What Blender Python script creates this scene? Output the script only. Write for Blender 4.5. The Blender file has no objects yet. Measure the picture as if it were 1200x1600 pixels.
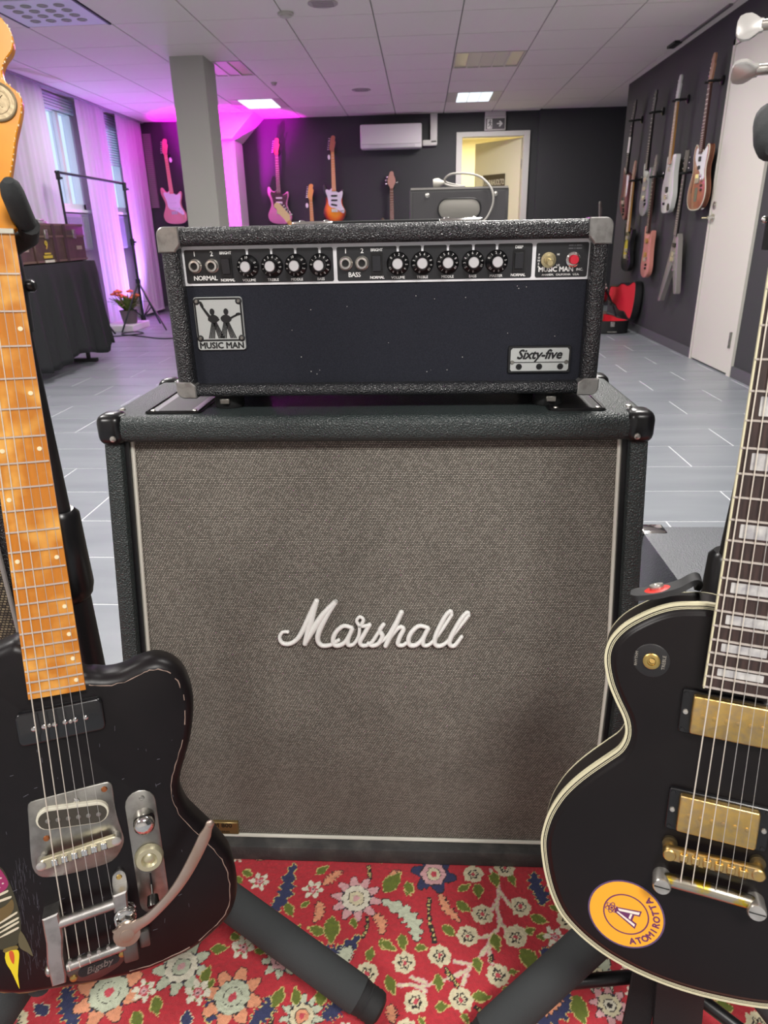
import bpy, bmesh, math, random
import numpy as np
from mathutils import Vector, Matrix
random.seed(7)
rng = np.random.default_rng(7)
scene = bpy.context.scene
COL = scene.collection

# ------------------------------------------------------------------ camera
CAM_Z = 1.005
cam_d = bpy.data.cameras.new('camera')
cam = bpy.data.objects.new('camera', cam_d)
COL.objects.link(cam)
cam.matrix_world = Matrix(((0.998520904, -0.000321274, 0.054368192, 0.0),
                           (0.050504877, 0.375741463, -0.925347292, 0.0),
                           (-0.020131093, 0.926724474, 0.375201931, CAM_Z),
                           (0, 0, 0, 1)))
cam_d.sensor_fit = 'VERTICAL'
cam_d.sensor_height = 36.0
cam_d.sensor_width = 27.0
cam_d.lens = 1081.0 / 1600.0 * 36.0
cam_d.clip_start = 0.02
cam_d.dof.use_dof = True
cam_d.dof.focus_distance = 0.95
cam_d.dof.aperture_fstop = 13.0
scene.camera = cam

# ------------------------------------------------------------------ world, lights, exposure
world = bpy.data.worlds.new('daylight'); scene.world = world
world.use_nodes = True
bg = world.node_tree.nodes['Background']
bg.inputs[0].default_value = (0.50, 0.66, 1.0, 1); bg.inputs[1].default_value = 1.1
vs = scene.view_settings
vs.view_transform = 'Standard'; vs.look = 'None'; vs.gamma = 1.0; vs.use_curve_mapping = False
vs.exposure = 0.55

def area(name, loc, size, power, color=(1, 1, 1), rot=(0, 0, 0), sy=None, spread=180):
    d = bpy.data.lights.new(name, 'AREA'); d.energy = power; d.color = color
    d.shape = 'RECTANGLE'; d.size = size; d.size_y = sy or size; d.spread = math.radians(spread)
    o = bpy.data.objects.new(name, d); COL.objects.link(o); o.location = loc; o.rotation_euler = rot
    return o
LAMP = (1.0, 0.965, 0.92)
for (lx, ly, pw) in ((-1.85, -0.75, 34), (0.59, -0.75, 46), (-1.85, 1.7, 28), (0.59, 1.9, 30),
                     (-1.85, 3.9, 34), (0.59, 3.9, 36), (0.59, 5.4, 22), (-2.8, 7.6, 15),  # last in this row: added fill brightening the curtain wall, no fixture above it
                     (0.59, 9.09, 26), (-1.85, 9.09, 3)):
    area('ceiling_and_fill_light', (lx, ly, 2.37), 0.55, pw, LAMP)
area('corridor_light', (0.9, 11.9, 2.36), 0.9, 42, (1.0, 0.93, 0.72))

# ------------------------------------------------------------------ helpers
def lin(c):
    return tuple(((x / 255) / 12.92 if x / 255 <= 0.04045 else ((x / 255 + 0.055) / 1.055) ** 2.4) for x in c)
MATS = {}
def mat(name, rgb, rough=0.5, metal=0.0, bump=None, var=None, coat=0.0, spec=0.5, coord='Object', emit=None, stretch=None):
    """Principled material; bump=(scale,strength,distance[,kind]); var=(rgb2,scale,lo,hi) mixes a second colour by noise."""
    if name in MATS: return MATS[name]
    m = bpy.data.materials.new(name); m.use_nodes = True
    nt = m.node_tree; N = nt.nodes; L = nt.links; b = N['Principled BSDF']
    b.inputs['Base Color'].default_value = (*lin(rgb), 1)
    b.inputs['Roughness'].default_value = rough; b.inputs['Metallic'].default_value = metal
    b.inputs['Coat Weight'].default_value = coat; b.inputs['Specular IOR Level'].default_value = spec
    if emit:
        b.inputs['Emission Color'].default_value = (*lin(emit[0]), 1); b.inputs['Emission Strength'].default_value = emit[1]
    if bump or var:
        if coord == 'World': src = N.new('ShaderNodeNewGeometry').outputs['Position']
        else: src = N.new('ShaderNodeTexCoord').outputs[coord]
        if stretch:
            mp = N.new('ShaderNodeMapping'); mp.inputs['Scale'].default_value = stretch
            L.new(src, mp.inputs[0]); src = mp.outputs[0]
    if bump:
        kind = bump[3] if len(bump) > 3 else 'noise'
        if kind == 'voronoi':
            t = N.new('ShaderNodeTexVoronoi'); t.feature = 'SMOOTH_F1'; t.inputs['Scale'].default_value = bump[0]; out = t.outputs['Distance']
        else:
            t = N.new('ShaderNodeTexNoise'); t.inputs['Scale'].default_value = bump[0]; t.inputs['Detail'].default_value = 3; out = t.outputs['Fac']
        L.new(src, t.inputs['Vector'])
        bn = N.new('ShaderNodeBump'); bn.inputs['Strength'].default_value = bump[1]; bn.inputs['Distance'].default_value = bump[2]
        L.new(out, bn.inputs['Height']); L.new(bn.outputs[0], b.inputs['Normal'])
    if var:
        t = N.new('ShaderNodeTexNoise'); t.inputs['Scale'].default_value = var[1]; t.inputs['Detail'].default_value = 4
        L.new(src, t.inputs['Vector'])
        r = N.new('ShaderNodeMapRange'); r.inputs[1].default_value = var[2]; r.inputs[2].default_value = var[3]
        L.new(t.outputs['Fac'], r.inputs[0])
        mx = N.new('ShaderNodeMix'); mx.data_type = 'RGBA'
        mx.inputs[6].default_value = (*lin(rgb), 1); mx.inputs[7].default_value = (*lin(var[0]), 1)
        L.new(r.outputs[0], mx.inputs[0]); L.new(mx.outputs[2], b.inputs['Base Color'])
    MATS[name] = m
    return m

def frame_of(d):
    d = Vector(d).normalized()
    a = Vector((0, 0, 1)) if abs(d.z) < 0.9 else Vector((1, 0, 0))
    x = a.cross(d).normalized(); return x, d.cross(x), d

class G:
    """A bag of vertices and faces."""
    def __init__(s): s.v = []; s.f = []
    def add(s, vs, fs):
        n = len(s.v); s.v += [tuple(p) for p in vs]; s.f += [tuple(i + n for i in f) for f in fs]; return s
    def join(s, o): return s.add(o.v, o.f)
    def box(s, x0, x1, y0, y1, z0, z1):
        return s.add([(x0, y0, z0), (x1, y0, z0), (x1, y1, z0), (x0, y1, z0), (x0, y0, z1), (x1, y0, z1), (x1, y1, z1), (x0, y1, z1)],
                     [(0, 3, 2, 1), (4, 5, 6, 7), (0, 1, 5, 4), (1, 2, 6, 5), (2, 3, 7, 6), (3, 0, 4, 7)])
    def rbox(s, x0, x1, y0, y1, z0, z1, r, seg=2):
        bm = bmesh.new(); bmesh.ops.create_cube(bm, size=1)
        for v in bm.verts:
            v.co = Vector(((x0 + x1) / 2 + v.co.x * (x1 - x0), (y0 + y1) / 2 + v.co.y * (y1 - y0), (z0 + z1) / 2 + v.co.z * (z1 - z0)))
        bmesh.ops.bevel(bm, geom=bm.edges[:], offset=r, segments=seg, profile=0.5, affect='EDGES')
        bm.verts.index_update()
        s.add([v.co[:] for v in bm.verts], [[v.index for v in f.verts] for f in bm.faces]); bm.free(); return s
    def cyl(s, p0, p1, r0, r1=None, n=16):
        return s.tube([p0, p1], [r0, r0 if r1 is None else r1], n)
    def tube(s, pts, r, n=10, flat=1.0, up=None, caps=True):
        pts = [Vector(p) for p in pts]; k = len(pts)
        rs = list(r) if hasattr(r, '__len__') else [r] * k
        vs = []; fs = []; px = None
        for i, p in enumerate(pts):
            d = (pts[min(i + 1, k - 1)] - pts[max(i - 1, 0)])
            if up is not None:
                d.normalize(); y = Vector(up); x = y.cross(d).normalized()
            else:
                x, y, d = frame_of(d)
                if px is not None:
                    x = (px - d * px.dot(d))
                    x = x.normalized() if x.length > 1e-6 else frame_of(d)[0]
                    y = d.cross(x)
                px = x
            for j in range(n):
                a = 2 * math.pi * j / n
                vs.append(p + x * (rs[i] * math.cos(a)) + y * (rs[i] * flat * math.sin(a)))
        for i in range(k - 1):
            for j in range(n):
                a = i * n + j; b = i * n + (j + 1) % n
                fs.append((a, b, b + n, a + n))
        if caps:
            fs.append(tuple(reversed(range(n)))); fs.append(tuple(range((k - 1) * n, k * n)))
        return s.add(vs, fs)
    def lathe(s, prof, p0=(0, 0, 0), axis=(0, 0, 1), n=24):
        x, y, d = frame_of(axis); p0 = Vector(p0); vs = []; fs = []
        for (r, h) in prof:
            for j in range(n):
                a = 2 * math.pi * j / n
                vs.append(p0 + d * h + x * (r * math.cos(a)) + y * (r * math.sin(a)))
        for i in range(len(prof) - 1):
            for j in range(n):
                a = i * n + j; b = i * n + (j + 1) % n
                fs.append((a, b, b + n, a + n))
        fs.append(tuple(reversed(range(n)))); k = len(prof); fs.append(tuple(range((k - 1) * n, k * n)))
        return s.add(vs, fs)
    def loft(s, poly, layers):
        """poly in xy (ccw); layers = [(inset, z), ...] bottom to top, capped."""
        n = len(poly); vs = []; fs = []
        for (ins, z) in layers:
            for p in (inset(poly, ins) if ins else poly): vs.append((p[0], p[1], z))
        for i in range(len(layers) - 1):
            for j in range(n):
                a = i * n + j; b = i * n + (j + 1) % n
                fs.append((a, b, b + n, a + n))
        fs.append(tuple(reversed(range(n)))); k = len(layers); fs.append(tuple(range((k - 1) * n, k * n)))
        return s.add(vs, fs)
    def prism(s, poly, z0, z1): return s.loft(poly, [(0, z0), (0, z1)])
    def sphere(s, c, r, n=14, m=8):
        rx, ry, rz = (r, r, r) if not hasattr(r, '__len__') else r
        vs = [(c[0], c[1], c[2] - rz)]; fs = []
        for i in range(1, m):
            t = math.pi * i / m - math.pi / 2
            for j in range(n):
                a = 2 * math.pi * j / n
                vs.append((c[0] + rx * math.cos(t) * math.cos(a), c[1] + ry * math.cos(t) * math.sin(a), c[2] + rz * math.sin(t)))
        vs.append((c[0], c[1], c[2] + rz)); e = len(vs) - 1
        for j in range(n):
            fs.append((0, 1 + (j + 1) % n, 1 + j)); o = 1 + (m - 2) * n
            fs.append((o + j, o + (j + 1) % n, e))
        for i in range(m - 2):
            for j in range(n):
                a = 1 + i * n + j; b = 1 + i * n + (j + 1) % n
                fs.append((a, b, b + n, a + n))
        return s.add(vs, fs)
    def xf(s, M): s.v = [tuple(M @ Vector(p)) for p in s.v]; return s
    def mv(s, x, y, z): s.v = [(p[0] + x, p[1] + y, p[2] + z) for p in s.v]; return s

def inset(poly, d):
    n = len(poly); out = []
    for i in range(n):
        a = Vector(poly[i - 1][:2]); b = Vector(poly[i][:2]); c = Vector(poly[(i + 1) % n][:2])
        e1 = (b - a); e2 = (c - b)
        n1 = Vector((-e1.y, e1.x)); n2 = Vector((-e2.y, e2.x))
        if n1.length > 1e-9: n1.normalize()
        if n2.length > 1e-9: n2.normalize()
        m = n1 + n2
        if m.length < 1e-6: m = n1
        m.normalize(); k = 1.0 / max(0.5, m.dot(n1))
        out.append((b.x + m.x * d * k, b.y + m.y * d * k))
    return out
def ccw(poly):
    A = sum(poly[i - 1][0] * poly[i][1] - poly[i][0] * poly[i - 1][1] for i in range(len(poly)))
    return poly if A > 0 else poly[::-1]
def smooth(pts, k=4, closed=True):
    P = [Vector(p) for p in pts]; n = len(P); out = []
    rngi = range(n) if closed else range(n - 1)
    for i in rngi:
        if closed: p0, p1, p2, p3 = P[i - 1], P[i], P[(i + 1) % n], P[(i + 2) % n]
        else: p0, p1, p2, p3 = P[max(i - 1, 0)], P[i], P[i + 1], P[min(i + 2, n - 1)]
        for j in range(k):
            t = j / k
            out.append(0.5 * ((2 * p1) + (p2 - p0) * t + (2 * p0 - 5 * p1 + 4 * p2 - p3) * t * t + (3 * p1 - p0 - 3 * p2 + p3) * t ** 3))
    if not closed: out.append(P[-1])
    return [tuple(p) for p in out]
def rrect(x0, x1, y0, y1, r, k=4):
    out = []
    for (cx, cy, a0) in ((x1 - r, y0 + r, -90), (x1 - r, y1 - r, 0), (x0 + r, y1 - r, 90), (x0 + r, y0 + r, 180)):
        for i in range(k + 1):
            a = math.radians(a0 + 90 * i / k); out.append((cx + r * math.cos(a), cy + r * math.sin(a)))
    return out
def circ(cx, cy, r, n=24, ry=None): return [(cx + r * math.cos(2 * math.pi * i / n), cy + (ry or r) * math.sin(2 * math.pi * i / n)) for i in range(n)]
def mm(pts): return [(a / 1000, b / 1000) for a, b in pts]

OFF = {}
def mesh_of(name, g, m, ang=40, off=(0, 0, 0)):
    me = bpy.data.meshes.new(name)
    me.from_pydata([(p[0] - off[0], p[1] - off[1], p[2] - off[2]) for p in g.v], [], g.f)
    if m: me.materials.append(m)
    if ang is not None:
        me.polygons.foreach_set('use_smooth', [True] * len(me.polygons)); me.update()
        me.set_sharp_from_angle(angle=math.radians(ang))
    me.update(); return me
def part(name, g, m, parent, label=None, ang=40):
    off = OFF.get(parent.name, (0, 0, 0))
    me = g if isinstance(g, bpy.types.Mesh) else mesh_of(name, g, m, ang, off)
    o = bpy.data.objects.new(name, me); COL.objects.link(o); o.parent = parent; OFF[o.name] = off
    if label: o['label'] = label
    return o
def tag(o, label, cat, group=None, kind=None):
    if label: o['label'] = label
    if cat: o['category'] = cat
    if group: o['group'] = group
    if kind: o['kind'] = kind
    return o
def thing(name, label, cat, loc=(0, 0, 0), group=None, M=None, off=None):
    """Empty at the thing's base.  Part geometry is given in world coordinates (M=None) or in the frame M."""
    o = bpy.data.objects.new(name, None); COL.objects.link(o); o.empty_display_size = 0.05
    if M is None: o.location = loc; OFF[o.name] = tuple(loc)
    else:
        off = off or (0, 0, 0)
        o.matrix_world = M @ Matrix.Translation(off); OFF[o.name] = tuple(off)
    return tag(o, label, cat, group)
def solo(name, g, m, label, cat, loc=(0, 0, 0), group=None, ang=40, kind=None):
    o = bpy.data.objects.new(name, mesh_of(name, g, m, ang, loc)); COL.objects.link(o); o.location = loc
    OFF[o.name] = tuple(loc)
    return tag(o, label, cat, group, kind)
def struct(name, g, m, label=None, ang=None):
    o = bpy.data.objects.new(name, mesh_of(name, g, m, ang)); COL.objects.link(o); o['kind'] = 'structure'
    if label: o['label'] = label
    OFF[o.name] = (0, 0, 0)
    return o
def piece(name, me, parent, loc):
    o = bpy.data.objects.new(name, me); COL.objects.link(o); o.parent = parent; o.location = loc; return o

_tc = {}
def text(s, size, depth=0.0004, shear=0.0, bold=0.0, cx=True, space=1.0):
    """Lettering as geometry in the xy plane (facing +z), centred on the origin."""
    key = (s, size, depth, shear, bold, cx, space)
    if key not in _tc:
        c = bpy.data.curves.new('t', 'FONT'); c.body = s; c.size = size; c.extrude = depth; c.shear = shear
        c.resolution_u = 2; c.space_character = space; c.fill_mode = 'FRONT' if depth == 0 else 'BOTH'
        if cx: c.align_x = 'CENTER'
        o = bpy.data.objects.new('t', c); COL.objects.link(o)
        me = bpy.data.meshes.new_from_object(o.evaluated_get(bpy.context.evaluated_depsgraph_get()))
        v0 = [tuple(v.co) for v in me.vertices]; f0 = [tuple(p.vertices) for p in me.polygons]; vv = []; ff = []
        for q, (bx, by) in enumerate([(0, 0)] if bold == 0 else [(-bold, 0), (bold, 0), (0, -bold), (0, bold)]):   # heavier strokes: shifted copies
            n = len(vv); vv += [(a + bx, b + by, c_ + q * 0.00001) for a, b, c_ in v0]; ff += [tuple(i + n for i in f) for f in f0]
        _tc[key] = (vv, ff)
        bpy.data.objects.remove(o); bpy.data.curves.remove(c); bpy.data.meshes.remove(me)
    g = G(); g.add(*_tc[key]); return g
# panel frame: x -> +X, y -> +Z, z -> -Y (towards the viewer)
def face(x, y, z): return Matrix(((1, 0, 0, x), (0, 0, -1, y), (0, 1, 0, z), (0, 0, 0, 1)))

# ------------------------------------------------------------------ materials
tolex = mat('black_tolex', (36, 37, 40), 0.30, bump=(560, 1.0, 0.0024, 'voronoi'), spec=0.8)
tolex_g = mat('green_black_tolex', (46, 54, 54), 0.40, bump=(540, 0.9, 0.0020, 'voronoi'), spec=0.6)
black_pl = mat('black_plastic', (16, 16, 18), 0.28)
black_mt = mat('black_paint_metal', (20, 20, 22), 0.4)
rubber = mat('rubber', (26, 27, 28), 0.75, bump=(900, 0.3, 0.0004))
foam = mat('foam', (50, 53, 54), 0.9, bump=(700, 0.6, 0.0006))
white_pl = mat('white_plastic', (224, 224, 220), 0.4)
silver_print = mat('silver_panel', (226, 227, 230), 0.4, 0.0)
panel_blk = mat('panel_black', (34, 35, 38), 0.38)
white_ink = mat('white_ink', (226, 226, 224), 0.5)
chrome = mat('chrome', (214, 212, 208), 0.12, 1.0)
nickel = mat('nickel', (208, 204, 197), 0.3, 0.85, var=((172, 168, 160), 60, 0.4, 0.7))
dullsteel = mat('dull_steel', (164, 162, 156), 0.42, 1.0, var=((128, 126, 120), 45, 0.4, 0.7))
corner_mt = mat('worn_corner_metal', (176, 175, 172), 0.32, 0.75, bump=(70, 0.25, 0.002), var=((132, 130, 126), 60, 0.45, 0.72))
gold = mat('worn_gold', (212, 178, 108), 0.38, 1.0, var=((190, 164, 120), 130, 0.4, 0.68), bump=(160, 0.1, 0.0008))
brass = mat('brass', (190, 160, 96), 0.35, 1.0)
cream = mat('cream_binding', (206, 200, 168), 0.45)
aged_white = mat('aged_white', (206, 202, 184), 0.45)
wood_dark = mat('dark_wood', (92, 62, 46), 0.5, var=((70, 46, 36), 30, 0.35, 0.65))
wall_dark = mat('charcoal_wall', (54, 54, 57), 0.75, bump=(160, 0.1, 0.001))
wall_white = mat('white_wall', (205, 202, 200), 0.8)
# ================================================================== THE ROOM
YB = 10.2; XL = -3.84; XR = 2.2; ZC = 2.405; YF = -2.6
# ---- floor: slab (grout) with porcelain tiles
tile_m = mat('grey_porcelain', (142, 147, 153), 0.36, var=((126, 131, 138), 2.2, 0.3, 0.72), coord='World', stretch=(0.7, 3.2, 1), bump=(30, 0.05, 0.001))
grout_m = mat('grout', (226, 228, 232), 0.8)
fl = struct('floor', G().box(XL - 0.1, 3.7, YF - 0.1, YB + 3.2, -0.08, -0.0015), grout_m, 'grey rectangular porcelain tile floor')
RH = 0.3185; TL = 0.630
tile_me = mesh_of('tile', G().box(-TL / 2 + 0.0032, TL / 2 - 0.0032, -RH / 2 + 0.0036, RH / 2 - 0.0036, -0.0012, 0.0), tile_m, None)
def cutbox(x0, x1, y0, y1): return mesh_of('tile', G().box(x0, x1, y0, y1, -0.0012, 0.0), tile_m, None)
rest = G()
for k in range(-15, 25):
    y0 = 2.389 + RH * k; ph = 0.583 if k % 2 == 0 else 0.265
    for i in range(-9, 6):
        x0 = ph + TL * i
        if x0 + TL < -3.85 or x0 > 3.6: continue
        hidden = y0 < 1.3 or (y0 > 9.95) or (y0 < 9 and x0 < -3.0 and y0 < 3.5) or (x0 > 2.2)
        if hidden: rest.box(x0 + 0.002, x0 + TL - 0.002, y0 + 0.0018, y0 + RH - 0.0018, -0.0012, 0.0)
        else: piece('tile', tile_me, fl, (x0 + TL / 2, y0 + RH / 2, 0))
o = part('tile', rest, tile_m, fl, ang=None); o['kind'] = 'stuff'

# ---- ceiling: grid with mineral tiles
ctile_m = mat('ceiling_tile', (228, 220, 216), 0.9, bump=(260, 0.25, 0.001))
grid_m = mat('ceiling_grid', (140, 133, 135), 0.7)
ce = struct('ceiling', G().box(XL - 0.1, 3.7, YF - 0.1, YB + 0.05, ZC + 0.012, ZC + 0.1), grid_m, 'white suspended tile ceiling')
CX = 0.6165; CY = 0.612
ct_me = mesh_of('ceiling_tile', G().box(-CX / 2 + 0.0045, CX / 2 - 0.0045, -CY / 2 + 0.0035, CY / 2 - 0.0035, 0, 0.0119), ctile_m, None)
GX = lambda i: -0.337 + CX * i
GY = lambda j: 5.723 + CY * j
skip = {(1, 2), (-3, 2), (1, 5), (-3, 5), (-4, -1)}
rest = G()
for i in range(-6, 7):
    for j in range(-14, 8):
        if (i, j) in skip: continue
        x0, y0 = GX(i), GY(j)
        x1, y1 = min(x0 + CX, 3.6), min(y0 + CY, YB)
        x0 = max(x0, XL)
        if x1 - x0 < 0.05 or y1 - y0 < 0.05: continue
        full = abs(x1 - x0 - CX) < 1e-6 and abs(y1 - y0 - CY) < 1e-6
        if j < -3 or i < -6 or (x0 > 2.2 and j < 4): rest.box(x0 + 0.006, x1 - 0.006, y0 + 0.005, y1 - 0.005, ZC, ZC + 0.0119)
        elif full: piece('ceiling_tile', ct_me, ce, (x0 + CX / 2, y0 + CY / 2, ZC))
        else: part('ceiling_tile', G().box(x0 + 0.006, x1 - 0.006, y0 + 0.005, y1 - 0.005, ZC, ZC + 0.0119), ctile_m, ce, ang=None)
o = part('ceiling_tile', rest, ctile_m, ce, ang=None); o['kind'] = 'stuff'

# ---- walls
g = G().box(XL - 0.1, 0.49, YB, YB + 0.12, 0, ZC + 0.05).box(1.36, 1.5, YB, YB + 0.12, 0, ZC + 0.05).box(0.49, 1.36, YB, YB + 0.12, 2.15, ZC + 0.05)
g.box(1.5, 3.7, YB - 0.1, YB + 0.12, 0, ZC + 0.05)
struct('wall_back', g, wall_dark, 'charcoal painted back wall')
struct('wall_right', G().box(XR, XR + 0.12, YF, 8.64, 0, ZC + 0.05), wall_dark, 'charcoal painted right wall with guitars')
struct('wall_recess', G().box(3.6, 3.7, 8.4, YB, 0, ZC + 0.05).box(2.3, 3.7, 8.4, 8.52, 0, ZC + 0.05), wall_dark)
struct('wall_front', G().box(XL - 0.1, 3.7, YF - 0.1, YF, 0, ZC + 0.05), wall_white)
g = G().box(XL - 0.1, XL, YF, 7.35, 0, ZC + 0.05).box(XL - 0.1, XL, 8.45, 8.85, 0, ZC + 0.05).box(XL - 0.1, XL, 9.65, YB, 0, ZC + 0.05)
for (a, b) in ((7.35, 8.45), (8.85, 9.65)):
    g.box(XL - 0.1, XL, a, b, 0, 1.3).box(XL - 0.1, XL, a, b, 2.3, ZC + 0.05)
struct('wall_left', g, wall_white, 'white window wall behind the curtains')
struct('baseboard_right', G().box(XR - 0.014, XR, 5.86, 8.64, 0, 0.075).box(XR - 0.014, XR, YF, 5.06, 0, 0.075), mat('baseboard_grey', (84, 83, 88), 0.6))
struct('baseboard_back', G().box(XL, 0.45, YB - 0.014, YB, 0, 0.075), mat('baseboard_grey', (84, 83, 88), 0.6))
pill_m = mat('pillar_paint', (176, 175, 168), 0.8)
struct('wall_pillar', G().rbox(-2.12, -1.83, 6.71, 7.07, 0, ZC + 0.01, 0.006, 1), pill_m, 'square grey-white concrete pillar')
# white pipe casing in the back corner with a flared bulkhead under the ceiling
cas_m = mat('white_casing', (196, 192, 194), 0.9)
g = G().rbox(-2.86, -2.36, 9.72, YB, 0, 2.14, 0.05, 3)
g.add([(-2.95, 9.62, 2.12), (-2.36, 9.62, 2.12), (-2.36, YB, 2.12), (-2.95, YB, 2.12), (-2.95, 9.62, ZC), (-2.06, 9.62, ZC), (-2.06, YB, ZC), (-2.95, YB, ZC)],
      [(0, 3, 2, 1), (4, 5, 6, 7), (0, 1, 5, 4), (1, 2, 6, 5), (2, 3, 7, 6), (3, 0, 4, 7)])
struct('wall_casing', g, cas_m, 'white pipe casing with a flared top glowing magenta')

# ---- windows
def glass_mat():
    m = bpy.data.materials.new('window_glass'); m.use_nodes = True; nt = m.node_tree; N = nt.nodes; L = nt.links
    out = N['Material Output']; N.remove(N['Principled BSDF'])
    t = N.new('ShaderNodeBsdfTransparent'); gl = N.new('ShaderNodeBsdfGlossy'); gl.inputs['Roughness'].default_value = 0.05
    mx = N.new('ShaderNodeMixShader'); mx.inputs[0].default_value = 0.08
    L.new(t.outputs[0], mx.inputs[1]); L.new(gl.outputs[0], mx.inputs[2]); L.new(mx.outputs[0], out.inputs[0]); return m
glass = glass_mat()
fr_m = mat('window_frame', (222, 224, 228), 0.5)
blind_m = mat('venetian_blind', (196, 204, 216), 0.6)
for n, (a, b) in enumerate(((7.35, 8.45), (8.85, 9.65))):
    w = struct('window_%d' % (n + 1), G().box(XL - 0.07, XL + 0.01, a, a + 0.05, 1.3, 2.3).box(XL - 0.07, XL + 0.01, b - 0.05, b, 1.3, 2.3)
               .box(XL - 0.07, XL + 0.01, a, b, 1.3, 1.36).box(XL - 0.07, XL + 0.01, a, b, 2.24, 2.3), fr_m)
    part('mullion', G().box(XL - 0.06, XL + 0.005, b - 0.36, b - 0.30, 1.36, 2.24), fr_m, w)
    part('pane', G().box(XL - 0.035, XL - 0.03, a + 0.05, b - 0.36, 1.36, 2.24), glass, w)
    part('pane', G().box(XL - 0.035, XL - 0.03, b - 0.30, b - 0.05, 1.36, 2.24), glass, w)
    part('window_sill', G().box(XL - 0.02, XL + 0.08, a - 0.03, b + 0.03, 1.27, 1.30), fr_m, w)
    for k in range(5 if n == 0 else 20):
        z = 2.36 - 0.028 * k
        part('blind_slat', G().box(XL + 0.03, XL + 0.055, a + 0.02, b - 0.02, z, z + (0.022 if n == 0 else 0.012)), blind_m, w, ang=None)
# radiators below the windows
rad_m = mat('radiator_enamel', (150, 152, 168), 0.5)
for n, (a, b, lab) in enumerate(((7.45, 8.35, 'grey panel radiator under the window beside the trunks'), (8.9, 9.6, 'grey panel radiator under the window near the back corner'))):
    r = thing('radiator', lab, 'radiator', (XL + 0.05, (a + b) / 2, 0.88), 'wall radiators')
    part('body', G().box(XL + 0.01, XL + 0.07, a, b, 0.88, 1.24), rad_m, r)
    part('grille', G().box(XL + 0.008, XL + 0.075, a - 0.01, b + 0.01, 1.24, 1.255), rad_m, r)
    fins = G()
    for k in range(int((b - a) / 0.035)): fins.box(XL + 0.07, XL + 0.078, a + 0.01 + k * 0.035, a + 0.027 + k * 0.035, 0.90, 1.22)
    part('fins', fins, rad_m, r, ang=None)
# sheer curtain panels
def sheer(name, rgb):
    m = bpy.data.materials.new(name); m.use_nodes = True; nt = m.node_tree; N = nt.nodes; L = nt.links
    b = N['Principled BSDF']; b.inputs['Base Color'].default_value = (*lin(rgb), 1); b.inputs['Roughness'].default_value = 0.9
    tr = N.new('ShaderNodeBsdfTranslucent'); tr.inputs[0].default_value = (*lin(rgb), 1)
    mx = N.new('ShaderNodeMixShader'); mx.inputs[0].default_value = 0.35
    L.new(b.outputs[0], mx.inputs[1]); L.new(tr.outputs[0], mx.inputs[2]); L.new(mx.outputs[0], N['Material Output'].inputs[0]); return m
sheer_m = sheer('sheer_curtain', (226, 220, 228))
for (a, b, lab) in ((6.55, 7.62, 'flat white curtain panel nearest the trunks'), (8.28, 9.02, 'flat white curtain panel between the two windows'),
                    (9.34, 10.16, 'flat white curtain panel in the back corner'), (4.6, 6.4, 'flat white curtain panel behind the orange-headed guitar')):
    n = 40; vs = []; fs = []
    for i in range(n + 1):
        y = a + (b - a) * i / n; x = -3.70 + 0.006 * math.sin(y * 23) + 0.004 * math.sin(y * 61)
        for z in (0.06, 2.39):
            for dx in (0, 0.002): vs.append((x + dx, y, z))
    for i in range(n):
        p = 4 * i; q = p + 4
        fs += [(p, q, q + 2, p + 2), (p + 1, p + 3, q + 3, q + 1), (p, p + 1, q + 1, q), (p + 2, q + 2, q + 3, p + 3)]
    fs += [(0, 2, 3, 1), (4 * n, 4 * n + 1, 4 * n + 3, 4 * n + 2)]
    c = thing('curtain', lab, 'curtain', (-3.7, (a + b) / 2, 0.06), 'curtain panels along the windows')
    part('fabric', G().add(vs, fs), sheer_m, c, ang=60)
    part('weight_bar', G().box(-3.708, -3.69, a, b, 0.045, 0.06), white_pl, c)
solo('curtain_rail', G().box(-3.74, -3.66, 4.4, 10.19, 2.39, 2.404), mat('rail', (150, 140, 150), 0.5), 'long slim curtain rail under the ceiling by the windows', 'curtain rail', (-3.7, 7.3, 2.39))
# narrow slatted strip on the back wall
t = thing('slatted_panel', 'narrow beige slatted strip on the dark back wall corner', 'wall panel', (-3.62, 10.16, 1.37))
part('backing', G().box(-3.69, -3.585, 10.17, 10.2, 1.37, 2.27), mat('panel_beige', (110, 96, 104), 0.7), t)
for k in range(36): part('slat', G().box(-3.685, -3.59, 10.16, 10.17, 1.375 + k * 0.025, 1.39 + k * 0.025), mat('slat_beige', (134, 118, 124), 0.7), t, ang=None)

# ---- doorway in the back wall, corridor behind, open door leaf
dfr = mat('door_frame_paint', (200, 196, 192), 0.6)
dr = struct('door_2', G().box(0.45, 0.525, YB - 0.03, YB + 0.14, 0, 2.18).box(1.32, 1.395, YB - 0.03, YB + 0.14, 0, 2.18).box(0.525, 1.32, YB - 0.03, YB + 0.14, 2.125, 2.18), dfr, 'white doorway in the back wall with the door standing open')
leaf_m = mat('cream_door', (214, 206, 178), 0.55)
A = Vector((1.315, 10.28, 0)); B = Vector((0.76, 10.90, 0)); d = (B - A).normalized(); nn = Vector((-d.y, d.x, 0)) * 0.02
def slabpts(p, q, z0, z1, n): return [(p - n).xy[:] + (z0,), (q - n).xy[:] + (z0,), (q + n).xy[:] + (z0,), (p + n).xy[:] + (z0,), (p - n).xy[:] + (z1,), (q - n).xy[:] + (z1,), (q + n).xy[:] + (z1,), (p + n).xy[:] + (z1,)]
BF = [(0, 3, 2, 1), (4, 5, 6, 7), (0, 1, 5, 4), (1, 2, 6, 5), (2, 3, 7, 6), (3, 0, 4, 7)]
part('door_leaf', G().add(slabpts(A, B, 0.01, 2.11, nn), BF), leaf_m, dr)
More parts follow.
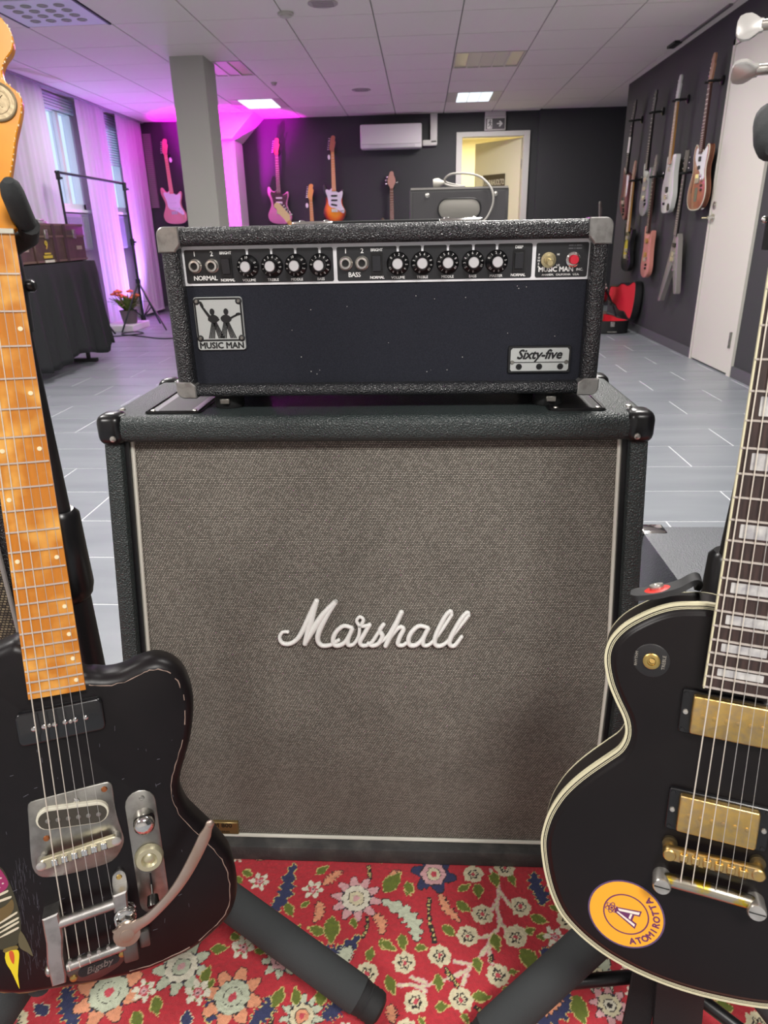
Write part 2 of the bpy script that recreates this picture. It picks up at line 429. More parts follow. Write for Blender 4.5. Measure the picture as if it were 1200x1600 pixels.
part('hinge', G().cyl((1.318, 10.27, 1.75), (1.318, 10.27, 1.86), 0.012), dullsteel, dr)
part('hinge', G().cyl((1.318, 10.27, 0.25), (1.318, 10.27, 0.36), 0.012), dullsteel, dr)
cor_m = mat('corridor_paint', (222, 212, 176), 0.8)
g = G().box(-0.3, -0.2, YB + 0.12, 13.0, 0, 2.45).box(1.75, 1.85, YB + 0.12, 13.0, 0, 2.45).box(-0.3, 1.85, 13.0, 13.1, 0, 2.45).box(-0.3, 1.85, YB + 0.1, 13.0, 2.4, 2.5)
struct('wall_corridor', g, cor_m, 'cream corridor seen through the doorway')
solo('corridor_window', G().box(0.35, 0.56, 12.95, 12.995, 0.9, 2.0), mat('bright_pane', (255, 252, 236), 0.5, emit=((255, 250, 230), 3.0)), 'tall bright pane at the end of the corridor', 'window', (0.45, 12.97, 0.9))
# poster on the door leaf
pm = face(0, 0, 0)
pdir = (A - B).normalized()
pfr = Matrix(((pdir.x, 0, pdir.y, 0), (pdir.y, 0, -pdir.x, 0), (0, 1, 0, 0), (0, 0, 0, 1)))
pc = B.lerp(A, 0.45) + Vector((pdir.y, -pdir.x, 0)) * 0.024
pM = Matrix.Translation((pc.x, pc.y, 1.605)) @ pfr
ps = thing('door_poster', 'dark brown sign with pale block lettering on the open door', 'sign', M=pM)
part('board', G().box(-0.2, 0.2, -0.10, 0.10, 0, 0.008), mat('poster_brown', (66, 56, 40), 0.6), ps)
part('lettering', text('KITARAHUOLTO', 0.066, 0.001, bold=0.0012).mv(0, -0.022, 0.0095).xf(Matrix.Diagonal((0.78, 1.5, 1, 1))), mat('poster_ink', (206, 198, 176), 0.6), ps)

# ---- white door in the right wall
wd_m = mat('white_door', (206, 203, 194), 0.45)
d1 = struct('door_1', G().box(XR - 0.02, XR + 0.02, 5.035, 5.095, 0, 2.2).box(XR - 0.02, XR + 0.02, 5.805, 5.84, 0, 2.2).box(XR - 0.02, XR + 0.02, 5.035, 5.84, 2.165, 2.2), wd_m, 'plain white door in the right wall')
part('door_leaf', G().rbox(XR - 0.016, XR + 0.02, 5.10, 5.80, 0.012, 2.16, 0.002, 1), wd_m, d1)
hd = part('door_handle', G().cyl((XR - 0.016, 5.755, 1.055), (XR - 0.06, 5.755, 1.055), 0.011).cyl((XR - 0.055, 5.755, 1.055), (XR - 0.055, 5.86, 1.055), 0.009), chrome, d1)
part('escutcheon', G().cyl((XR - 0.0165, 5.755, 1.055), (XR - 0.024, 5.755, 1.055), 0.026), nickel, d1)
part('lock_cylinder', G().cyl((XR - 0.0165, 5.755, 1.14), (XR - 0.026, 5.755, 1.14), 0.027).cyl((XR - 0.026, 5.755, 1.14), (XR - 0.03, 5.755, 1.14), 0.012), nickel, d1)
part('hinge', G().cyl((XR - 0.024, 5.105, 0.19), (XR - 0.024, 5.105, 0.30), 0.010).box(XR - 0.019, XR - 0.016, 5.09, 5.13, 0.19, 0.30), dullsteel, d1)
part('hinge', G().cyl((XR - 0.024, 5.105, 1.80), (XR - 0.024, 5.105, 1.91), 0.010), dullsteel, d1)

# ---- ceiling fittings
lens = mat('lit_lens', (250, 252, 255), 0.5, emit=((226, 246, 255), 0.8))
fix_m = mat('fixture_enamel', (196, 190, 182), 0.5)
fix_y = mat('fixture_reflector', (206, 196, 168), 0.35)
def lit_fixture(i, j, lab, x0, x1):
    x, y = GX(i), GY(j)
    t = thing('ceiling_light', lab, 'ceiling light', (x + CX / 2, y + CY / 2, ZC - 0.012), 'square ceiling lights')
    part('housing', G().box(x + 0.006, x + CX - 0.006, y + 0.005, y + CY - 0.005, ZC - 0.001, ZC + 0.011), fix_m, t)
    w = (x1 - x0) / 3
    for k in range(3): part('lens', G().box(x0 + k * w + 0.006, x0 + (k + 1) * w - 0.006, y + 0.03, y + CY - 0.03, ZC - 0.008, ZC - 0.001), lens, t)
lit_fixture(1, 5, 'lit square ceiling light above the doorway', 0.395, 0.785)
lit_fixture(-3, 5, 'lit square ceiling light beside the magenta glow', -2.06, -1.67)
def louvre_fixture(i, j, lab):
    x, y = GX(i), GY(j)
    t = thing('ceiling_light', lab, 'ceiling light', (x + CX / 2, y + CY / 2, ZC - 0.002), 'square ceiling lights')
    part('housing', G().box(x + 0.006, x + CX - 0.006, y + 0.005, y + CY - 0.005, ZC + 0.008, ZC + 0.0115), fix_y, t)
    part('frame', G().box(x + 0.006, x + 0.02, y + 0.005, y + CY - 0.005, ZC - 0.003, ZC + 0.008).box(x + CX - 0.02, x + CX - 0.006, y + 0.005, y + CY - 0.005, ZC - 0.003, ZC + 0.008)
         .box(x + 0.02, x + CX - 0.02, y + 0.005, y + 0.02, ZC - 0.003, ZC + 0.008).box(x + 0.02, x + CX - 0.02, y + CY - 0.02, y + CY - 0.005, ZC - 0.003, ZC + 0.008), fix_m, t)
    for k in range(1, 5):
        xx = x + 0.02 + (CX - 0.04) * k / 5
        part('louvre', G().box(xx - 0.008, xx + 0.008, y + 0.02, y + CY - 0.02, ZC - 0.003, ZC + 0.008), fix_m, t)
    for k in range(1, 4):
        xx = x + 0.02 + (CX - 0.04) * (k + 0.5) / 5
        part('diffuser', G().box(xx - 0.05, xx + 0.05, y + 0.03, y + CY - 0.03, ZC + 0.003, ZC + 0.008), fix_m, t)
louvre_fixture(1, 2, 'unlit louvred ceiling light over the middle of the room')
louvre_fixture(-3, 2, 'unlit louvred ceiling light partly behind the pillar')
# supply air diffuser
x, y = GX(-4), GY(-1)
t = thing('air_diffuser', 'square ceiling air diffuser with rows of round nozzles', 'air vent', (x + CX / 2, y + CY / 2, ZC - 0.004))
part('plate', G().box(x + 0.02, x + CX - 0.02, y + 0.02, y + CY - 0.02, ZC - 0.004, ZC + 0.011), mat('vent_plate', (214, 214, 232), 0.45), t)
part('rim', G().box(x + 0.004, x + 0.02, y + 0.004, y + CY - 0.004, ZC - 0.006, ZC + 0.011), mat('vent_slot', (60, 58, 62), 0.6), t)
part('rim', G().box(x + CX - 0.02, x + CX - 0.004, y + 0.004, y + CY - 0.004, ZC - 0.006, ZC + 0.011), mat('vent_slot', (60, 58, 62), 0.6), t)
for a in range(4):
    for b in range(4): part('nozzle', G().lathe([(0.034, 0.002), (0.034, -0.004), (0.022, -0.006), (0.018, -0.002)], (x + 0.14 + a * 0.11, y + 0.13 + b * 0.11, ZC - 0.004), (0, 0, 1), 16), mat('nozzle', (150, 150, 144), 0.5), t)
def disc(px, py, r, lab, name='smoke_detector', cat='smoke detector'):
    t = thing(name, lab, cat, (px, py, ZC - 0.03))
    part('base', G().cyl((px, py, ZC), (px, py, ZC - 0.012), r, n=24), mat('detector_white', (190, 184, 178), 0.5), t)
    part('dome', G().lathe([(r * 0.75, 0.018), (r * 0.72, 0.006), (r * 0.4, 0.0)], (px, py, ZC - 0.03), (0, 0, 1), 24), mat('detector_white', (190, 184, 178), 0.5), t)
disc(-0.93, 5.62, 0.055, 'round smoke detector at a ceiling grid crossing')
disc(-1.47, 7.92, 0.03, 'tiny round ceiling sensor beyond the pillar', 'ceiling_sensor', 'sensor')
for (px, py, lab) in ((-0.64, 8.45, 'small flat ceiling speaker grille over the sunburst guitar'), (-0.65, 5.44, 'small flat ceiling speaker grille at the top of the picture')):
    t = thing('ceiling_grille', lab, 'air vent', (px, py, ZC - 0.004))
    part('plate', G().prism(circ(px, py, 0.1, 28), ZC - 0.004, ZC), mat('grille_grey', (172, 162, 162), 0.6), t)
    for k in range(4): part('slot', G().box(px - 0.07, px + 0.07, py - 0.055 + k * 0.035, py - 0.043 + k * 0.035, ZC - 0.0055, ZC - 0.004), mat('slot_grey', (140, 130, 132), 0.6), t)
# track-mounted spot on the right ceiling edge
t = thing('ceiling_track', 'thin dark spotlight track along the right ceiling edge', 'light track', (2.0, 6.7, ZC - 0.02))
part('rail', G().box(2.10, 2.125, 5.8, 6.95, ZC - 0.012, ZC), mat('track_grey', (110, 104, 106), 0.5), t)
part('adapter', G().box(2.06, 2.12, 6.78, 6.98, ZC - 0.02, ZC - 0.002), black_mt, t)

# ---- air conditioner and exit sign on the back wall
ac_m = mat('ac_white', (206, 200, 204), 0.45)
t = thing('air_conditioner', 'white wall-mounted split air conditioner on the dark back wall', 'air conditioner', (-0.4, YB - 0.1, 2.0))
part('casing', G().rbox(-0.79, 0.0, YB - 0.2, YB, 2.0, 2.28, 0.02, 3), ac_m, t)
part('front_panel', G().rbox(-0.78, -0.01, YB - 0.21, YB - 0.2, 2.05, 2.272, 0.004, 1), ac_m, t)
part('outlet_flap', G().box(-0.68, -0.09, YB - 0.206, YB - 0.19, 2.008, 2.045), mat('ac_flap', (188, 183, 188), 0.5), t)
pc_m = mat('duct_white', (204, 200, 198), 0.5)
t = thing('pipe_cover', 'white pipe duct rising from the air conditioner to the ceiling', 'duct', (0.1, YB - 0.04, 2.03))
part('riser', G().rbox(0.11, 0.2, YB - 0.07, YB, 2.06, ZC, 0.01, 2), pc_m, t)
part('elbow', G().rbox(0.01, 0.2, YB - 0.07, YB, 2.03, 2.1, 0.015, 2), pc_m, t)
t = thing('exit_sign', 'exit sign with running figure and arrow above the doorway', 'exit sign', (0.94, YB - 0.04, 2.19))
part('bracket', G().box(0.81, 1.07, YB - 0.05, YB, 2.33, 2.40), dfr, t)
part('housing', G().rbox(0.805, 1.075, YB - 0.06, YB - 0.005, 2.185, 2.35, 0.006, 1), mat('sign_grey', (176, 170, 170), 0.5), t)
part('sign_face', G().box(0.82, 1.06, YB - 0.064, YB - 0.06, 2.2, 2.32), mat('sign_dark', (70, 66, 70), 0.5), t)
sm = mat('sign_white', (196, 192, 192), 0.5)
def on_sign(poly): return G().prism(ccw(poly), 0, 0.002).xf(face(0, YB - 0.064, 0))
part('arrow', on_sign([(0.96, 2.253), (1.0, 2.253), (0.985, 2.235), (1.0, 2.225), (1.035, 2.26), (1.0, 2.295), (0.985, 2.285), (1.0, 2.267), (0.96, 2.267)]), sm, t)
part('door_symbol', on_sign([(0.835, 2.205), (0.90, 2.205), (0.90, 2.315), (0.835, 2.315)]), sm, t)
g = G().prism(circ(0.874, 2.297, 0.009, 12), 0.002, 0.003)
for pl in ([(0.862, 2.287), (0.876, 2.285), (0.882, 2.255), (0.868, 2.252)], [(0.868, 2.258), (0.882, 2.256), (0.893, 2.238), (0.888, 2.215), (0.881, 2.217), (0.884, 2.237)], [(0.868, 2.258), (0.876, 2.25), (0.86, 2.228), (0.843, 2.222), (0.845, 2.23), (0.856, 2.236)],
           [(0.876, 2.286), (0.895, 2.27), (0.892, 2.263), (0.874, 2.276)], [(0.864, 2.286), (0.848, 2.268), (0.853, 2.262), (0.87, 2.276)]): g.prism(ccw(pl), 0.002, 0.003)
part('running_figure', g.xf(face(0, YB - 0.064, 0)), mat('sign_dark', (70, 66, 70), 0.5), t)
# ================================================================== SPEAKER CABINET
def weave(name, c1, c2, gap, w=0.0031, h=0.0020, msize=0.00042, bumpd=0.0006):
    m = bpy.data.materials.new(name); m.use_nodes = True; nt = m.node_tree; N = nt.nodes; L = nt.links; b = N['Principled BSDF']
    tc = N.new('ShaderNodeTexCoord'); sp = N.new('ShaderNodeSeparateXYZ'); cb = N.new('ShaderNodeCombineXYZ')
    L.new(tc.outputs['Object'], sp.inputs[0]); L.new(sp.outputs[2], cb.inputs[1])
    def mth(op, a, k):
        q = N.new('ShaderNodeMath'); q.operation = op; L.new(a, q.inputs[0])
        if k is not None: q.inputs[1].default_value = k
        return q.outputs[0]
    rw = mth('MULTIPLY', mth('FLOOR', mth('DIVIDE', sp.outputs[2], h), None), w * 0.34)
    sb_ = N.new('ShaderNodeMath'); sb_.operation = 'SUBTRACT'; L.new(sp.outputs[0], sb_.inputs[0]); L.new(rw, sb_.inputs[1]); L.new(sb_.outputs[0], cb.inputs[0])
    br = N.new('ShaderNodeTexBrick'); br.offset = 0.0
    br.inputs['Scale'].default_value = 1.0; br.inputs['Brick Width'].default_value = w; br.inputs['Row Height'].default_value = h
    br.inputs['Mortar Size'].default_value = msize; br.inputs['Mortar Smooth'].default_value = 0.4
    br.inputs['Color1'].default_value = (*lin(c1), 1); br.inputs['Color2'].default_value = (*lin(c2), 1); br.inputs['Mortar'].default_value = (*lin(gap), 1)
    L.new(cb.outputs[0], br.inputs['Vector'])
    no = N.new('ShaderNodeTexNoise'); no.inputs['Scale'].default_value = 9; no.inputs['Detail'].default_value = 2
    L.new(tc.outputs['Object'], no.inputs['Vector'])
    mr = N.new('ShaderNodeMapRange'); mr.inputs[1].default_value = 0.3; mr.inputs[2].default_value = 0.7; mr.inputs[3].default_value = 0.88; mr.inputs[4].default_value = 1.08
    L.new(no.outputs['Fac'], mr.inputs[0])
    vm = N.new('ShaderNodeVectorMath'); vm.operation = 'SCALE'; L.new(br.outputs['Color'], vm.inputs[0]); L.new(mr.outputs[0], vm.inputs['Scale'])
    L.new(vm.outputs[0], b.inputs['Base Color']); b.inputs['Roughness'].default_value = 0.85
    bn = N.new('ShaderNodeBump'); bn.inputs['Strength'].default_value = 0.8; bn.inputs['Distance'].default_value = bumpd; bn.invert = True
    L.new(br.outputs['Fac'], bn.inputs['Height']); L.new(bn.outputs[0], b.inputs['Normal']); return m
grille_m = weave('salt_pepper_grille_cloth', (164, 157, 146), (126, 120, 110), (44, 43, 41), 0.0040, 0.0024, 0.00052)
piping_m = mat('cream_piping', (214, 212, 200), 0.5)
CX0, CX1 = -0.457, 0.313
CABZ = 0.012
cab = thing('speaker_cabinet', 'large black slant-front guitar speaker cabinet with grey-brown woven grille on the rug', 'speaker', (-0.072, 1.04, CABZ))
YT, ZT = 0.936, 0.733; YBn, ZBn = 0.863, 0.372; YBk = 1.215
side = [(YBn, 0.012), (YBn, ZBn), (YT, ZT), (YT, 0.745), (YBk, 0.745), (YBk, 0.012)]
def yz_prism(poly, x0, x1):
    n = len(poly); vs = [(x0, a, b) for a, b in poly] + [(x1, a, b) for a, b in poly]
    fs = [tuple(range(n)), tuple(reversed(range(n, 2 * n)))] + [(i, i + n, (i + 1) % n + n, (i + 1) % n) for i in range(n)]
    return G().add(vs, fs)
def bevelled(g, r, seg=2):
    bm = bmesh.new(); vv = [bm.verts.new(p) for p in g.v]
    for f in g.f: bm.faces.new([vv[i] for i in f])
    bmesh.ops.recalc_face_normals(bm, faces=bm.faces[:])
    es = [e for e in bm.edges if e.calc_face_angle(0) > 0.5]
    bmesh.ops.bevel(bm, geom=es, offset=r, segments=seg, profile=0.5, affect='EDGES'); bm.verts.index_update()
    o = G(); o.add([v.co[:] for v in bm.verts], [[v.index for v in f.verts] for f in bm.faces]); bm.free(); return o
part('side_panel', bevelled(yz_prism(side, CX0, CX0 + 0.026), 0.006), tolex_g, cab)
part('side_panel', bevelled(yz_prism(side, CX1 - 0.026, CX1), 0.006), tolex_g, cab)
part('top_panel', G().rbox(CX0, CX1, 0.930, YBk, 0.732, 0.770, 0.013, 4), tolex_g, cab)
part('bottom_rail', G().rbox(CX0 + 0.024, CX1 - 0.024, 0.861, YBk, 0.012, 0.043, 0.004, 2), mat('dusty_black_vinyl', (58, 58, 58), 0.7, bump=(380, 0.4, 0.0012, 'voronoi'), var=((84, 83, 80), 25, 0.45, 0.7)), cab)
part('back_panel', G().box(CX0 + 0.026, CX1 - 0.026, 1.19, 1.21, 0.043, 0.732), black_mt, cab)
# inner black strip and grille frame (slanted above the bend)
def strip(x0, x1, off0, off1, m, name, z_low=0.043, z_hi=0.733):
    k = (YT - YBn) / (ZT - ZBn)
    pr = [(YBn + off0, z_low), (YBn + off0, ZBn), (YBn + off0 + k * (z_hi - ZBn), z_hi), (YBn + off1 + k * (z_hi - ZBn), z_hi), (YBn + off1, ZBn), (YBn + off1, z_low)]
    return part(name, yz_prism(pr, x0, x1), m, cab, ang=25)
gx0, gx1 = CX0 + 0.032, CX1 - 0.032
strip(CX0 + 0.024, gx0 + 0.001, 0.012, 0.05, black_mt, 'baffle_edge')
strip(gx1 - 0.001, CX1 - 0.024, 0.012, 0.05, black_mt, 'baffle_edge')
gr = strip(gx0, gx1, 0.0215, 0.045, grille_m, 'grille_cloth')
k_ = (YT - YBn) / (ZT - ZBn)
def gy(z): return YBn + max(0, z - ZBn) * k_
for (xx) in (gx0 + 0.003, gx1 - 0.003):
    part('piping', G().tube([(xx, gy(0.047) + 0.0195, 0.047), (xx, gy(ZBn) + 0.0195, ZBn), (xx, gy(0.733) + 0.0195, 0.733)], 0.0033, 8), piping_m, cab)
part('piping', G().tube([(gx0, 0.8815, 0.0475), (gx1, 0.8815, 0.0475)], 0.0033, 8), piping_m, cab)
part('piping', G().tube([(gx0, gy(0.73) + 0.021, 0.7305), (gx1, gy(0.73) + 0.021, 0.7305)], 0.0025, 8), black_mt, cab)
# corner protectors
for sx, x0, x1 in ((-1, CX0 - 0.004, CX0 + 0.034), (1, CX1 - 0.034, CX1 + 0.004)):
    c = part('corner_protector', G().rbox(x0, x1, 0.925, 0.968, 0.729, 0.7745, 0.013, 4), black_pl, cab)
    part('rivet', G().lathe([(0.0045, 0), (0.004, 0.002), (0.0015, 0.003)], ((x0 + x1) / 2 - sx * 0.006, 0.925, 0.741), (0, -1, 0), 14), nickel, c)
    part('rivet', G().lathe([(0.0045, 0), (0.004, 0.002), (0.0015, 0.003)], ((x0 + x1) / 2 - sx * 0.012, 0.958, 0.7745), (0, 0, 1), 14), nickel, c)
    part('corner_protector', G().rbox(x0, x1, YBk - 0.04, YBk + 0.004, 0.729, 0.7745, 0.013, 3), black_pl, cab)
    part('corner_protector', G().rbox(x0, x1, 0.857, 0.9, 0.0125, 0.05, 0.012, 3), black_pl, cab)
# castor cups let into the top
for (x0, x1) in ((-0.398, -0.315), (0.176, 0.256)):
    c = part('castor_cup', G().prism(rrect(x0, x1, 0.951, 1.11, 0.01), 0.770, 0.7718), black_pl, cab)
    part('cup_recess', G().prism(rrect(x0 + 0.017, x1 - 0.017, 0.964, 1.095, 0.004), 0.7718, 0.7720), mat('deep_black', (8, 8, 9), 0.5), c)
    part('cup_rim', G().tube(smooth([(x0 + 0.004, 0.955, 0.7720), (x1 - 0.004, 0.955, 0.7720), (x1 - 0.004, 1.105, 0.7720), (x0 + 0.004, 1.105, 0.7720), (x0 + 0.004, 0.955, 0.7720)], 1, False), 0.0018, 8), black_pl, c)
    for (ax, ay) in ((x0 + 0.011, 0.962), (x1 - 0.011, 0.962)):
        part('screw', G().lathe([(0.004, 0), (0.003, 0.002), (0.001, 0.0025)], (ax, ay, 0.7718), (0, 0, 1), 12), nickel, c)
# script logo, moulded white plastic: brush strokes in logo millimetres
Z0 = (380, 880, 2.857)
ST = [([(206, 288), (182, 290), (169, 314), (182, 338), (212, 342), (242, 326), (266, 294), (298, 225), (333, 152)], (13, 18, 21)),
      ([(333, 152), (317, 205), (300, 270), (283, 341)], (20, 26, 20)),
      ([(283, 341), (312, 290), (360, 215), (417, 155)], (18, 26, 20)),
      ([(417, 155), (380, 215), (346, 285), (340, 325), (360, 349), (398, 346), (432, 325)], (20, 22, 18, 15)),
      ([(490, 270), (455, 262), (424, 285), (408, 318), (414, 345), (438, 348), (466, 328), (492, 276)], (16, 19, 19, 17)),
      ([(492, 276), (474, 322), (478, 347), (503, 340), (522, 302), (524, 262)], (18, 18, 14, 13)),
      ([(524, 262), (511, 240), (524, 222), (541, 234), (534, 262), (568, 258)], (13, 14, 16)),
      ([(568, 258), (545, 300), (528, 335), (545, 350), (578, 336), (605, 296), (630, 256)], (18, 18, 15, 15)),
      ([(630, 256), (614, 282), (626, 306), (612, 338), (585, 350), (564, 340)], (17, 19, 18, 15)),
      ([(596, 348), (640, 318), (672, 268), (707, 202)], (13, 14, 17)),
      ([(707, 202), (678, 268), (642, 350)], (20, 21, 19)),
      ([(642, 350), (668, 304), (700, 268), (718, 276), (702, 314), (696, 342), (718, 348), (744, 328)], (14, 17, 19, 18, 14)),
      ([(824, 270), (788, 262), (758, 285), (742, 318), (748, 345), (774, 347), (802, 322), (826, 274)], (16, 19, 19, 17)),
      ([(826, 274), (806, 322), (812, 348), (840, 340), (884, 284), (926, 214)], (18, 18, 14, 15)),
      ([(926, 214), (920, 197), (896, 224), (864, 296), (858, 338), (880, 351), (912, 332), (958, 274), (1000, 216)], (14, 17, 20, 18, 14, 15)),
      ([(1000, 216), (994, 203), (968, 232), (930, 306), (922, 340), (944, 350), (974, 310)], (14, 17, 20, 18, 15))]
lg = G()
for pts, ws in ST:
    q = smooth([(a, b, 0) for a, b in pts], 5, False); out = []; rad = []
    for i, (a, b, _) in enumerate(q):
        px = Z0[0] + a / Z0[2]; py = Z0[1] + b / Z0[2]
        X = (-217.8 + (px - 437) * 0.9758 + (1000 - py) * 0.038) / 1000; Zw = (427 + (1000 - py) * 1.0 + (px - 437) * 0.01) / 1000
        out.append((X, gy(Zw) + 0.0165, Zw))
        t = i / (len(q) - 1) * (len(ws) - 1); j = min(int(t), len(ws) - 2); rad.append((ws[j] + (ws[j + 1] - ws[j]) * (t - j)) * 1.16 / 2.857 / 2000)
    nrm = Vector((0, -1, k_)).normalized()
    lg.tube(out, rad, 10, flat=1.15, up=nrm)
    lg.sphere(out[0], (rad[0], 0.0042, rad[0]), 10, 6).sphere(out[-1], (rad[-1], 0.0042, rad[-1]), 10, 6)
part('script_logo', lg, white_pl, cab, 'white moulded script lettering', ang=60)
# small brass badge low on the grille
bd = part('badge', G().rbox(-0.375, -0.313, 0.8775, 0.8845, 0.0525, 0.078, 0.001, 1), mat('badge_brass', (150, 128, 84), 0.4, 0.7), cab, 'small brass badge')
g = text('JCM 800', 0.0125, 0.0002, bold=0.0003).mv(-0.0005, 0.003, 0).join(text('LEAD SERIES', 0.006, 0.0002).mv(-0.0005, -0.009, 0))
part('lettering', g.xf(face(-0.344, 0.8773, 0.065)), mat('badge_ink', (30, 26, 20), 0.5), bd)

# ================================================================== AMPLIFIER HEAD
HX0, HX1, HZ0, HZ1, HY = -0.348, 0.2425, 0.7905, 1.0160, 0.965
head = thing('amplifier_head', 'black amplifier head with silver-edged control panel standing on the speaker cabinet', 'amplifier', ((HX0 + HX1) / 2, 1.08, 0.770))
HB = HY + 0.25
g = G().rbox(HX0, HX1, HY, HB, HZ1 - 0.024, HZ1, 0.0095, 4)
part('top_board', g, tolex, head)
part('bottom_board', G().rbox(HX0, HX1, HY, HB, HZ0, HZ0 + 0.0165, 0.007, 3), tolex, head)
part('side_board', G().rbox(HX0, HX0 + 0.0245, HY, HB, HZ0 + 0.002, HZ1 - 0.002, 0.0095, 4), tolex, head)
part('side_board', G().rbox(HX1 - 0.0225, HX1, HY, HB, HZ0 + 0.002, HZ1 - 0.002, 0.0095, 4), tolex, head)
part('rear_panel', G().box(HX0 + 0.02, HX1 - 0.02, HB - 0.03, HB - 0.02, HZ0 + 0.01, HZ1 - 0.02), black_mt, head)
cloth_m = mat('blue_black_cloth', (40, 42, 51), 0.92, bump=(1500, 0.6, 0.0005), spec=0.3, var=((30, 32, 40), 900, 0.35, 0.65))
PY = 0.984
part('front_cloth', G().box(HX0 + 0.022, HX1 - 0.020, PY, PY + 0.012, HZ0 + 0.014, 0.9425), cloth_m, head)
# dust and lint flecks on the cloth
fl_ = G(); rr = random.Random(3)
for _ in range(22):
    fx = rr.uniform(-0.30, 0.2); fz = rr.uniform(0.815, 0.935); s = rr.uniform(0.0002, 0.0006)
    fl_.box(fx - s, fx + s, PY - 0.0006, PY - 0.0001, fz - s * rr.uniform(0.4, 1.2), fz + s)
o = part('lint', fl_, mat('lint', (190, 188, 184), 0.8), head, ang=None); o['kind'] = 'stuff'
# control panel
pan = part('control_panel', G().box(-0.3245, 0.2215, PY - 0.002, PY + 0.01, 0.9415, 0.9925), silver_print, head, 'silver-edged black control panel')
FX = [(-0.3205, -0.1185), (-0.1135, 0.1455), (0.1505, 0.2185)]
for (a, b) in FX:
    part('panel_field', G().loft(rrect(a, b, 0.9445, 0.9875, 0.0025), [(0, 0), (0, 0.0006)]).xf(face(0, PY - 0.002, 0)), panel_blk, pan)
KX = [-0.2345, -0.2015, -0.1690, -0.1363, -0.0318, 0.0008, 0.0345, 0.0680, 0.0990]
for x in KX:
    part('pointer_line', G().prism(ccw([(x - 0.0042, 0.9885), (x - 0.0016, 0.9865), (x - 0.0013, 0.9765), (x + 0.0013, 0.9765), (x + 0.0016, 0.9865), (x + 0.0042, 0.9885)]), 0.0006, 0.0009).xf(face(0, PY - 0.002, 0)), silver_print, pan)
# jacks
for x in (-0.3065, -0.2830, -0.1015, -0.0795):
    j = part('input_jack', G().lathe([(0.0092, 0), (0.0092, 0.003), (0.0078, 0.0042), (0.0072, 0.008), (0.0048, 0.0085), (0.0042, 0.0050)], (x, PY - 0.0025, 0.967), (0, -1, 0), 24), nickel, head)
    part('jack_hole', G().cyl((x, PY - 0.0079, 0.967), (x, PY - 0.0084, 0.967), 0.0041), mat('deep_black', (8, 8, 9), 0.5), j)
# rocker switches
for x in (-0.2640, -0.0600, 0.1280):
    s = part('rocker_switch', G().box(x - 0.0075, x + 0.0075, PY - 0.0045, PY - 0.002, 0.9515, 0.9800), black_pl, head)
    part('rocker', G().add([(x - 0.0052, PY - 0.0046, 0.9555), (x + 0.0052, PY - 0.0046, 0.9555), (x + 0.0052, PY - 0.0046, 0.9765), (x - 0.0052, PY - 0.0046, 0.9765), (x - 0.0052, PY - 0.0060, 0.9565), (x + 0.0052, PY - 0.0060, 0.9565), (x + 0.0052, PY - 0.0105, 0.9755), (x - 0.0052, PY - 0.0105, 0.9755)], BF), mat('rocker_black', (46, 46, 49), 0.25), s)
# knobs: skirt, grip, spun metal cap, numerals
def dial():
    g = G()
    for n in range(11):
        a = math.radians(235 - n * 29)   # 0..10 clockwise
        t = text(str(n), 0.0043, 0.0, bold=0.0001).mv(0, -0.0016, 0)
        t.xf(Matrix.Rotation(a - math.pi / 2, 4, 'Z') @ Matrix.Translation((0, 0.0117, 0)))
        t.xf(Matrix.Identity(4)); g.join(t)
    return g
DIAL = dial()
cap_m = mat('spun_aluminium', (232, 232, 234), 0.3, 0.85)
turn = [150, 20, 165, -60, -95, 15, 25, 35, -80]
for i, x in enumerate(KX):
    zc = 0.9655; ax = (x, PY - 0.0025, zc)
    k = part('knob', G().lathe([(0.0150, 0), (0.0150, 0.0016), (0.0138, 0.0030), (0.0092, 0.0062), (0.0086, 0.0155), (0.0076, 0.0170)], ax, (0, -1, 0), 28), black_pl, head)
    part('cap', G().lathe([(0.0070, 0.0168), (0.0070, 0.0178), (0.0062, 0.0186)], ax, (0, -1, 0), 24), cap_m, k)
    dg = G().add(DIAL.v, DIAL.f)
    dg.v = [(p[0], p[1], 0.0035 + max(0, (0.0140 - math.hypot(p[0], p[1]))) * 0.82) for p in dg.v]
    part('numerals', dg.xf(face(x, PY - 0.0025, zc) @ Matrix.Rotation(math.radians(turn[i]), 4, 'Z')), mat('dial_ink', (186, 186, 184), 0.5), k, ang=None)
# panel lettering
def letter(s, x, z, size, bold=0.0001, **kw): return part('lettering', text(s, size, 0.0, bold=bold, **kw).xf(face(x, PY - 0.0027, z)), white_ink, pan, ang=None)
for s, x in (('1', -0.3065), ('2', -0.2830), ('1', -0.1015), ('2', -0.0795)): letter(s, x, 0.9795, 0.0085, 0.0002)
letter('NORMAL', -0.2945, 0.9485, 0.0085, 0.0002, space=0.9); letter('BASS', -0.0905, 0.9495, 0.0085, 0.0002, space=0.9)
for x, a, b in ((-0.2640, 'BRIGHT', 'NORMAL'), (-0.0600, 'BRIGHT', 'NORMAL'), (0.1280, 'DEEP', 'NORMAL')):
    letter(a, x, 0.9815, 0.0050, 0.0002, space=0.9); letter(b, x, 0.9467, 0.0050, 0.0002, space=0.9)
for x, s in zip(KX, ['VOLUME', 'TREBLE', 'MIDDLE', 'BASS', 'VOLUME', 'TREBLE', 'MIDDLE', 'BASS', 'MASTER']): letter(s, x, 0.9462, 0.0047, 0.0001)
letter('MUSIC MAN', 0.1775, 0.9518, 0.0085, 0.0004); letter('INC.', 0.2085, 0.9525, 0.0045)
letter('ANAHEIM,   CALIFORNIA   U.S.A.', 0.1840, 0.9467, 0.0034, 0.0001)
letter('HI', 0.1795, 0.9718, 0.0034); letter('LO', 0.1800, 0.9585, 0.0034)
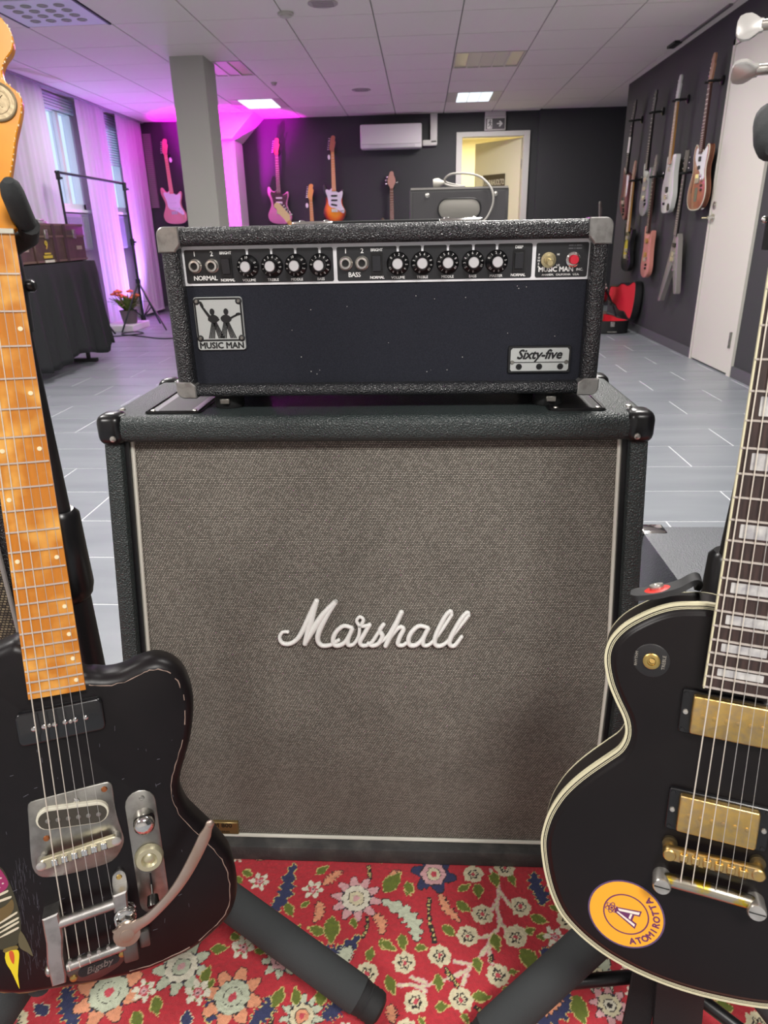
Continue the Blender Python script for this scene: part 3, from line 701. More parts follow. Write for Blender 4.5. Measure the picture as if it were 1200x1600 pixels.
for i, ch in enumerate('POWER'): letter(ch, 0.1545, 0.9718 - i * 0.0037, 0.0034)
dim = G()
for r_ in range(2):
    xx = 0.1925
    for w_ in (0.006, 0.0015, 0.007):
        dim.box(xx, xx + w_, PY - 0.0028, PY - 0.0026, 0.9832 - r_ * 0.0038, 0.9846 - r_ * 0.0038); xx += w_ + 0.0012
part('lettering', dim, mat('faint_ink', (92, 92, 96), 0.6), pan, ang=None)
# toggle and pilot lamp
t_ = part('toggle_switch', G().lathe([(0.0098, 0), (0.0098, 0.003), (0.0062, 0.0035), (0.0060, 0.006)], (0.1668, PY - 0.0025, 0.9663), (0, -1, 0), 24), mat('pale_brass', (200, 186, 146), 0.3, 1.0), head)
part('toggle_bat', G().tube([(0.1668, PY - 0.008, 0.9663), (0.1668, PY - 0.017, 0.9640), (0.1668, PY - 0.021, 0.9632)], [0.0026, 0.0042, 0.0034], 14), mat('ivory_brass', (214, 198, 150), 0.35, 0.6), t_)
l_ = part('pilot_lamp', G().lathe([(0.0096, 0), (0.0096, 0.003), (0.0078, 0.004), (0.0074, 0.0015)], (0.1990, PY - 0.0025, 0.9663), (0, -1, 0), 24), chrome, head)
part('jewel', G().lathe([(0.0062, 0.002), (0.0062, 0.009), (0.0054, 0.011)], (0.1990, PY - 0.0025, 0.9663), (0, -1, 0), 20), mat('red_jewel', (206, 26, 52), 0.2, coat=0.5), l_)
# logo plate, upper left
badge_s = mat('badge_silver', (182, 186, 184), 0.5, 0.15, bump=(900, 0.5, 0.0004))
badge_k = mat('badge_black', (24, 25, 27), 0.45)
bp = part('logo_plate', G().loft(rrect(-0.0350, 0.0335, -0.0360, 0.0360, 0.004), [(0, 0), (0, 0.0022), (0.0006, 0.003)]).xf(face(-0.2810, PY, 0.8905)), badge_s, head, 'square silver logo plate')
def onb(g, z): return g.xf(face(-0.2810, PY - z, 0.8905))
part('plate_field', onb(G().prism(rrect(-0.0340, 0.0325, -0.0235, 0.0350, 0.003), 0, 0.0003), 0.003), badge_k, bp)
part('plate_panel', onb(G().prism(rrect(-0.0315, 0.0300, -0.0210, 0.0325, 0.001), 0, 0.0003), 0.0033), badge_s, bp)
for (a, b) in ((-0.0300, 0.0305), (0.0290, 0.0305), (-0.0300, -0.0195), (0.0290, -0.0195)):
    s = part('screw_boss', onb(G().lathe([(0.0046, 0), (0.0046, 0.0006), (0.0030, 0.0012)], (a, b, 0), (0, 0, 1), 16), 0.0034), badge_k, bp)
    part('screw', onb(G().lathe([(0.0026, 0), (0.0018, 0.0009)], (a, b, 0), (0, 0, 1), 12), 0.0046), dullsteel, bp)
lg = G()
def leg(x0, x1, z0=-0.0195, z1=0.0050, n=4, w=0.0024):
    for i in range(n):
        dx = (i - (n - 1) / 2) * w
        lg.prism(ccw([(x0 + dx - 0.0008, z0), (x0 + dx + 0.0008, z0), (x1 + dx * 0.55 + 0.0006, z1), (x1 + dx * 0.55 - 0.0006, z1)]), 0, 0.0005)
leg(-0.0135, -0.0085); leg(0.0005, -0.0080); leg(0.0030, 0.0085); leg(0.0175, 0.0095)
for (cx, cz, sg) in ((-0.0085, 0.0, -1), (0.0090, 0.0, 1)):
    lg.prism(circ(cx + sg * 0.001, 0.0165, 0.0034, 14, 0.0044), 0, 0.0006)                      # head
    lg.prism(ccw(smooth([(cx - 0.0070, 0.0090), (cx, 0.0128), (cx + 0.0070, 0.0090), (cx + 0.0055, 0.0035), (cx, 0.0015), (cx - 0.0055, 0.0035)], 3)), 0, 0.0006)
lg.prism(ccw(smooth([(-0.0160, 0.0050), (-0.0080, 0.0020), (0.0000, 0.0060), (-0.0060, 0.0100), (-0.0140, 0.0110)], 3)), 0, 0.0007)
lg.prism(ccw([(-0.0150, 0.0080), (-0.0115, 0.0100), (-0.0215, 0.0240), (-0.0238, 0.0225)]), 0, 0.0006)
lg.prism(ccw(smooth([(-0.0238, 0.0225), (-0.0205, 0.0240), (-0.0235, 0.0305), (-0.0262, 0.0290)], 2)), 0, 0.0006)
lg.prism(ccw(smooth([(0.0030, 0.0060), (0.0110, 0.0015), (0.0170, 0.0060), (0.0140, 0.0105), (0.0070, 0.0095)], 3)), 0, 0.0007)
lg.prism(ccw([(0.0150, 0.0060), (0.0160, 0.0095), (0.0250, 0.0135), (0.0255, 0.0110)]), 0, 0.0006)
lg.prism(ccw(smooth([(0.0240, 0.0110), (0.0300, 0.0122), (0.0290, 0.0150), (0.0240, 0.0142)], 2)), 0, 0.0006)
part('musicians_emblem', onb(lg, 0.0036), badge_k, bp, ang=None)
part('lettering', onb(text('MUSIC MAN', 0.0118, 0.0003, bold=0.0004).mv(-0.0006, -0.0333, 0), 0.0032), badge_k, bp, ang=None)
# model plate, lower right
mp_ = part('model_plate', G().loft(rrect(-0.0435, 0.0430, -0.0185, 0.0190, 0.003), [(0, 0), (0, 0.0022), (0.0006, 0.003)]).xf(face(0.1635, PY, 0.8360)), badge_k, head, 'small silver model plate')
def onm(g, z): return g.xf(face(0.1635, PY - z, 0.8360))
pl = [(-0.0400, -0.0130), (-0.0385, -0.0155), (0.0380, -0.0155), (0.0400, -0.0130), (0.0400, 0.0130), (0.0375, 0.0160), (-0.0375, 0.0160), (-0.0400, 0.0130)]
part('plate_panel', onm(G().prism(pl, 0, 0.0004), 0.003), badge_s, mp_)
part('divider', onm(G().box(-0.036, 0.036, -0.0040, -0.0030, 0, 0.0003), 0.0034), badge_k, mp_)
part('lettering', onm(text('Sixty-five', 0.0180, 0.0003, shear=0.30, bold=0.0005, space=0.95).mv(-0.001, 0.0015, 0), 0.0037), badge_k, mp_, ang=None)
for a in (-0.0280, 0.0000, 0.0290):
    g = G().prism(circ(a, -0.0095, 0.0042, 18), 0, 0.0005)
    for q in range(8): g.prism(ccw([(a + 0.004 * math.cos(q * 0.785 + 0.1), -0.0095 + 0.004 * math.sin(q * 0.785 + 0.1)), (a + 0.004 * math.cos(q * 0.785 - 0.1), -0.0095 + 0.004 * math.sin(q * 0.785 - 0.1)), (a, -0.0095)]), 0.0005, 0.0010)
    part('rosette', onm(g, 0.0034), badge_k, mp_, ang=None)
for a in (-0.0375, 0.0370):
    part('screw', onm(G().lathe([(0.0030, 0), (0.0022, 0.0012)], (a, -0.0035, 0), (0, 0, 1), 12), 0.0034), dullsteel, mp_)
# metal corners, feet, handle
for (x0, x1, z0, z1) in ((HX0 - 0.0012, HX0 + 0.029, HZ1 - 0.031, HZ1 + 0.0012), (HX1 - 0.029, HX1 + 0.0012, HZ1 - 0.031, HZ1 + 0.0012),
                         (HX0 - 0.0012, HX0 + 0.027, HZ0 - 0.0012, HZ0 + 0.022), (HX1 - 0.027, HX1 + 0.0012, HZ0 - 0.0012, HZ0 + 0.022)):
    top = z1 > 0.9; left = x0 < 0
    # L-shaped pressed corner with rounded outer corner and a scooped inner corner
    w, h = x1 - x0, z1 - z0; n = 6; pts = []
    R = 0.011
    pts += [(0, 0)] if False else []
    outer = [(R - R * math.cos(a), h - R + R * math.sin(a)) for a in [math.pi / 2 * i / n for i in range(n + 1)]]
    inner = [(w, h), (w, 0.0105 if top else 0.006), (w - 0.002, 0.0075 if top else 0.004), (w - 0.006, 0.003 if top else 0.001), (w - 0.0075, 0), (0, 0)]
    poly = outer + inner
    if not left: poly = [(w - a, b) for a, b in poly]
    if not top: poly = [(a, h - b) for a, b in poly]
    c = part('metal_corner', G().loft(ccw(poly), [(0.0, -0.028), (0.0, 0.0), (0.0014, 0.0016)]).xf(face(x0, HY - 0.0006, z0)), corner_mt, head)
for x in (-0.284, 0.182):
    f = part('rubber_foot', G().lathe([(0.020, 0), (0.022, 0.003), (0.021, 0.0175), (0.019, 0.0205)], (x, 1.0, 0.770), (0, 0, 1), 24), rubber, head)
    part('foot_clip', G().rbox(x - 0.007, x + 0.007, 0.972, 0.984, 0.7785, 0.7865, 0.001, 1), dullsteel, f)
    part('rubber_foot', G().lathe([(0.020, 0), (0.022, 0.003), (0.021, 0.0175), (0.019, 0.0205)], (x, 1.16, 0.770), (0, 0, 1), 24), rubber, head)
hs = part('carry_handle', G().rbox(-0.15, 0.05, 1.068, 1.098, 1.0150, 1.0208, 0.0026, 2), rubber, head)
for (a, b) in ((-0.186, -0.126), (0.024, 0.086)):
    c = part('handle_end', G().rbox(a, b, 1.062, 1.104, 1.0150, 1.0212, 0.0028, 2), chrome, head)
    for xx in (a + 0.012, b - 0.012): part('screw', G().lathe([(0.005, 0), (0.004, 0.0016), (0.001, 0.0024)], (xx, 1.083, 1.0208), (0, 0, 1), 12), chrome, c)
# ================================================================== ELECTRIC GUITARS IN THE FOREGROUND
def fr(n, S): return S * (1 - 2 ** (-n / 12))
def strings(par, xs0, xs1, y0, y1, z0, z1, rad, mats, extra=None):
    for i in range(6):
        pts = [(xs0[i], y0, z0), (xs1[i], y1, z1)]
        if extra: pts += [extra[i]] if not isinstance(extra[i], list) else extra[i]
        part('string', G().tube(pts, rad[i], 6), mats[i], par)
wound = mat('wound_string', (226, 218, 204), 0.4, 0.35, bump=(3000, 0.4, 0.0002))
plain = mat('plain_string', (206, 204, 200), 0.35, 0.5)
fretwire = mat('fret_wire', (214, 205, 196), 0.3, 0.6)

# ------------------------------------------------------------------ left: worn black offset guitar with vibrato tailpiece
ML = Matrix(((0.9215156, -0.03828705, 0.38644935, -0.40275036), (0.3863561, 0.1908825, -0.90238176, 0.67573916),
             (-0.03921689, 0.98086593, 0.19069364, 0.00638745 + CAM_Z), (0, 0, 0, 1)))
SL = 0.6477
lg_ = thing('electric_guitar', 'worn black offset electric guitar with amber maple neck and curved vibrato arm, on the left', 'guitar', M=ML, off=(0, -0.838, -0.035))
blk_worn = mat('worn_black_lacquer', (19, 15, 17), 0.38, coat=0.0, spec=0.3, bump=(60, 0.08, 0.0006), var=((15, 12, 14), 40, 0.35, 0.7))
BL = mm([(26, -451), (35, -453), (48, -456.5), (64, -456), (81, -450.5), (93, -448), (105, -448.5), (118.5, -455), (129, -467), (135, -482), (137.8, -500),
         (136, -523), (130, -552), (122, -575), (115, -594), (112, -609), (113.5, -625), (119, -642), (130, -660), (142.5, -679), (154, -699), (162, -717), (166, -740), (165.5, -767), (159, -789),
         (148, -804), (131, -816), (112, -827), (91, -833), (63, -838), (38, -839), (14, -837), (-19, -833), (-41, -829), (-63, -825.5), (-86, -820), (-108, -810),
         (-130, -795), (-150, -772), (-162, -742), (-165, -710), (-158, -675), (-146, -645), (-136, -615), (-133, -585), (-138, -550), (-147, -510), (-154, -470),
         (-157, -430), (-154, -395), (-146, -370), (-132, -358), (-116, -362), (-101, -380), (-88, -398), (-72, -408), (-56, -408), (-44, -404), (-32, -403), (-10, -418), (12, -437)])
BLs = ccw(smooth(BL, 3))
body = part('body', G().loft(BLs, [(0.010, -0.056), (0.004, -0.0535), (0.001, -0.050), (0, -0.046), (0, -0.026), (0.0012, -0.021), (0.004, -0.0165), (0.008, -0.0135), (0.012, -0.0122)]), blk_worn, lg_)
# wear line where the lacquer has chipped on the shoulder (raised bare-wood fleck chain)
wear_m = mat('bare_wood_wear', (150, 128, 116), 0.7)
inn = [Vector(p) for p in inset(BLs, 0.0105)]
def wear(ir, step, rad, thr, seed):
    r = random.Random(seed); g = G(); run = []
    for i in ir:
        p = inn[i % len(inn)]
        a = r.random()
        if a < thr: run.append((p.x + r.uniform(-1, 1) * 0.0008, p.y + r.uniform(-1, 1) * 0.0008, -0.01265))
        if (a >= thr or i == ir[-1]) and len(run) > 1:
            g.tube(run, [rad * r.uniform(0.4, 1.5) for _ in run], 5); run = []
    return g
n_ = len(inn); ang_ = [(i, p) for i, p in enumerate(inn)]
tre = [i for i, p in ang_ if p.x > 0.028]
wg = wear(tre, 1, 0.00055, 0.95, 5)
if wg.f: o = part('lacquer_wear', wg, wear_m, lg_, 'pale chipped lacquer line along the edge'); o['kind'] = 'stuff'
inn = [Vector(p) for p in inset(BLs, 0.0010)]
wg = wear([i for i, p in ang_ if -0.11 < p.x < 0.02 and p.y < -0.8], 1, 0.0016, 0.9, 9)
wg.v = [(p[0], p[1], p[2] - 0.009) for p in wg.v]
if wg.f: o = part('lacquer_wear', wg, mat('tan_wear', (150, 112, 70), 0.7), lg_); o['kind'] = 'stuff'
# scratches
sg = G(); r_ = random.Random(21)
for _ in range(46):
    x = r_.uniform(-0.075, 0.11); y = r_.uniform(-0.80, -0.49); a = r_.choice([0.1, 1.5, 1.6, 0.3]) + r_.uniform(-0.2, 0.2); l = r_.uniform(0.0006, 0.006)
    sg.tube([(x, y, -0.0122), (x + l * math.cos(a), y + l * math.sin(a), -0.0122)], 0.00022, 4)
for _ in range(90):
    x = r_.gauss(-0.062, 0.007); y = r_.uniform(-0.80, -0.655); l = r_.uniform(0.002, 0.02)
    sg.tube([(x, y, -0.0122), (x + r_.uniform(-0.001, 0.002), y + l, -0.0122)], 0.00009, 4)
o = part('scratches', sg, mat('scratch_grey', (96, 95, 106), 0.7), lg_, ang=None); o['kind'] = 'stuff'
# neck
maple = bpy.data.materials.new('amber_maple'); maple.use_nodes = True
def maple_nodes(m):
    N = m.node_tree.nodes; L = m.node_tree.links; b = N['Principled BSDF']; tc = N.new('ShaderNodeTexCoord')
    mp = N.new('ShaderNodeMapping'); mp.inputs['Scale'].default_value = (60, 6, 60); L.new(tc.outputs['Object'], mp.inputs[0])
    gr_ = N.new('ShaderNodeTexNoise'); gr_.inputs['Scale'].default_value = 4; gr_.inputs['Detail'].default_value = 4; L.new(mp.outputs[0], gr_.inputs['Vector'])
    wr = N.new('ShaderNodeTexNoise'); wr.inputs['Scale'].default_value = 30; wr.inputs['Detail'].default_value = 3; L.new(tc.outputs['Object'], wr.inputs['Vector'])
    r1 = N.new('ShaderNodeMapRange'); r1.inputs[1].default_value = 0.46; r1.inputs[2].default_value = 0.70; L.new(wr.outputs['Fac'], r1.inputs[0])
    m1 = N.new('ShaderNodeMix'); m1.data_type = 'RGBA'; m1.inputs[6].default_value = (*lin((204, 124, 24)), 1); m1.inputs[7].default_value = (*lin((240, 176, 80)), 1)
    L.new(r1.outputs[0], m1.inputs[0])
    m2 = N.new('ShaderNodeMix'); m2.data_type = 'RGBA'; m2.blend_type = 'MULTIPLY'; m2.inputs[0].default_value = 0.22
    L.new(m1.outputs[2], m2.inputs[6]); L.new(gr_.outputs['Fac'], m2.inputs[7]); L.new(m2.outputs[2], b.inputs['Base Color'])
    b.inputs['Roughness'].default_value = 0.35; b.inputs['Coat Weight'].default_value = 0.3
maple_nodes(maple)
headmaple = mat('amber_head', (240, 160, 24), 0.3, coat=0.4, var=((226, 142, 16), 14, 0.4, 0.7))
def hwl(y, w0=0.042, w1=0.0555, yn=fr(21, SL)): return (w0 + (w1 - w0) * (-y) / yn) / 2
yE = -0.4625
N_ = 22; vs = []; fs = []
for i in range(N_ + 1):
    y = yE * i / N_; h = hwl(y); dp = 0.021 + 0.003 * (-y) / 0.46
    ring = [(h, 0.0), (h * 1.0, -0.004), (h * 0.93, -0.010), (h * 0.7, -dp * 0.85), (h * 0.35, -dp), (-h * 0.35, -dp), (-h * 0.7, -dp * 0.85), (-h * 0.93, -0.010), (-h, -0.004), (-h, 0.0), (-h * 0.5, 0.0004), (0, 0.0006), (h * 0.5, 0.0004)]
    vs += [(a, y, b - 0.0006) for a, b in ring]
k = 13
for i in range(N_):
    for j in range(k): fs.append((i * k + j, (i + 1) * k + j, (i + 1) * k + (j + 1) % k, i * k + (j + 1) % k))
fs.append(tuple(range(k))); fs.append(tuple(reversed(range(N_ * k, (N_ + 1) * k))))
part('neck', G().add(vs, fs), maple, lg_)
for n in range(1, 22):
    y = -fr(n, SL); h = hwl(y) - 0.0006
    part('fret', G().tube([(-h, y, 0.0), (-h * 0.5, y, 0.0004), (0, y, 0.0006), (h * 0.5, y, 0.0004), (h, y, 0.0)], 0.0011, 6), fretwire, lg_)
pearl_dot = mat('dot_inlay', (240, 226, 186), 0.4)
for n in (3, 5, 7, 9, 12, 15, 17, 19, 21):
    y = -(fr(n, SL) + fr(n - 1, SL)) / 2; h = hwl(y)
    for s_ in ((-1, 1) if n in (7, 12) else ((-1,) if n == 9 else (1,))):
        x = s_ * (h - 0.0075); part('inlay_dot', G().lathe([(0.0022, -0.001), (0.0022, 0.0004)], (x, y, 0), (0, 0, 1), 14), pearl_dot, lg_)
part('nut', G().rbox(-0.0212, 0.0212, -0.0005, 0.0042, -0.004, 0.0022, 0.0005, 1), aged_white, lg_)
HD = mm([(20.5, 4), (20, 14), (19.5, 28), (21.5, 42), (26, 57), (30, 72), (33.5, 85), (38, 98), (41.5, 109), (43, 119), (40, 125), (33, 131), (29.8, 137), (30, 143), (33.5, 151), (39, 158), (42, 165), (42, 173), (38.5, 181), (31, 189), (18, 195), (2, 197), (-10, 192), (-18, 178), (-24, 150), (-31, 110), (-38, 65), (-42, 38), (-40, 26), (-31, 20), (-23, 14), (-20.5, 4)])
part('headstock', G().loft(ccw(smooth(HD, 3)), [(0.001, -0.018), (0, -0.017), (0, -0.0055), (0.001, -0.0045)]), headmaple, lg_)
hc = G(); rr = random.Random(8); hs_in = [Vector(p) for p in ccw(smooth(HD, 3))]
for p in hs_in:
    if p.x > 0.024 and rr.random() < 0.8:
        hc.sphere((p.x - rr.uniform(0.0004, 0.0012), p.y + rr.uniform(-0.002, 0.002), -0.0047), (rr.uniform(0.0003, 0.0009), rr.uniform(0.0004, 0.0016), 0.0003), 6, 4)
o = part('edge_chips', hc, mat('chip_cream', (236, 218, 178), 0.6), lg_); o['kind'] = 'stuff'
for i in range(6):
    y = 0.028 + i * 0.0255; x = -0.033 + i * 0.0035 + (0 if i else -0.002)
    tn = part('tuner_post', G().cyl((x + 0.012, y, -0.0048), (x + 0.012, y, 0.010), 0.003), nickel, lg_)
    part('tuner_button', G().cyl((x - 0.004, y, -0.012), (x - 0.022, y, -0.012), 0.0025).sphere((x - 0.028, y, -0.012), (0.009, 0.0075, 0.004)), nickel, tn)
cn = part('medallion', G().lathe([(0.0172, -0.0045), (0.0172, -0.0028), (0.0162, -0.0022), (0.0150, -0.0026), (0.0148, -0.0030)], (0.0215, 0.1150, 0), (0, 0, 1), 36), mat('coin_metal', (156, 140, 112), 0.45, 0.8, bump=(260, 0.4, 0.0006)), lg_, 'round worn coin-like medallion')
part('coin_relief', G().tube([(0.0095 + 0.0215 - 0.0215 + 0.0215 + 0.0105 * math.cos(a / 20 * 6.283) - 0.0095, 0.1150 + 0.0105 * math.sin(a / 20 * 6.283), -0.0030) for a in range(21)], 0.0006, 6).tube([(0.0165, 0.110, -0.003), (0.0265, 0.121, -0.003)], 0.0009, 6).tube([(0.0175, 0.121, -0.003), (0.0260, 0.1105, -0.003)], 0.0007, 6), mat('coin_metal', (156, 140, 112)), cn)
# neck pickup
RT = lambda a, x, y: Matrix.Translation((x, y, 0)) @ Matrix.Rotation(math.radians(a), 4, 'Z')
pk = part('neck_pickup', G().loft(rrect(-0.0430, 0.0430, -0.0185, 0.0185, 0.006), [(0, -0.0125), (0, -0.0065), (0.0008, -0.0052), (0.0022, -0.0047)]).xf(RT(1.5, -0.001, -0.4965)), mat('pickup_black', (22, 22, 24), 0.22, coat=0.3), lg_, 'black soap-bar pickup')
PX = [-0.0277, -0.0177, -0.0073, 0.0030, 0.0131, 0.0236]
for i, x in enumerate(PX): part('pole_screw', G().lathe([(0.0026, -0.0052), (0.0026, -0.0038), (0.0016, -0.0030)], (x, -0.4975 + i * 0.0004, 0), (0, 0, 1), 12), chrome, pk)
for x in (-0.0125, 0.0082): part('pole_screw', G().lathe([(0.0020, -0.0052), (0.0020, -0.0042), (0.0014, -0.0038)], (x, -0.4970, 0), (0, 0, 1), 10), nickel, pk)
# bridge plate, bridge pickup, bridge
BP = mm([(-46.5, -590), (-44, -584.5), (-38, -582.5), (-5, -581), (30, -579.5), (37, -580.5), (40, -585.5), (40, -600), (40, -615), (42, -633), (44.5, -649), (44, -658), (39, -668), (29, -677.5), (10, -680), (-20, -680), (-38, -677.3), (-46.5, -672.5), (-51, -661), (-50.5, -640), (-48.5, -618)])
bp = part('bridge_plate', G().loft(ccw(smooth(BP, 2)), [(0, -0.0122), (0, -0.0106), (0.0008, -0.0100)]), dullsteel, lg_)
for (x, y, m_) in ((0.0315, -0.5870, 'c'), (-0.0330, -0.6300, 'c'), (0.0020, -0.5930, 's'), (0.0350, -0.6560, 's')):
    part('screw', G().lathe([(0.0035, -0.0100), (0.0028, -0.0088), (0.001, -0.0084)], (x, y, 0), (0, 0, 1), 12), mat('copper_screw', (178, 112, 72), 0.4, 1.0) if m_ == 'c' else chrome, bp)
def stadium(cx, cy, L_, W_, a):
    pts = []
    for i in range(9): t = -math.pi / 2 + math.pi * i / 8; pts.append((L_ / 2 - W_ / 2 + W_ / 2 * math.cos(t), W_ / 2 * math.sin(t)))
    for i in range(9): t = math.pi / 2 + math.pi * i / 8; pts.append((-L_ / 2 + W_ / 2 + W_ / 2 * math.cos(t), W_ / 2 * math.sin(t)))
    M = RT(a, cx, cy); return [(M @ Vector((p[0], p[1], 0))).xy[:] for p in pts]
bpk = part('bridge_pickup', G().loft(stadium(-0.0030, -0.6075, 0.074, 0.0255, -6.5), [(0, -0.0102), (0, -0.0050), (0.0006, -0.0044)]), aged_white, lg_, 'cream-edged bridge pickup')
part('pickup_top', G().loft(stadium(-0.0030, -0.6085, 0.070, 0.0215, -6.5), [(0, -0.0045), (0.0005, -0.0038)]), mat('grey_bobbin', (62, 58, 50), 0.5), bpk)
for i in range(6): part('pole_piece', G().lathe([(0.0026, -0.0040), (0.0026, -0.0032), (0.0018, -0.0029)], (-0.0280 + i * 0.0102, -0.6060 - i * 0.00115, 0), (0, 0, 1), 12), dullsteel, bpk)
tm = part('bridge', G().loft(stadium(-0.0010, -0.6500, 0.0840, 0.0125, 5.6), [(0, -0.0040), (0, 0.0010), (0.001, 0.0020)]), mat('nickel_cream', (196, 188, 160), 0.35, 0.8), lg_)
for i in range(6):
    x = -0.0265 + i * 0.0102; y = -0.6525 + i * 0.00100
    part('saddle', G().rbox(x - 0.0034, x + 0.0034, y - 0.0040, y + 0.0036, 0.0015, 0.0042, 0.0006, 1), chrome, tm)
    part('saddle_slot', G().box(x - 0.0036, x + 0.0036, y - 0.0052, y - 0.0041, 0.0018, 0.0023), mat('deep_black', (8, 8, 9), 0.5), tm)
for (x, y) in ((-0.0400, -0.6540), (0.0380, -0.6462)):
    part('post_screw', G().lathe([(0.0052, -0.0100), (0.0052, 0.0024), (0.0040, 0.0030)], (x, y, 0), (0, 0, 1), 16), nickel, tm)
# control plate with knob, switch cup and lever
cpl = part('control_plate', G().loft(stadium(0.0680, -0.6785, 0.160, 0.0330, 91.0), [(0, -0.0122), (0, -0.0108), (0.0006, -0.0103)]), dullsteel, lg_, 'long rounded steel control plate')
part('screw', G().lathe([(0.0032, -0.0104), (0.0026, -0.0092)], (0.0690, -0.6080, 0), (0, 0, 1), 12), dullsteel, cpl)
part('screw', G().lathe([(0.0026, -0.0104), (0.0020, -0.0094)], (0.0680, -0.6985, 0), (0, 0, 1), 12), black_mt, cpl)
part('volume_knob', G().lathe([(0.0120, -0.0100), (0.0120, 0.002), (0.0112, 0.0075), (0.0085, 0.0105), (0.004, 0.0120)], (0.0690, -0.6325, 0), (0, 0, 1), 24), chrome, cpl)
part('tone_cup', G().lathe([(0.0165, -0.0095), (0.0160, -0.0055), (0.0140, -0.0022), (0.0090, -0.0020), (0.0068, -0.0052), (0.0055, -0.0040), (0.003, -0.0028)], (0.0690, -0.6830, 0), (0, 0, 1), 24), mat('pale_nickel', (196, 190, 160), 0.4, 0.7), cpl)
part('switch_slot', G().box(0.0670, 0.0690, -0.7330, -0.7050, -0.0104, -0.0100), mat('deep_black', (8, 8, 9), 0.5), cpl)
part('switch_lever', G().tube([(0.0680, -0.7200, -0.010), (0.0680, -0.7310, 0.000)], 0.0012, 8).lathe([(0.0060, 0), (0.0070, 0.009), (0.0066, 0.012)], (0.0680, -0.7295, -0.003), (0.0, -0.60, 0.80), 16), mat('lever_tip', (70, 68, 66), 0.25, 0.9), cpl)
# vibrato tailpiece
alu = mat('cast_aluminium', (186, 184, 180), 0.38, 1.0, bump=(300, 0.12, 0.0005), var=((150, 148, 144), 40, 0.4, 0.7))
vt = part('vibrato_base', G().loft(ccw(smooth(mm([(-36, -796), (-33, -808), (-26, -817), (-5, -822), (12, -818), (25, -811), (32, -799), (36, -785), (28, -780), (0, -790), (-28, -792)]), 3)), [(0, -0.0122), (0, -0.0095), (0.0012, -0.0085)]), mat('dark_cast', (112, 108, 104), 0.4, 0.9), lg_)
part('maker_plate', G().loft(stadium(0.0005, -0.8045, 0.046, 0.0125, 9), [(0, -0.0086), (0, -0.0078)]), badge_k, vt)
part('lettering', text('Bigsby', 0.0115, 0.0005, shear=0.4, bold=0.0002).mv(0, -0.0035, -0.0074).xf(RT(9, 0.0005, -0.8045)), dullsteel, vt)
for (x, y) in ((-0.0275, -0.8115), (0.0265, -0.7985)): part('screw', G().lathe([(0.0046, -0.0087), (0.0036, -0.0072), (0.001, -0.0066)], (x, y, 0), (0, 0, 1), 14), brass, vt)
# left side frame
sf = G().loft(ccw(mm([(-46.5, -714), (-30, -711), (-29, -730), (-29, -742), (-32, -765), (-31.5, -790), (-33, -800), (-47, -800), (-48.5, -770), (-46, -745)])), [(0, -0.0122), (0, 0.0075), (0.0015, 0.0090)])
part('side_frame', sf, alu, lg_)
part('axle_end', G().sphere((-0.0490, -0.7830, 0.002), (0.004, 0.0065, 0.0065), 12, 8), alu, lg_)
br_ = G().loft(ccw(smooth(mm([(27, -700), (30, -693), (36, -690.5), (41, -695), (42, -706), (41, -722), (27, -724)]), 2)), [(0, -0.0120), (0, -0.0085)]).loft(ccw(mm([(27, -708), (42, -706), (41, -728), (26, -730)])), [(0, -0.0085), (0, 0.0080), (0.0015, 0.0095)])
b2 = part('hinge_bracket', br_, alu, lg_)
part('screw', G().lathe([(0.0034, -0.0086), (0.0026, -0.0074)], (0.0345, -0.6985, 0), (0, 0, 1), 12), brass, b2)
part('tension_bar', G().cyl((-0.0310, -0.7270, 0.0035), (0.0290, -0.7215, 0.0035), 0.0060, n=18), alu, lg_)
mb = part('string_bar', G().cyl((-0.0300, -0.7840, 0.0035), (0.0330, -0.7780, 0.0035), 0.0056, n=18), alu, lg_)
part('pivot_block', G().rbox(0.0290, 0.0460, -0.8000, -0.7700, -0.010, 0.0080, 0.003, 2).rbox(0.0470, 0.0600, -0.7920, -0.7700, -0.010, 0.0010, 0.003, 2), mat('dark_cast', (112, 108, 104)), lg_)
part('spring', G().tube([(0.0370 + 0.0105 * math.cos(a * 0.7), -0.7385 + 0.0100 * math.sin(a * 0.7), -0.004 + 0.0011 * a * 0.7) for a in range(24)], 0.0014, 8).lathe([(0.0120, 0), (0.0120, 0.003), (0.009, 0.005)], (0.0370, -0.7385, 0.006), (0, 0, 1), 20), chrome, lg_)
arm_m = mat('worn_copper_arm', (182, 166, 156), 0.4, 0.85, var=((168, 144, 124), 20, 0.4, 0.7))
ap = smooth([(0.0290, -0.7565, 0.0165), (0.0400, -0.7500, 0.0170), (0.0500, -0.7450, 0.0180), (0.0624, -0.7390, 0.0195), (0.0853, -0.7206, 0.0205), (0.1044, -0.6993, 0.0210), (0.1237, -0.6696, 0.0210), (0.1393, -0.6412, 0.0205)], 4, False)
vs = []; fs = []
for i, p in enumerate(ap):
    q = Vector(ap[min(i + 1, len(ap) - 1)]) - Vector(ap[max(i - 1, 0)]); q.normalize(); nx = Vector((-q.y, q.x, 0))
    t = i / (len(ap) - 1); w = 0.0070 * max(0, 1 - t * 4.2) + 0.0060 + 0.0008 * math.sin(t * 9)
    if t > 0.96: w *= 0.7
    for (a, z) in ((-1, 0.0012), (-1, -0.0012), (1, -0.0012), (1, 0.0012), (0.6, 0.0022), (-0.6, 0.0022)): 
        P = Vector(p) + nx * w * a; vs.append((P.x, P.y, P.z + z))
k = 6
for i in range(len(ap) - 1):
    for j in range(k): fs.append((i * k + j, (i + 1) * k + j, (i + 1) * k + (j + 1) % k, i * k + (j + 1) % k))
fs.append(tuple(range(k))); fs.append(tuple(reversed(range((len(ap) - 1) * k, len(ap) * k))))
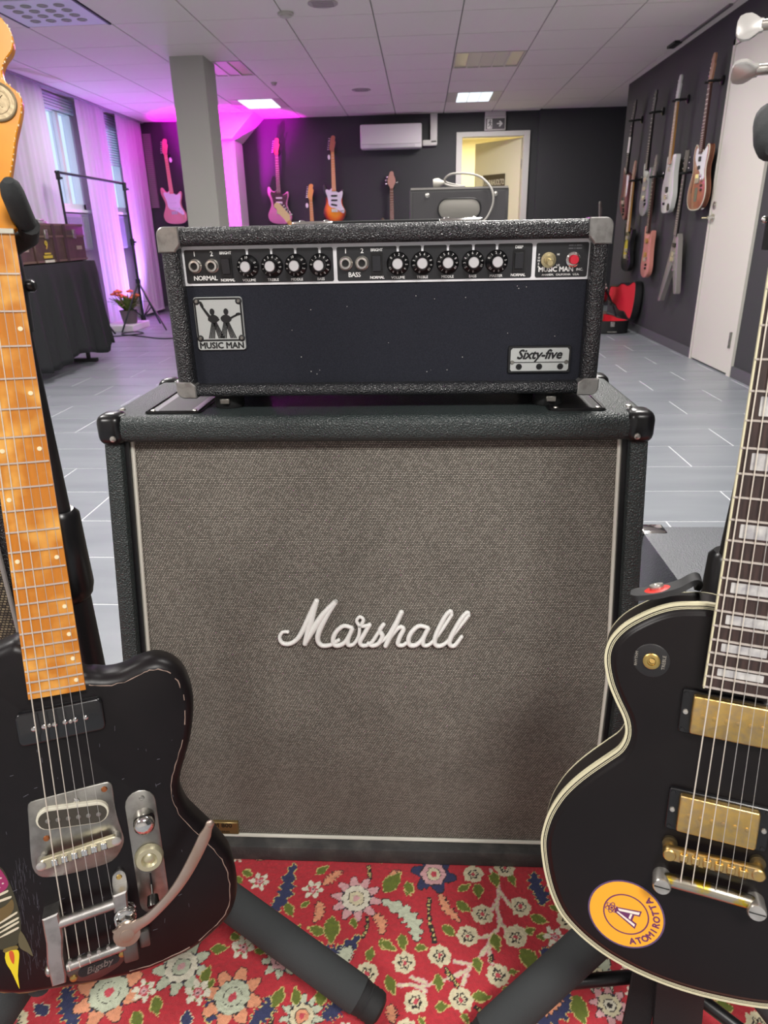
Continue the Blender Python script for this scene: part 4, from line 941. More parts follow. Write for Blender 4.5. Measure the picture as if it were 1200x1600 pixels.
va = part('vibrato_arm', G().add(vs, fs), arm_m, lg_, 'curved flat copper-toned vibrato arm', ang=50)
part('arm_tip', G().sphere(ap[-1], (0.0052, 0.0052, 0.003), 12, 8), arm_m, va)
part('arm_pivot', G().lathe([(0.0135, 0.0100), (0.0150, 0.0160), (0.0145, 0.0182), (0.0080, 0.0188), (0.0078, 0.0195), (0.0055, 0.0200)], (0.0370, -0.7545, 0), (0, 0, 1), 24), arm_m, va)
part('pivot_nut', G().cyl((0.0370, -0.7450, -0.002), (0.0370, -0.7450, 0.0155), 0.0095, n=6), chrome, va)
xn = [-0.0175 + i * 0.0070 for i in range(6)]; xb = [-0.0265 + i * 0.0102 for i in range(6)]
rad = [0.00066, 0.00055, 0.00045, 0.00030, 0.00023, 0.00019]
ms = [wound, wound, wound, plain, plain, plain]
ext = [[(x * 1.0 - 0.001 + i * 0.0004, -0.7262 + i * 0.0009, -0.0030), (x * 1.0 - 0.001 + i * 0.0006, -0.7765 + i * 0.001, -0.0005), (x - 0.001 + i * 0.0006, -0.7775 + i * 0.001, 0.0085), (x - 0.0005 + i * 0.0006, -0.7860 + i * 0.001, 0.0088)] for i, x in enumerate(xb)]
strings(lg_, xn, xb, 0.0015, -0.6520, 0.0022, 0.0046, rad, ms, ext)
for i, x in enumerate(xb): part('ball_pin', G().cyl((x + 0.001, -0.7735 + i * 0.001, 0.0075), (x + 0.001, -0.7735 + i * 0.001, 0.0115), 0.0022, n=10), nickel, mb)
# hand-painted rocket with a flame on the lower bout
def paint(name, poly, rgb, z, k=3): return part(name, G().prism(ccw(smooth(mm(poly), k)), -0.0124, z), mat('paint_%d_%d_%d' % rgb, rgb, 0.4, coat=0.3), lg_)
paint('painted_rocket', [(-96, -655), (-88, -648), (-80, -655), (-75.5, -675), (-72, -700), (-71.5, -725), (-75, -745), (-82, -753), (-92, -753), (-100, -745), (-106, -715), (-105, -680)], (58, 54, 34), -0.0119)
paint('painted_nose', [(-92, -652), (-84, -652), (-79, -663), (-77, -675), (-84, -682), (-93, -680)], (150, 36, 92), -0.0116)
paint('painted_fin', [(-77, -748), (-73, -735), (-68, -752), (-65, -771), (-70, -764), (-76, -757)], (92, 84, 56), -0.0118, 2)
paint('painted_band', [(-102, -706), (-84, -700), (-76, -694), (-76, -706), (-86, -716), (-102, -718)], (104, 84, 44), -0.0116)
for (a, b, c, d_) in ((-100, -688, -79, -683), (-100, -694, -77, -691), (-99, -722, -74, -712), (-98, -727, -73.5, -719), (-97, -732, -74, -724), (-96, -737, -75, -731)):
    paint('painted_line', [(a, b), ((a + c) / 2, (b + d_) / 2 + 1.5), (c, d_ + 1.5), (c + 0.8, d_), (c - 1, d_ - 1.2), ((a + c) / 2, (b + d_) / 2 - 1)], (214, 204, 180), -0.0114, 2)
paint('painted_collar', [(-92, -752), (-79, -752), (-79.5, -757), (-91.5, -757)], (118, 100, 44), -0.0117, 2)
paint('painted_flame', [(-91, -757), (-80, -757), (-78, -763), (-80, -774), (-83, -790), (-83.5, -807), (-86, -795), (-89, -780), (-92, -770)], (228, 206, 26), -0.0116, 2)
paint('painted_flame', [(-87.5, -757), (-84, -757), (-83, -764), (-85, -774), (-87.5, -766)], (206, 84, 34), -0.0113, 2)
for (a, b) in ((-87, -660), (-83, -664), (-88, -668), (-82, -671), (-86, -675)): paint('painted_dot', [(a, b), (a + 1.2, b - 1), (a, b - 1.8), (a - 1.2, b - 1)], (220, 206, 200), -0.0113, 2)

# ------------------------------------------------------------------ right: black single-cut guitar with cream binding and gold hardware
MR = Matrix(((0.94985486, 0.06171296, -0.30654078, 0.31264583), (-0.31256028, 0.21574239, -0.92507367, 0.62990744),
             (0.00904481, 0.97449819, 0.22421298, 0.04759705 + CAM_Z), (0, 0, 0, 1)))
SR = 0.6265
rg = thing('electric_guitar', 'black single-cutaway electric guitar with cream binding, gold pickups and a round orange sticker', 'guitar', M=MR, off=(0, -0.780, -0.04))
blk_gloss = mat('black_gloss_lacquer', (16, 12, 13), 0.34, coat=0.0, spec=0.3, var=((21, 16, 17), 9, 0.45, 0.75))
left = [(-26, -377.5), (-44.6, -379.1), (-60.8, -382.6), (-75, -389), (-89.2, -398.4), (-101.6, -409.1), (-110.3, -420.4), (-115.2, -431.1), (-116.9, -443.3), (-115.2, -456.2), (-109.8, -473.2), (-101.8, -489), (-94.5, -501.5), (-90.5, -512), (-89.8, -524), (-94.3, -537), (-105, -549.5), (-119.9, -566.1), (-133, -582.5), (-144.2, -599.9), (-152.3, -617.9), (-156.7, -632.6), (-159.2, -648), (-159.4, -660), (-157.1, -675), (-151.8, -696.1), (-143, -718.5), (-131.3, -737.0), (-115, -751), (-98.5, -761), (-80.3, -769), (-58.6, -775), (-37.4, -778.5), (-15, -780), (8.7, -779.5), (31.7, -777.1), (50.5, -774.2), (70, -769.5)]
right = [(92, -760), (115, -746), (136, -725), (151, -698), (158, -668), (159, -640), (152, -612), (138, -585), (120, -562), (104, -542), (95, -522), (93, -500), (98, -475), (107, -452), (115, -432), (117, -416), (108, -404), (94, -403), (80, -414), (66, -432), (50, -444), (36, -443), (29, -425), (26, -400), (0, -384)]
LPp = ccw(smooth(mm(left + right), 3))
part('body', G().loft(LPp, [(0.003, -0.0620), (0.0, -0.0590), (0.0, -0.0250)]), blk_gloss, rg)
def ring(poly, w, z0, z1):
    a = poly; b = inset(poly, w); n = len(a)
    vs = [(p[0], p[1], z0) for p in a] + [(p[0], p[1], z1) for p in a] + [(p[0], p[1], z1) for p in b] + [(p[0], p[1], z0) for p in b]
    fs = []
    for q in range(4):
        for i in range(n):
            j = (i + 1) % n; fs.append((q * n + i, q * n + j, ((q + 1) % 4) * n + j, ((q + 1) % 4) * n + i))
    return G().add(vs, fs)
part('top_binding', ring(inset(LPp, -0.0002), 0.0024, -0.0250, -0.0178), cream, rg, 'cream multi-ply binding')
for k_i, (w0, c_) in enumerate(((0.0026, blk_gloss), (0.0033, aged_white), (0.0041, blk_gloss), (0.0047, aged_white))):
    if c_ is aged_white: part('binding_line', ring(inset(LPp, w0), 0.0007, -0.0190, -0.01765), cream, rg)
part('back_binding', ring(inset(LPp, -0.0003), 0.0022, -0.0605, -0.0575), cream, rg)
part('carved_top', G().loft(LPp, [(0.0020, -0.0252), (0.0024, -0.0180), (0.0056, -0.0177), (0.0076, -0.0172), (0.0096, -0.0160), (0.0110, -0.0150), (0.0118, -0.0148)]), blk_gloss, rg)
# neck, fretboard
ebony = mat('rosewood_board', (62, 44, 40), 0.45, var=((42, 30, 28), 30, 0.35, 0.65), stretch=(14, 1.2, 14))
yE = -0.4525
def hwr(y): return (0.0435 + (0.057 - 0.0435) * (-y) / fr(22, SR)) / 2
N_ = 20; vs = []; fs = []; k = 11
for i in range(N_ + 1):
    y = 0.004 + (-0.43 - 0.004) * i / N_; h = hwr(y) * 0.985; dp = 0.0215 + 0.003 * (-y) / 0.45
    for a, b in [(h, -0.0062), (h * 0.97, -0.009), (h * 0.85, -dp * 0.66), (h * 0.6, -dp * 0.9), (h * 0.25, -dp), (-h * 0.25, -dp), (-h * 0.6, -dp * 0.9), (-h * 0.85, -dp * 0.66), (-h * 0.97, -0.009), (-h, -0.0062), (0, -0.0062)]: vs.append((a, y, b))
for i in range(N_):
    for j in range(k): fs.append((i * k + j, (i + 1) * k + j, (i + 1) * k + (j + 1) % k, i * k + (j + 1) % k))
fs.append(tuple(range(k))); fs.append(tuple(reversed(range(N_ * k, (N_ + 1) * k))))
part('neck', G().add(vs, fs), blk_gloss, rg)
fbp = [(hwr(0) - 0.0014, 0), (-hwr(0) + 0.0014, 0), (-hwr(yE) + 0.0014, yE), (hwr(yE) - 0.0014, yE)]
fb = part('fretboard', G().prism(ccw(fbp), -0.0063, 0.0), ebony, rg)
for s_ in (-1, 1):
    part('board_binding', G().prism(ccw([(s_ * hwr(0), 0), (s_ * (hwr(0) - 0.0015), 0), (s_ * (hwr(yE) - 0.0015), yE), (s_ * hwr(yE), yE)]), -0.0063, 0.0001), cream, rg)
part('nut', G().rbox(-0.0218, 0.0218, 0.0, 0.0045, -0.004, 0.0022, 0.0005, 1), aged_white, rg)
for n in range(1, 23):
    y = -fr(n, SR); h = hwr(y) - 0.0005
    part('fret', G().tube([(-h, y, -0.0003), (-h * 0.5, y, 0.0004), (0, y, 0.0006), (h * 0.5, y, 0.0004), (h, y, -0.0003)], 0.0012, 6), fretwire, rg)
pearl = mat('pearl_block', (196, 194, 190), 0.25, var=((158, 156, 158), 90, 0.35, 0.65))
for n in (1, 3, 5, 7, 9, 12, 15, 17, 19, 21):
    y0, y1 = -fr(n - 1, SR), -fr(n, SR); L_ = y0 - y1; m_ = (y0 + y1) / 2; hh = L_ * (0.30 if n > 14 else 0.33); w = hwr(m_) - 0.0095
    part('block_inlay', G().prism(rrect(-w, w, m_ - hh, m_ + hh, 0.0005, 1), -0.001, 0.0003), pearl, rg)
HR = mm([(21, 4), (24, 20), (33, 40), (39, 70), (40, 110), (41, 150), (40, 180), (34, 188), (22, 190), (10, 186), (0, 182), (-10, 186), (-22, 190), (-34, 188), (-40, 180), (-41, 150), (-40, 110), (-39, 70), (-33, 40), (-24, 20), (-21, 4)])
hm = RT(0, 0, 0); tilt = Matrix.Rotation(math.radians(-9), 4, 'X')
part('headstock', G().loft(ccw(smooth(HR, 2)), [(0, -0.016), (0, -0.003), (0.001, -0.002)]).xf(tilt), blk_gloss, rg)
part('head_binding', ring(ccw(smooth(HR, 2)), 0.0015, -0.005, -0.0016).xf(tilt), cream, rg)
for i in range(3):
    for s_ in (-1, 1):
        y = 0.0820 + i * 0.0370 + (0.0 if s_ < 0 else 0.0)
        tn = part('tuner', G().lathe([(0.0065, -0.004), (0.0065, 0.0), (0.0045, 0.002), (0.0032, 0.010), (0.0032, 0.012)], (s_ * 0.026, y, -0.002), (0, 0, 1), 16).cyl((s_ * 0.030, y, -0.013), (s_ * 0.0500, y, -0.013), 0.0042).xf(tilt), nickel, rg)
        kp = [(0, -0.0045), (0.003, -0.0052), (0.010, -0.0100), (0.0185, -0.0085), (0.0205, 0.0), (0.0185, 0.0085), (0.010, 0.0100), (0.003, 0.0052), (0, 0.0045)]
        gg = G().loft(ccw(smooth(kp, 2)), [(0.0012, -0.0026), (0, -0.0018), (0, 0.0018), (0.0012, 0.0026)])
        if s_ < 0: gg.v = [(-p[0], p[1], p[2]) for p in gg.v]; gg.f = [f[::-1] for f in gg.f]
        gg.xf(Matrix.Translation((s_ * 0.0485, y, -0.013)) @ Matrix.Rotation(math.radians(8 if i == 1 else (68 if i == 0 else 10)) , 4, 'X')).xf(tilt)
        part('tuner_button', gg, mat('tuner_nickel', (206, 204, 200), 0.3, 0.45), tn, ang=50)
# pickups
for (yc, w, lab, hasr) in ((-0.4820, 0.0345, 'neck', 1), (-0.5830, 0.0345, 'bridge', 1)):
    rgp = part('pickup_ring', G().loft(rrect(-0.0440, 0.0440, yc - 0.0215, yc + 0.0215, 0.003), [(0, -0.0165), (0, -0.0105), (0.0008, -0.0098)]), black_pl, rg)
    cov = part('humbucker', G().loft(rrect(-w, w, yc - 0.0188, yc + 0.0188, 0.0025), [(0, -0.012), (0, -0.0052), (0.0006, -0.0042), (0.0016, -0.0038)]), gold, rg, 'worn gold humbucker cover')
    for i in range(6): part('pole_screw', G().lathe([(0.0022, -0.0039), (0.0022, -0.0034), (0.0012, -0.0031)], (-0.0250 + i * 0.0100, yc + (0.0085 if lab == 'neck' else -0.0085) * (-1 if lab == 'neck' else 1) * 0 - 0.0, 0), (0, 0, 1), 10), gold, cov)
    for (a, b) in ((-0.0395, 0.0), (0.0395, 0.0)): part('screw', G().lathe([(0.0026, -0.0100), (0.0022, -0.0082), (0.001, -0.0078)], (a, yc, 0), (0, 0, 1), 12), nickel, rgp)
    for (a, b) in ((-0.0405, 0.0180), (-0.0405, -0.0180), (0.0405, 0.0180), (0.0405, -0.0180)): part('screw', G().lathe([(0.0022, -0.0100), (0.0018, -0.0088)], (a, yc + b, 0), (0, 0, 1), 10), black_mt, rgp)
part('pickguard', G().prism(rrect(0.046, 0.070, -0.60, -0.475, 0.008), -0.0150, -0.0118), black_pl, rg)
tb = part('bridge', G().loft(stadium(0.001, -0.6235, 0.0880, 0.0135, 1.5), [(0, -0.0060), (0, -0.0010), (0.001, 0.0002)]), gold, rg)
for i in range(6):
    x = -0.0247 + i * 0.0102
    part('saddle', G().rbox(x - 0.0036, x + 0.0036, -0.6275, -0.6205, -0.0005, 0.0024, 0.0006, 1), gold, tb)
    part('saddle_screw', G().lathe([(0.0020, -0.0002), (0.0016, 0.0014)], (x, -0.6188, 0), (0, 0, 1), 10), brass, tb)
    part('saddle_slot', G().box(x - 0.0030, x + 0.0030, -0.6298, -0.6280, 0.0002, 0.0006), mat('dark_gold', (86, 62, 26), 0.5, 0.6), tb)
for x, y in ((-0.0372, -0.6255), (0.0392, -0.6228)):
    p_ = part('bridge_post', G().lathe([(0.0060, -0.0150), (0.0060, 0.0004), (0.0050, 0.0014)], (x, y, 0), (0, 0, 1), 18), gold, tb)
    part('thumbwheel', G().lathe([(0.0070, -0.0150), (0.0070, -0.0110)], (x, y + 0.005, 0), (0, 0, 1), 18), mat('dark_brass', (92, 82, 62), 0.45, 0.8), tb)
tg = part('tailpiece', G().tube([(-0.042, -0.6570, -0.006), (-0.034, -0.6545, -0.005), (0.0, -0.6535, -0.0045), (0.036, -0.6545, -0.005), (0.043, -0.6570, -0.006)], [0.0060, 0.0066, 0.0070, 0.0066, 0.0060], 14), mat('peeling_gold', (182, 176, 160), 0.28, 1.0, var=((206, 180, 60), 55, 0.50, 0.60)), rg)
for x in (-0.0405, 0.0420):
    st = part('stud', G().lathe([(0.0086, -0.0160), (0.0086, 0.0030), (0.0074, 0.0048), (0.003, 0.0052)], (x, -0.6580, 0), (0, 0, 1), 22), nickel, tg)
    part('stud_slot', G().box(x - 0.007, x + 0.007, -0.6586, -0.6575, 0.0046, 0.0054), mat('deep_black', (8, 8, 9), 0.5), tg)
xn = [-0.0178 + i * 0.00712 for i in range(6)]; xb = [-0.0247 + i * 0.0102 for i in range(6)]
strings(rg, xn, xb, 0.002, -0.6240, 0.0022, 0.0030, rad, ms, [(x * 1.0, -0.6500, 0.0010) for x in xb])
# pickup selector with its plastic washer
sw = part('selector_washer', G().lathe([(0.0165, -0.0180), (0.0165, -0.0144), (0.0155, -0.0139)], (-0.0742, -0.4398, 0), (0, 0, 1), 32), mat('washer_black', (30, 29, 30), 0.4), rg)
part('selector_nut', G().lathe([(0.0078, -0.0139), (0.0078, -0.0118), (0.0060, -0.0108), (0.0040, -0.0108), (0.0036, -0.0124)], (-0.0742, -0.4398, 0), (0, 0, 1), 20), mat('switch_brass', (200, 172, 104), 0.3, 1.0), sw)
part('selector_stem', G().cyl((-0.0742, -0.4398, -0.013), (-0.0738, -0.4385, -0.0110), 0.0026), mat('stem_dark', (110, 88, 44), 0.5, 0.8), sw)
g = text('TREBLE', 0.0044, 0.0).xf(Matrix.Translation((-0.0618, -0.4398, -0.0138)) @ Matrix.Rotation(math.radians(90), 4, 'Z'))
g.join(text('RHYTHM', 0.0036, 0.0).xf(Matrix.Translation((-0.0868, -0.4398, -0.0138)) @ Matrix.Rotation(math.radians(90), 4, 'Z')))
part('lettering', g, mat('faded_ink', (150, 144, 134), 0.6), sw, ang=None)
# strap end on the upper bout: leather tab, red washer, chrome strap lock
leather = mat('black_leather', (34, 34, 36), 0.6, bump=(500, 0.4, 0.0006))
# (the strap is a thing of its own: it hangs from the guitar)
sp = thing('guitar_strap', 'black leather strap end with a red washer on the black single-cut guitar', 'strap', M=MR, off=(-0.074, -0.374, -0.04))
pth = [(-0.0985, -0.3900, -0.041), (-0.0930, -0.3885, -0.041), (-0.0830, -0.3860, -0.041), (-0.0700, -0.3815, -0.041), (-0.0550, -0.3745, -0.042), (-0.0450, -0.3680, -0.047), (-0.0410, -0.3690, -0.060), (-0.042, -0.378, -0.075)]
q = smooth(pth, 4, False); vs = []; fs = []
for i, p in enumerate(q):
    t = i / (len(q) - 1); w = 0.0165 * min(1, 0.55 + t * 3.0)
    d = Vector(q[min(i + 1, len(q) - 1)]) - Vector(q[max(i - 1, 0)]); d.normalize(); nz = Vector((0, 0, 1)); nx = d.cross(nz).normalized() * -0.0026
    for (a, b) in ((1, 0), (1, 1), (-1, 1), (-1, 0)):
        P = Vector(p) + Vector((0, 0, w * a)) + nx * b * 2 + Vector((0, 0.002, 0)); vs.append(tuple(P))
for i in range(len(q) - 1):
    for j in range(4): fs.append((i * 4 + j, (i + 1) * 4 + j, (i + 1) * 4 + (j + 1) % 4, i * 4 + (j + 1) % 4))
fs += [(0, 1, 2, 3), tuple(reversed(range(len(q) * 4 - 4, len(q) * 4)))]
part('leather_tab', G().add(vs, fs), leather, sp, ang=60)
nd = Vector((-0.34, 0.94, 0)).normalized()
c0 = Vector((-0.0740, -0.3815, -0.041))
part('washer', G().lathe([(0.0128, 0.000), (0.0128, 0.0022), (0.0118, 0.0030)], c0 + nd * 0.0035, nd, 26), mat('red_rubber', (222, 52, 44), 0.45), sp)
part('strap_button', G().lathe([(0.0062, 0), (0.0070, 0.002), (0.0064, 0.0042), (0.0030, 0.0042), (0.0026, 0.003)], c0 + nd * 0.0065, nd, 20), nickel, sp)
# round sticker
sc = Vector((-0.0685, -0.7118, 0)); zt = -0.01475
stk = solo('round_sticker', G().prism(circ(0, 0, 0.0372, 48), 0, 0.0002), mat('sticker_purple', (92, 70, 108), 0.35), 'round orange sticker with an atomic letter A emblem on the black guitar body', 'sticker')
base_a = math.radians(78)
stk.matrix_world = MR @ Matrix.Translation((sc.x, sc.y, zt)) @ Matrix.Rotation(base_a, 4, 'Z')
OFF[stk.name] = (0, 0, 0)
part('orange_field', G().prism(circ(0, 0, 0.0355, 48), 0.0002, 0.0003), mat('sticker_orange', (244, 170, 44), 0.4), stk)
def rg2(r0, r1, z0, z1):
    g = G(); n = 48; vs = [(r * math.cos(6.2832 * i / n), r * math.sin(6.2832 * i / n), z) for (r, z) in ((r1, z0), (r1, z1), (r0, z1), (r0, z0)) for i in range(n)]
    return g.add(vs, [(q * n + i, q * n + (i + 1) % n, ((q + 1) % 4) * n + (i + 1) % n, ((q + 1) % 4) * n + i) for q in range(4) for i in range(n)])
pur = mat('sticker_ink', (104, 44, 92), 0.4)
part('inner_ring', rg2(0.0208, 0.0222, 0.0003, 0.00036), pur, stk)
g = G(); S_ = 'ATOMIROTTA'
for i, ch in enumerate(S_):
    a = math.radians(-90 + (i - 4.5) * 13.2)
    g.join(text(ch, 0.0092, 0.0, bold=0.0004).xf(Matrix.Rotation(a + math.pi / 2, 4, 'Z') @ Matrix.Translation((0, -0.0322, 0.00036))))
part('lettering', g, pur, stk, ang=None)
g = G().prism(ccw([(-0.0110, -0.0125), (-0.0045, -0.0125), (-0.0032, -0.0075), (0.0032, -0.0075), (0.0045, -0.0125), (0.0110, -0.0125), (0.0030, 0.0110), (-0.0030, 0.0110)]), 0.0003, 0.00036)
part('letter_a', g, pur, stk)
g = G().prism(ccw([(-0.0088, -0.0112), (-0.0062, -0.0112), (-0.0008, 0.0080), (-0.0022, 0.0090)]), 0.00036, 0.00042).prism(ccw([(0.0058, -0.0112), (0.0090, -0.0112), (0.0024, 0.0090), (0.0004, 0.0070)]), 0.00036, 0.00042).prism(ccw([(-0.0032, -0.0055), (0.0034, -0.0055), (0.0028, -0.0035), (-0.0026, -0.0035)]), 0.00036, 0.00042)
part('letter_highlight', g, mat('sticker_white', (238, 226, 214), 0.4), stk)
g = G()
for a in (0, 60, 120):
    pts = [(Matrix.Rotation(math.radians(a), 3, 'Z') @ Vector((0.0062 * math.cos(t / 16 * 6.2832), 0.0024 * math.sin(t / 16 * 6.2832), 0))) + Vector((0, 0.0145, 0.0004)) for t in range(17)]
    g.tube(pts, 0.00042, 4)
g.prism(circ(0, 0.0145, 0.0014, 12), 0.0003, 0.0005)
part('atom_symbol', g, pur, stk, ang=None)
# ================================================================== GUITARS ON THE WALLS
STRAT = [(28, -470), (50, -478), (75, -472), (95, -455), (112, -440), (125, -448), (130, -475), (125, -510), (112, -550), (104, -590), (108, -630), (125, -670), (148, -710), (158, -750), (150, -795), (120, -825), (70, -840), (10, -842), (-50, -838), (-105, -825), (-145, -795), (-160, -750), (-155, -710), (-135, -665), (-115, -620), (-110, -580), (-122, -535), (-140, -490), (-150, -450), (-150, -415), (-142, -390), (-128, -382), (-112, -395), (-95, -425), (-70, -440), (-45, -435), (-28, -425)]
STRAT_PG = [(-26, -428), (27, -462), (60, -482), (95, -468), (112, -462), (116, -485), (108, -530), (92, -575), (96, -625), (122, -680), (132, -720), (110, -735), (60, -700), (10, -672), (-45, -660), (-78, -625), (-82, -580), (-92, -530), (-112, -470), (-100, -440), (-60, -452)]
OFFSET = [(28, -455), (60, -458), (100, -447), (130, -465), (137, -505), (122, -570), (112, -615), (132, -660), (160, -710), (166, -760), (140, -812), (80, -838), (0, -840), (-80, -825), (-135, -795), (-165, -740), (-160, -680), (-138, -620), (-133, -580), (-148, -510), (-157, -440), (-148, -372), (-125, -356), (-98, -385), (-70, -408), (-28, -400)]
OFFSET_PG = [(-24, -420), (28, -450), (90, -462), (118, -490), (108, -560), (100, -620), (110, -660), (60, -690), (-20, -690), (-70, -650), (-100, -560), (-120, -470), (-60, -430)]
ANGULAR = [(28, -430), (40, -395), (95, -393), (120, -400), (118, -440), (112, -520), (128, -600), (150, -690), (140, -760), (95, -835), (-75, -842), (-105, -800), (-140, -700), (-140, -620), (-110, -540), (-98, -450), (-98, -405), (-70, -398), (-40, -415), (-28, -430)]
HOLLOW = [(28, -440), (60, -455), (95, -425), (125, -408), (148, -430), (148, -490), (130, -550), (135, -610), (165, -670), (185, -735), (170, -800), (110, -850), (0, -862), (-110, -850), (-170, -800), (-185, -735), (-165, -670), (-135, -610), (-130, -550), (-148, -490), (-148, -430), (-125, -395), (-95, -400), (-60, -440), (-28, -430)]
HOLLOW_PG = [(-28, -440), (40, -455), (110, -425), (128, -445), (118, -520), (112, -590), (125, -640), (60, -650), (30, -600), (-30, -560), (-100, -500), (-110, -440), (-80, -420)]
TEARDROP = [(28, -470), (60, -480), (82, -460), (95, -440), (108, -470), (104, -540), (104, -600), (118, -680), (128, -750), (110, -815), (50, -850), (-30, -855), (-95, -825), (-120, -760), (-112, -680), (-98, -600), (-100, -540), (-112, -470), (-115, -420), (-100, -400), (-80, -430), (-55, -455), (-28, -450)]
FLYV = [(30, -440), (55, -475), (185, -880), (178, -900), (128, -905), (20, -700), (0, -680), (-25, -705), (-190, -1005), (-240, -1015), (-245, -1000), (-55, -475), (-30, -440)]
BIRD = [(28, -455), (60, -470), (95, -462), (112, -480), (118, -530), (108, -590), (112, -650), (135, -720), (150, -790), (138, -850), (85, -885), (40, -870), (-30, -835), (-90, -800), (-130, -740), (-130, -680), (-112, -610), (-110, -540), (-130, -470), (-140, -420), (-118, -400), (-85, -425), (-55, -450), (-28, -440)]
def wall_guitar(label, M, outline, bodym, neckm, boardm, headm, pg=None, pgm=None, pickups=(), knobs=(), tail=None, head='six', k=3, extra=None, group='guitars on the walls', binding=None, thick=0.044):
    o = thing('hanging_guitar', label, 'guitar', M=M, off=(0, 0, 0), group=group)
    poly = ccw(smooth(mm(outline), k)) if k > 1 else ccw(mm(outline))
    part('body', G().loft(poly, [(0.006, -0.012 - thick), (0, -0.018 - thick * 0.8), (0, -0.016), (0.005, -0.012)]), bodym, o)
    if binding: part('binding', ring(inset(poly, -0.001), 0.006, -0.018, -0.0112), binding, o)
    part('neck', G().add([(-0.021, 0, -0.006), (0.021, 0, -0.006), (0.028, -0.46, -0.006), (-0.028, -0.46, -0.006), (-0.012, 0, -0.022), (0.012, 0, -0.022), (0.018, -0.46, -0.026), (-0.018, -0.46, -0.026)], [(0, 1, 2, 3), (7, 6, 5, 4), (0, 4, 5, 1), (1, 5, 6, 2), (2, 6, 7, 3), (3, 7, 4, 0)]), neckm, o)
    part('fretboard', G().prism(ccw([(-0.021, 0), (0.021, 0), (0.028, -0.465), (-0.028, -0.465)]), -0.006, 0.0), boardm, o)
    g = G()
    for n in range(1, 21):
        y = -fr(n, 0.648); h = 0.021 + 0.007 * -y / 0.465; g.box(-h, h, y - 0.0012, y + 0.0012, 0, 0.0012)
    f = part('frets', g, fretwire, o, ang=None); f['kind'] = 'stuff'
    H6 = [(21, 0), (20, 25), (28, 60), (38, 95), (44, 118), (34, 130), (33, 145), (40, 165), (34, 185), (10, 192), (-12, 180), (-24, 140), (-36, 70), (-42, 40), (-32, 20), (-21, 0)]
    H33 = [(21, 0), (26, 20), (38, 45), (42, 100), (44, 165), (30, 180), (0, 172), (-30, 180), (-44, 165), (-42, 100), (-38, 45), (-26, 20), (-21, 0)]
    HP = [(21, 0), (24, 20), (36, 50), (40, 90), (24, 140), (8, 190), (-8, 190), (-24, 140), (-40, 90), (-36, 50), (-24, 20), (-21, 0)]
    HB = [(21, 0), (26, 25), (48, 60), (52, 100), (44, 130), (30, 160), (28, 190), (6, 205), (-18, 196), (-28, 170), (-44, 130), (-52, 80), (-44, 45), (-26, 20), (-21, 0)]
    hp = {'six': H6, 'three': H33, 'point': HP, 'bass': HB}[head]
    part('headstock', G().loft(ccw(smooth(mm(hp), 2)), [(0, -0.019), (0, -0.006), (0.001, -0.005)]), headm, o)
    ys = [(-1, 30 + i * 25) for i in range(6)] if head == 'six' else ([(s, 45 + i * 38) for i in range(3) for s in (-1, 1)] if head != 'bass' else [(-1, 55), (-1, 95), (-1, 135), (1, 70)])
    for (s, y) in ys:
        xx = (-0.040 + (y - 30) * 0.00018) if head == 'six' else s * (0.042 if head != 'point' else max(0.014, 0.046 - max(0, y - 80) * 0.00032))
        if head == 'bass': xx = s * (0.05 if y < 120 else 0.036)
        part('tuner', G().cyl((xx, y / 1000, -0.012), (xx + s * 0.016, y / 1000, -0.012), 0.003, n=8).sphere((xx + s * 0.022, y / 1000, -0.012), (0.008, 0.007, 0.004) if head != 'bass' else (0.013, 0.012, 0.005), 10, 6), chrome, o)
    if pg: part('pickguard', G().prism(ccw(smooth(mm(pg), k)), -0.012, -0.0098), pgm, o)
    for (x, y, w, h, a, m_) in pickups:
        part('pickup', G().loft(rrect(-w / 2000, w / 2000, -h / 2000, h / 2000, min(w, h) / 4100), [(0, -0.012), (0, -0.003), (0.001, -0.002)]).xf(RT(a, x / 1000, y / 1000)), m_, o)
    for (x, y, m_) in knobs: part('control_knob', G().lathe([(0.011, -0.012), (0.010, 0.002), (0.008, 0.003)], (x / 1000, y / 1000, 0), (0, 0, 1), 14), m_, o)
    if tail: part('bridge', G().loft(rrect(-0.042, 0.042, tail / 1000 - 0.02, tail / 1000 + 0.02, 0.004), [(0, -0.012), (0, -0.004), (0.001, -0.003)]), nickel, o)
    if extra: extra(o)
    return o
def hanger(M, label):
    """black wall hanger: round base, arm, padded yoke (frame: nut of the guitar, wall behind)"""
    o = thing('wall_hanger', label, 'hanger', M=M, group='guitar wall hangers')
    dz = -0.10
    part('base', G().lathe([(0.034, 0), (0.034, 0.012), (0.020, 0.020)], (0, 0.018, dz + 0.0), (0, 0, 1), 20), black_pl, o)
    part('arm', G().cyl((0, 0.018, dz + 0.012), (0, 0.016, -0.036), 0.009), black_mt, o)
    part('yoke', G().tube(smooth([(-0.034, 0.010, 0.022), (-0.034, 0.012, -0.012), (-0.024, 0.014, -0.036), (0.0, 0.015, -0.042), (0.024, 0.014, -0.036), (0.034, 0.012, -0.012), (0.034, 0.010, 0.022)], 3, False), 0.0085, 10), rubber, o)
wp = mat('white_pickguard', (222, 222, 226), 0.35)
tort = mat('tortoise_guard', (92, 48, 66), 0.35, var=((60, 34, 46), 60, 0.4, 0.6))
rosew = mat('rosewood', (88, 60, 56), 0.5)
maple2 = mat('maple', (206, 150, 84), 0.45)
darkneck = mat('dark_neck', (40, 34, 36), 0.5)
pu_w = mat('white_cover', (226, 224, 220), 0.4)
pu_b = mat('black_cover', (24, 24, 26), 0.4)
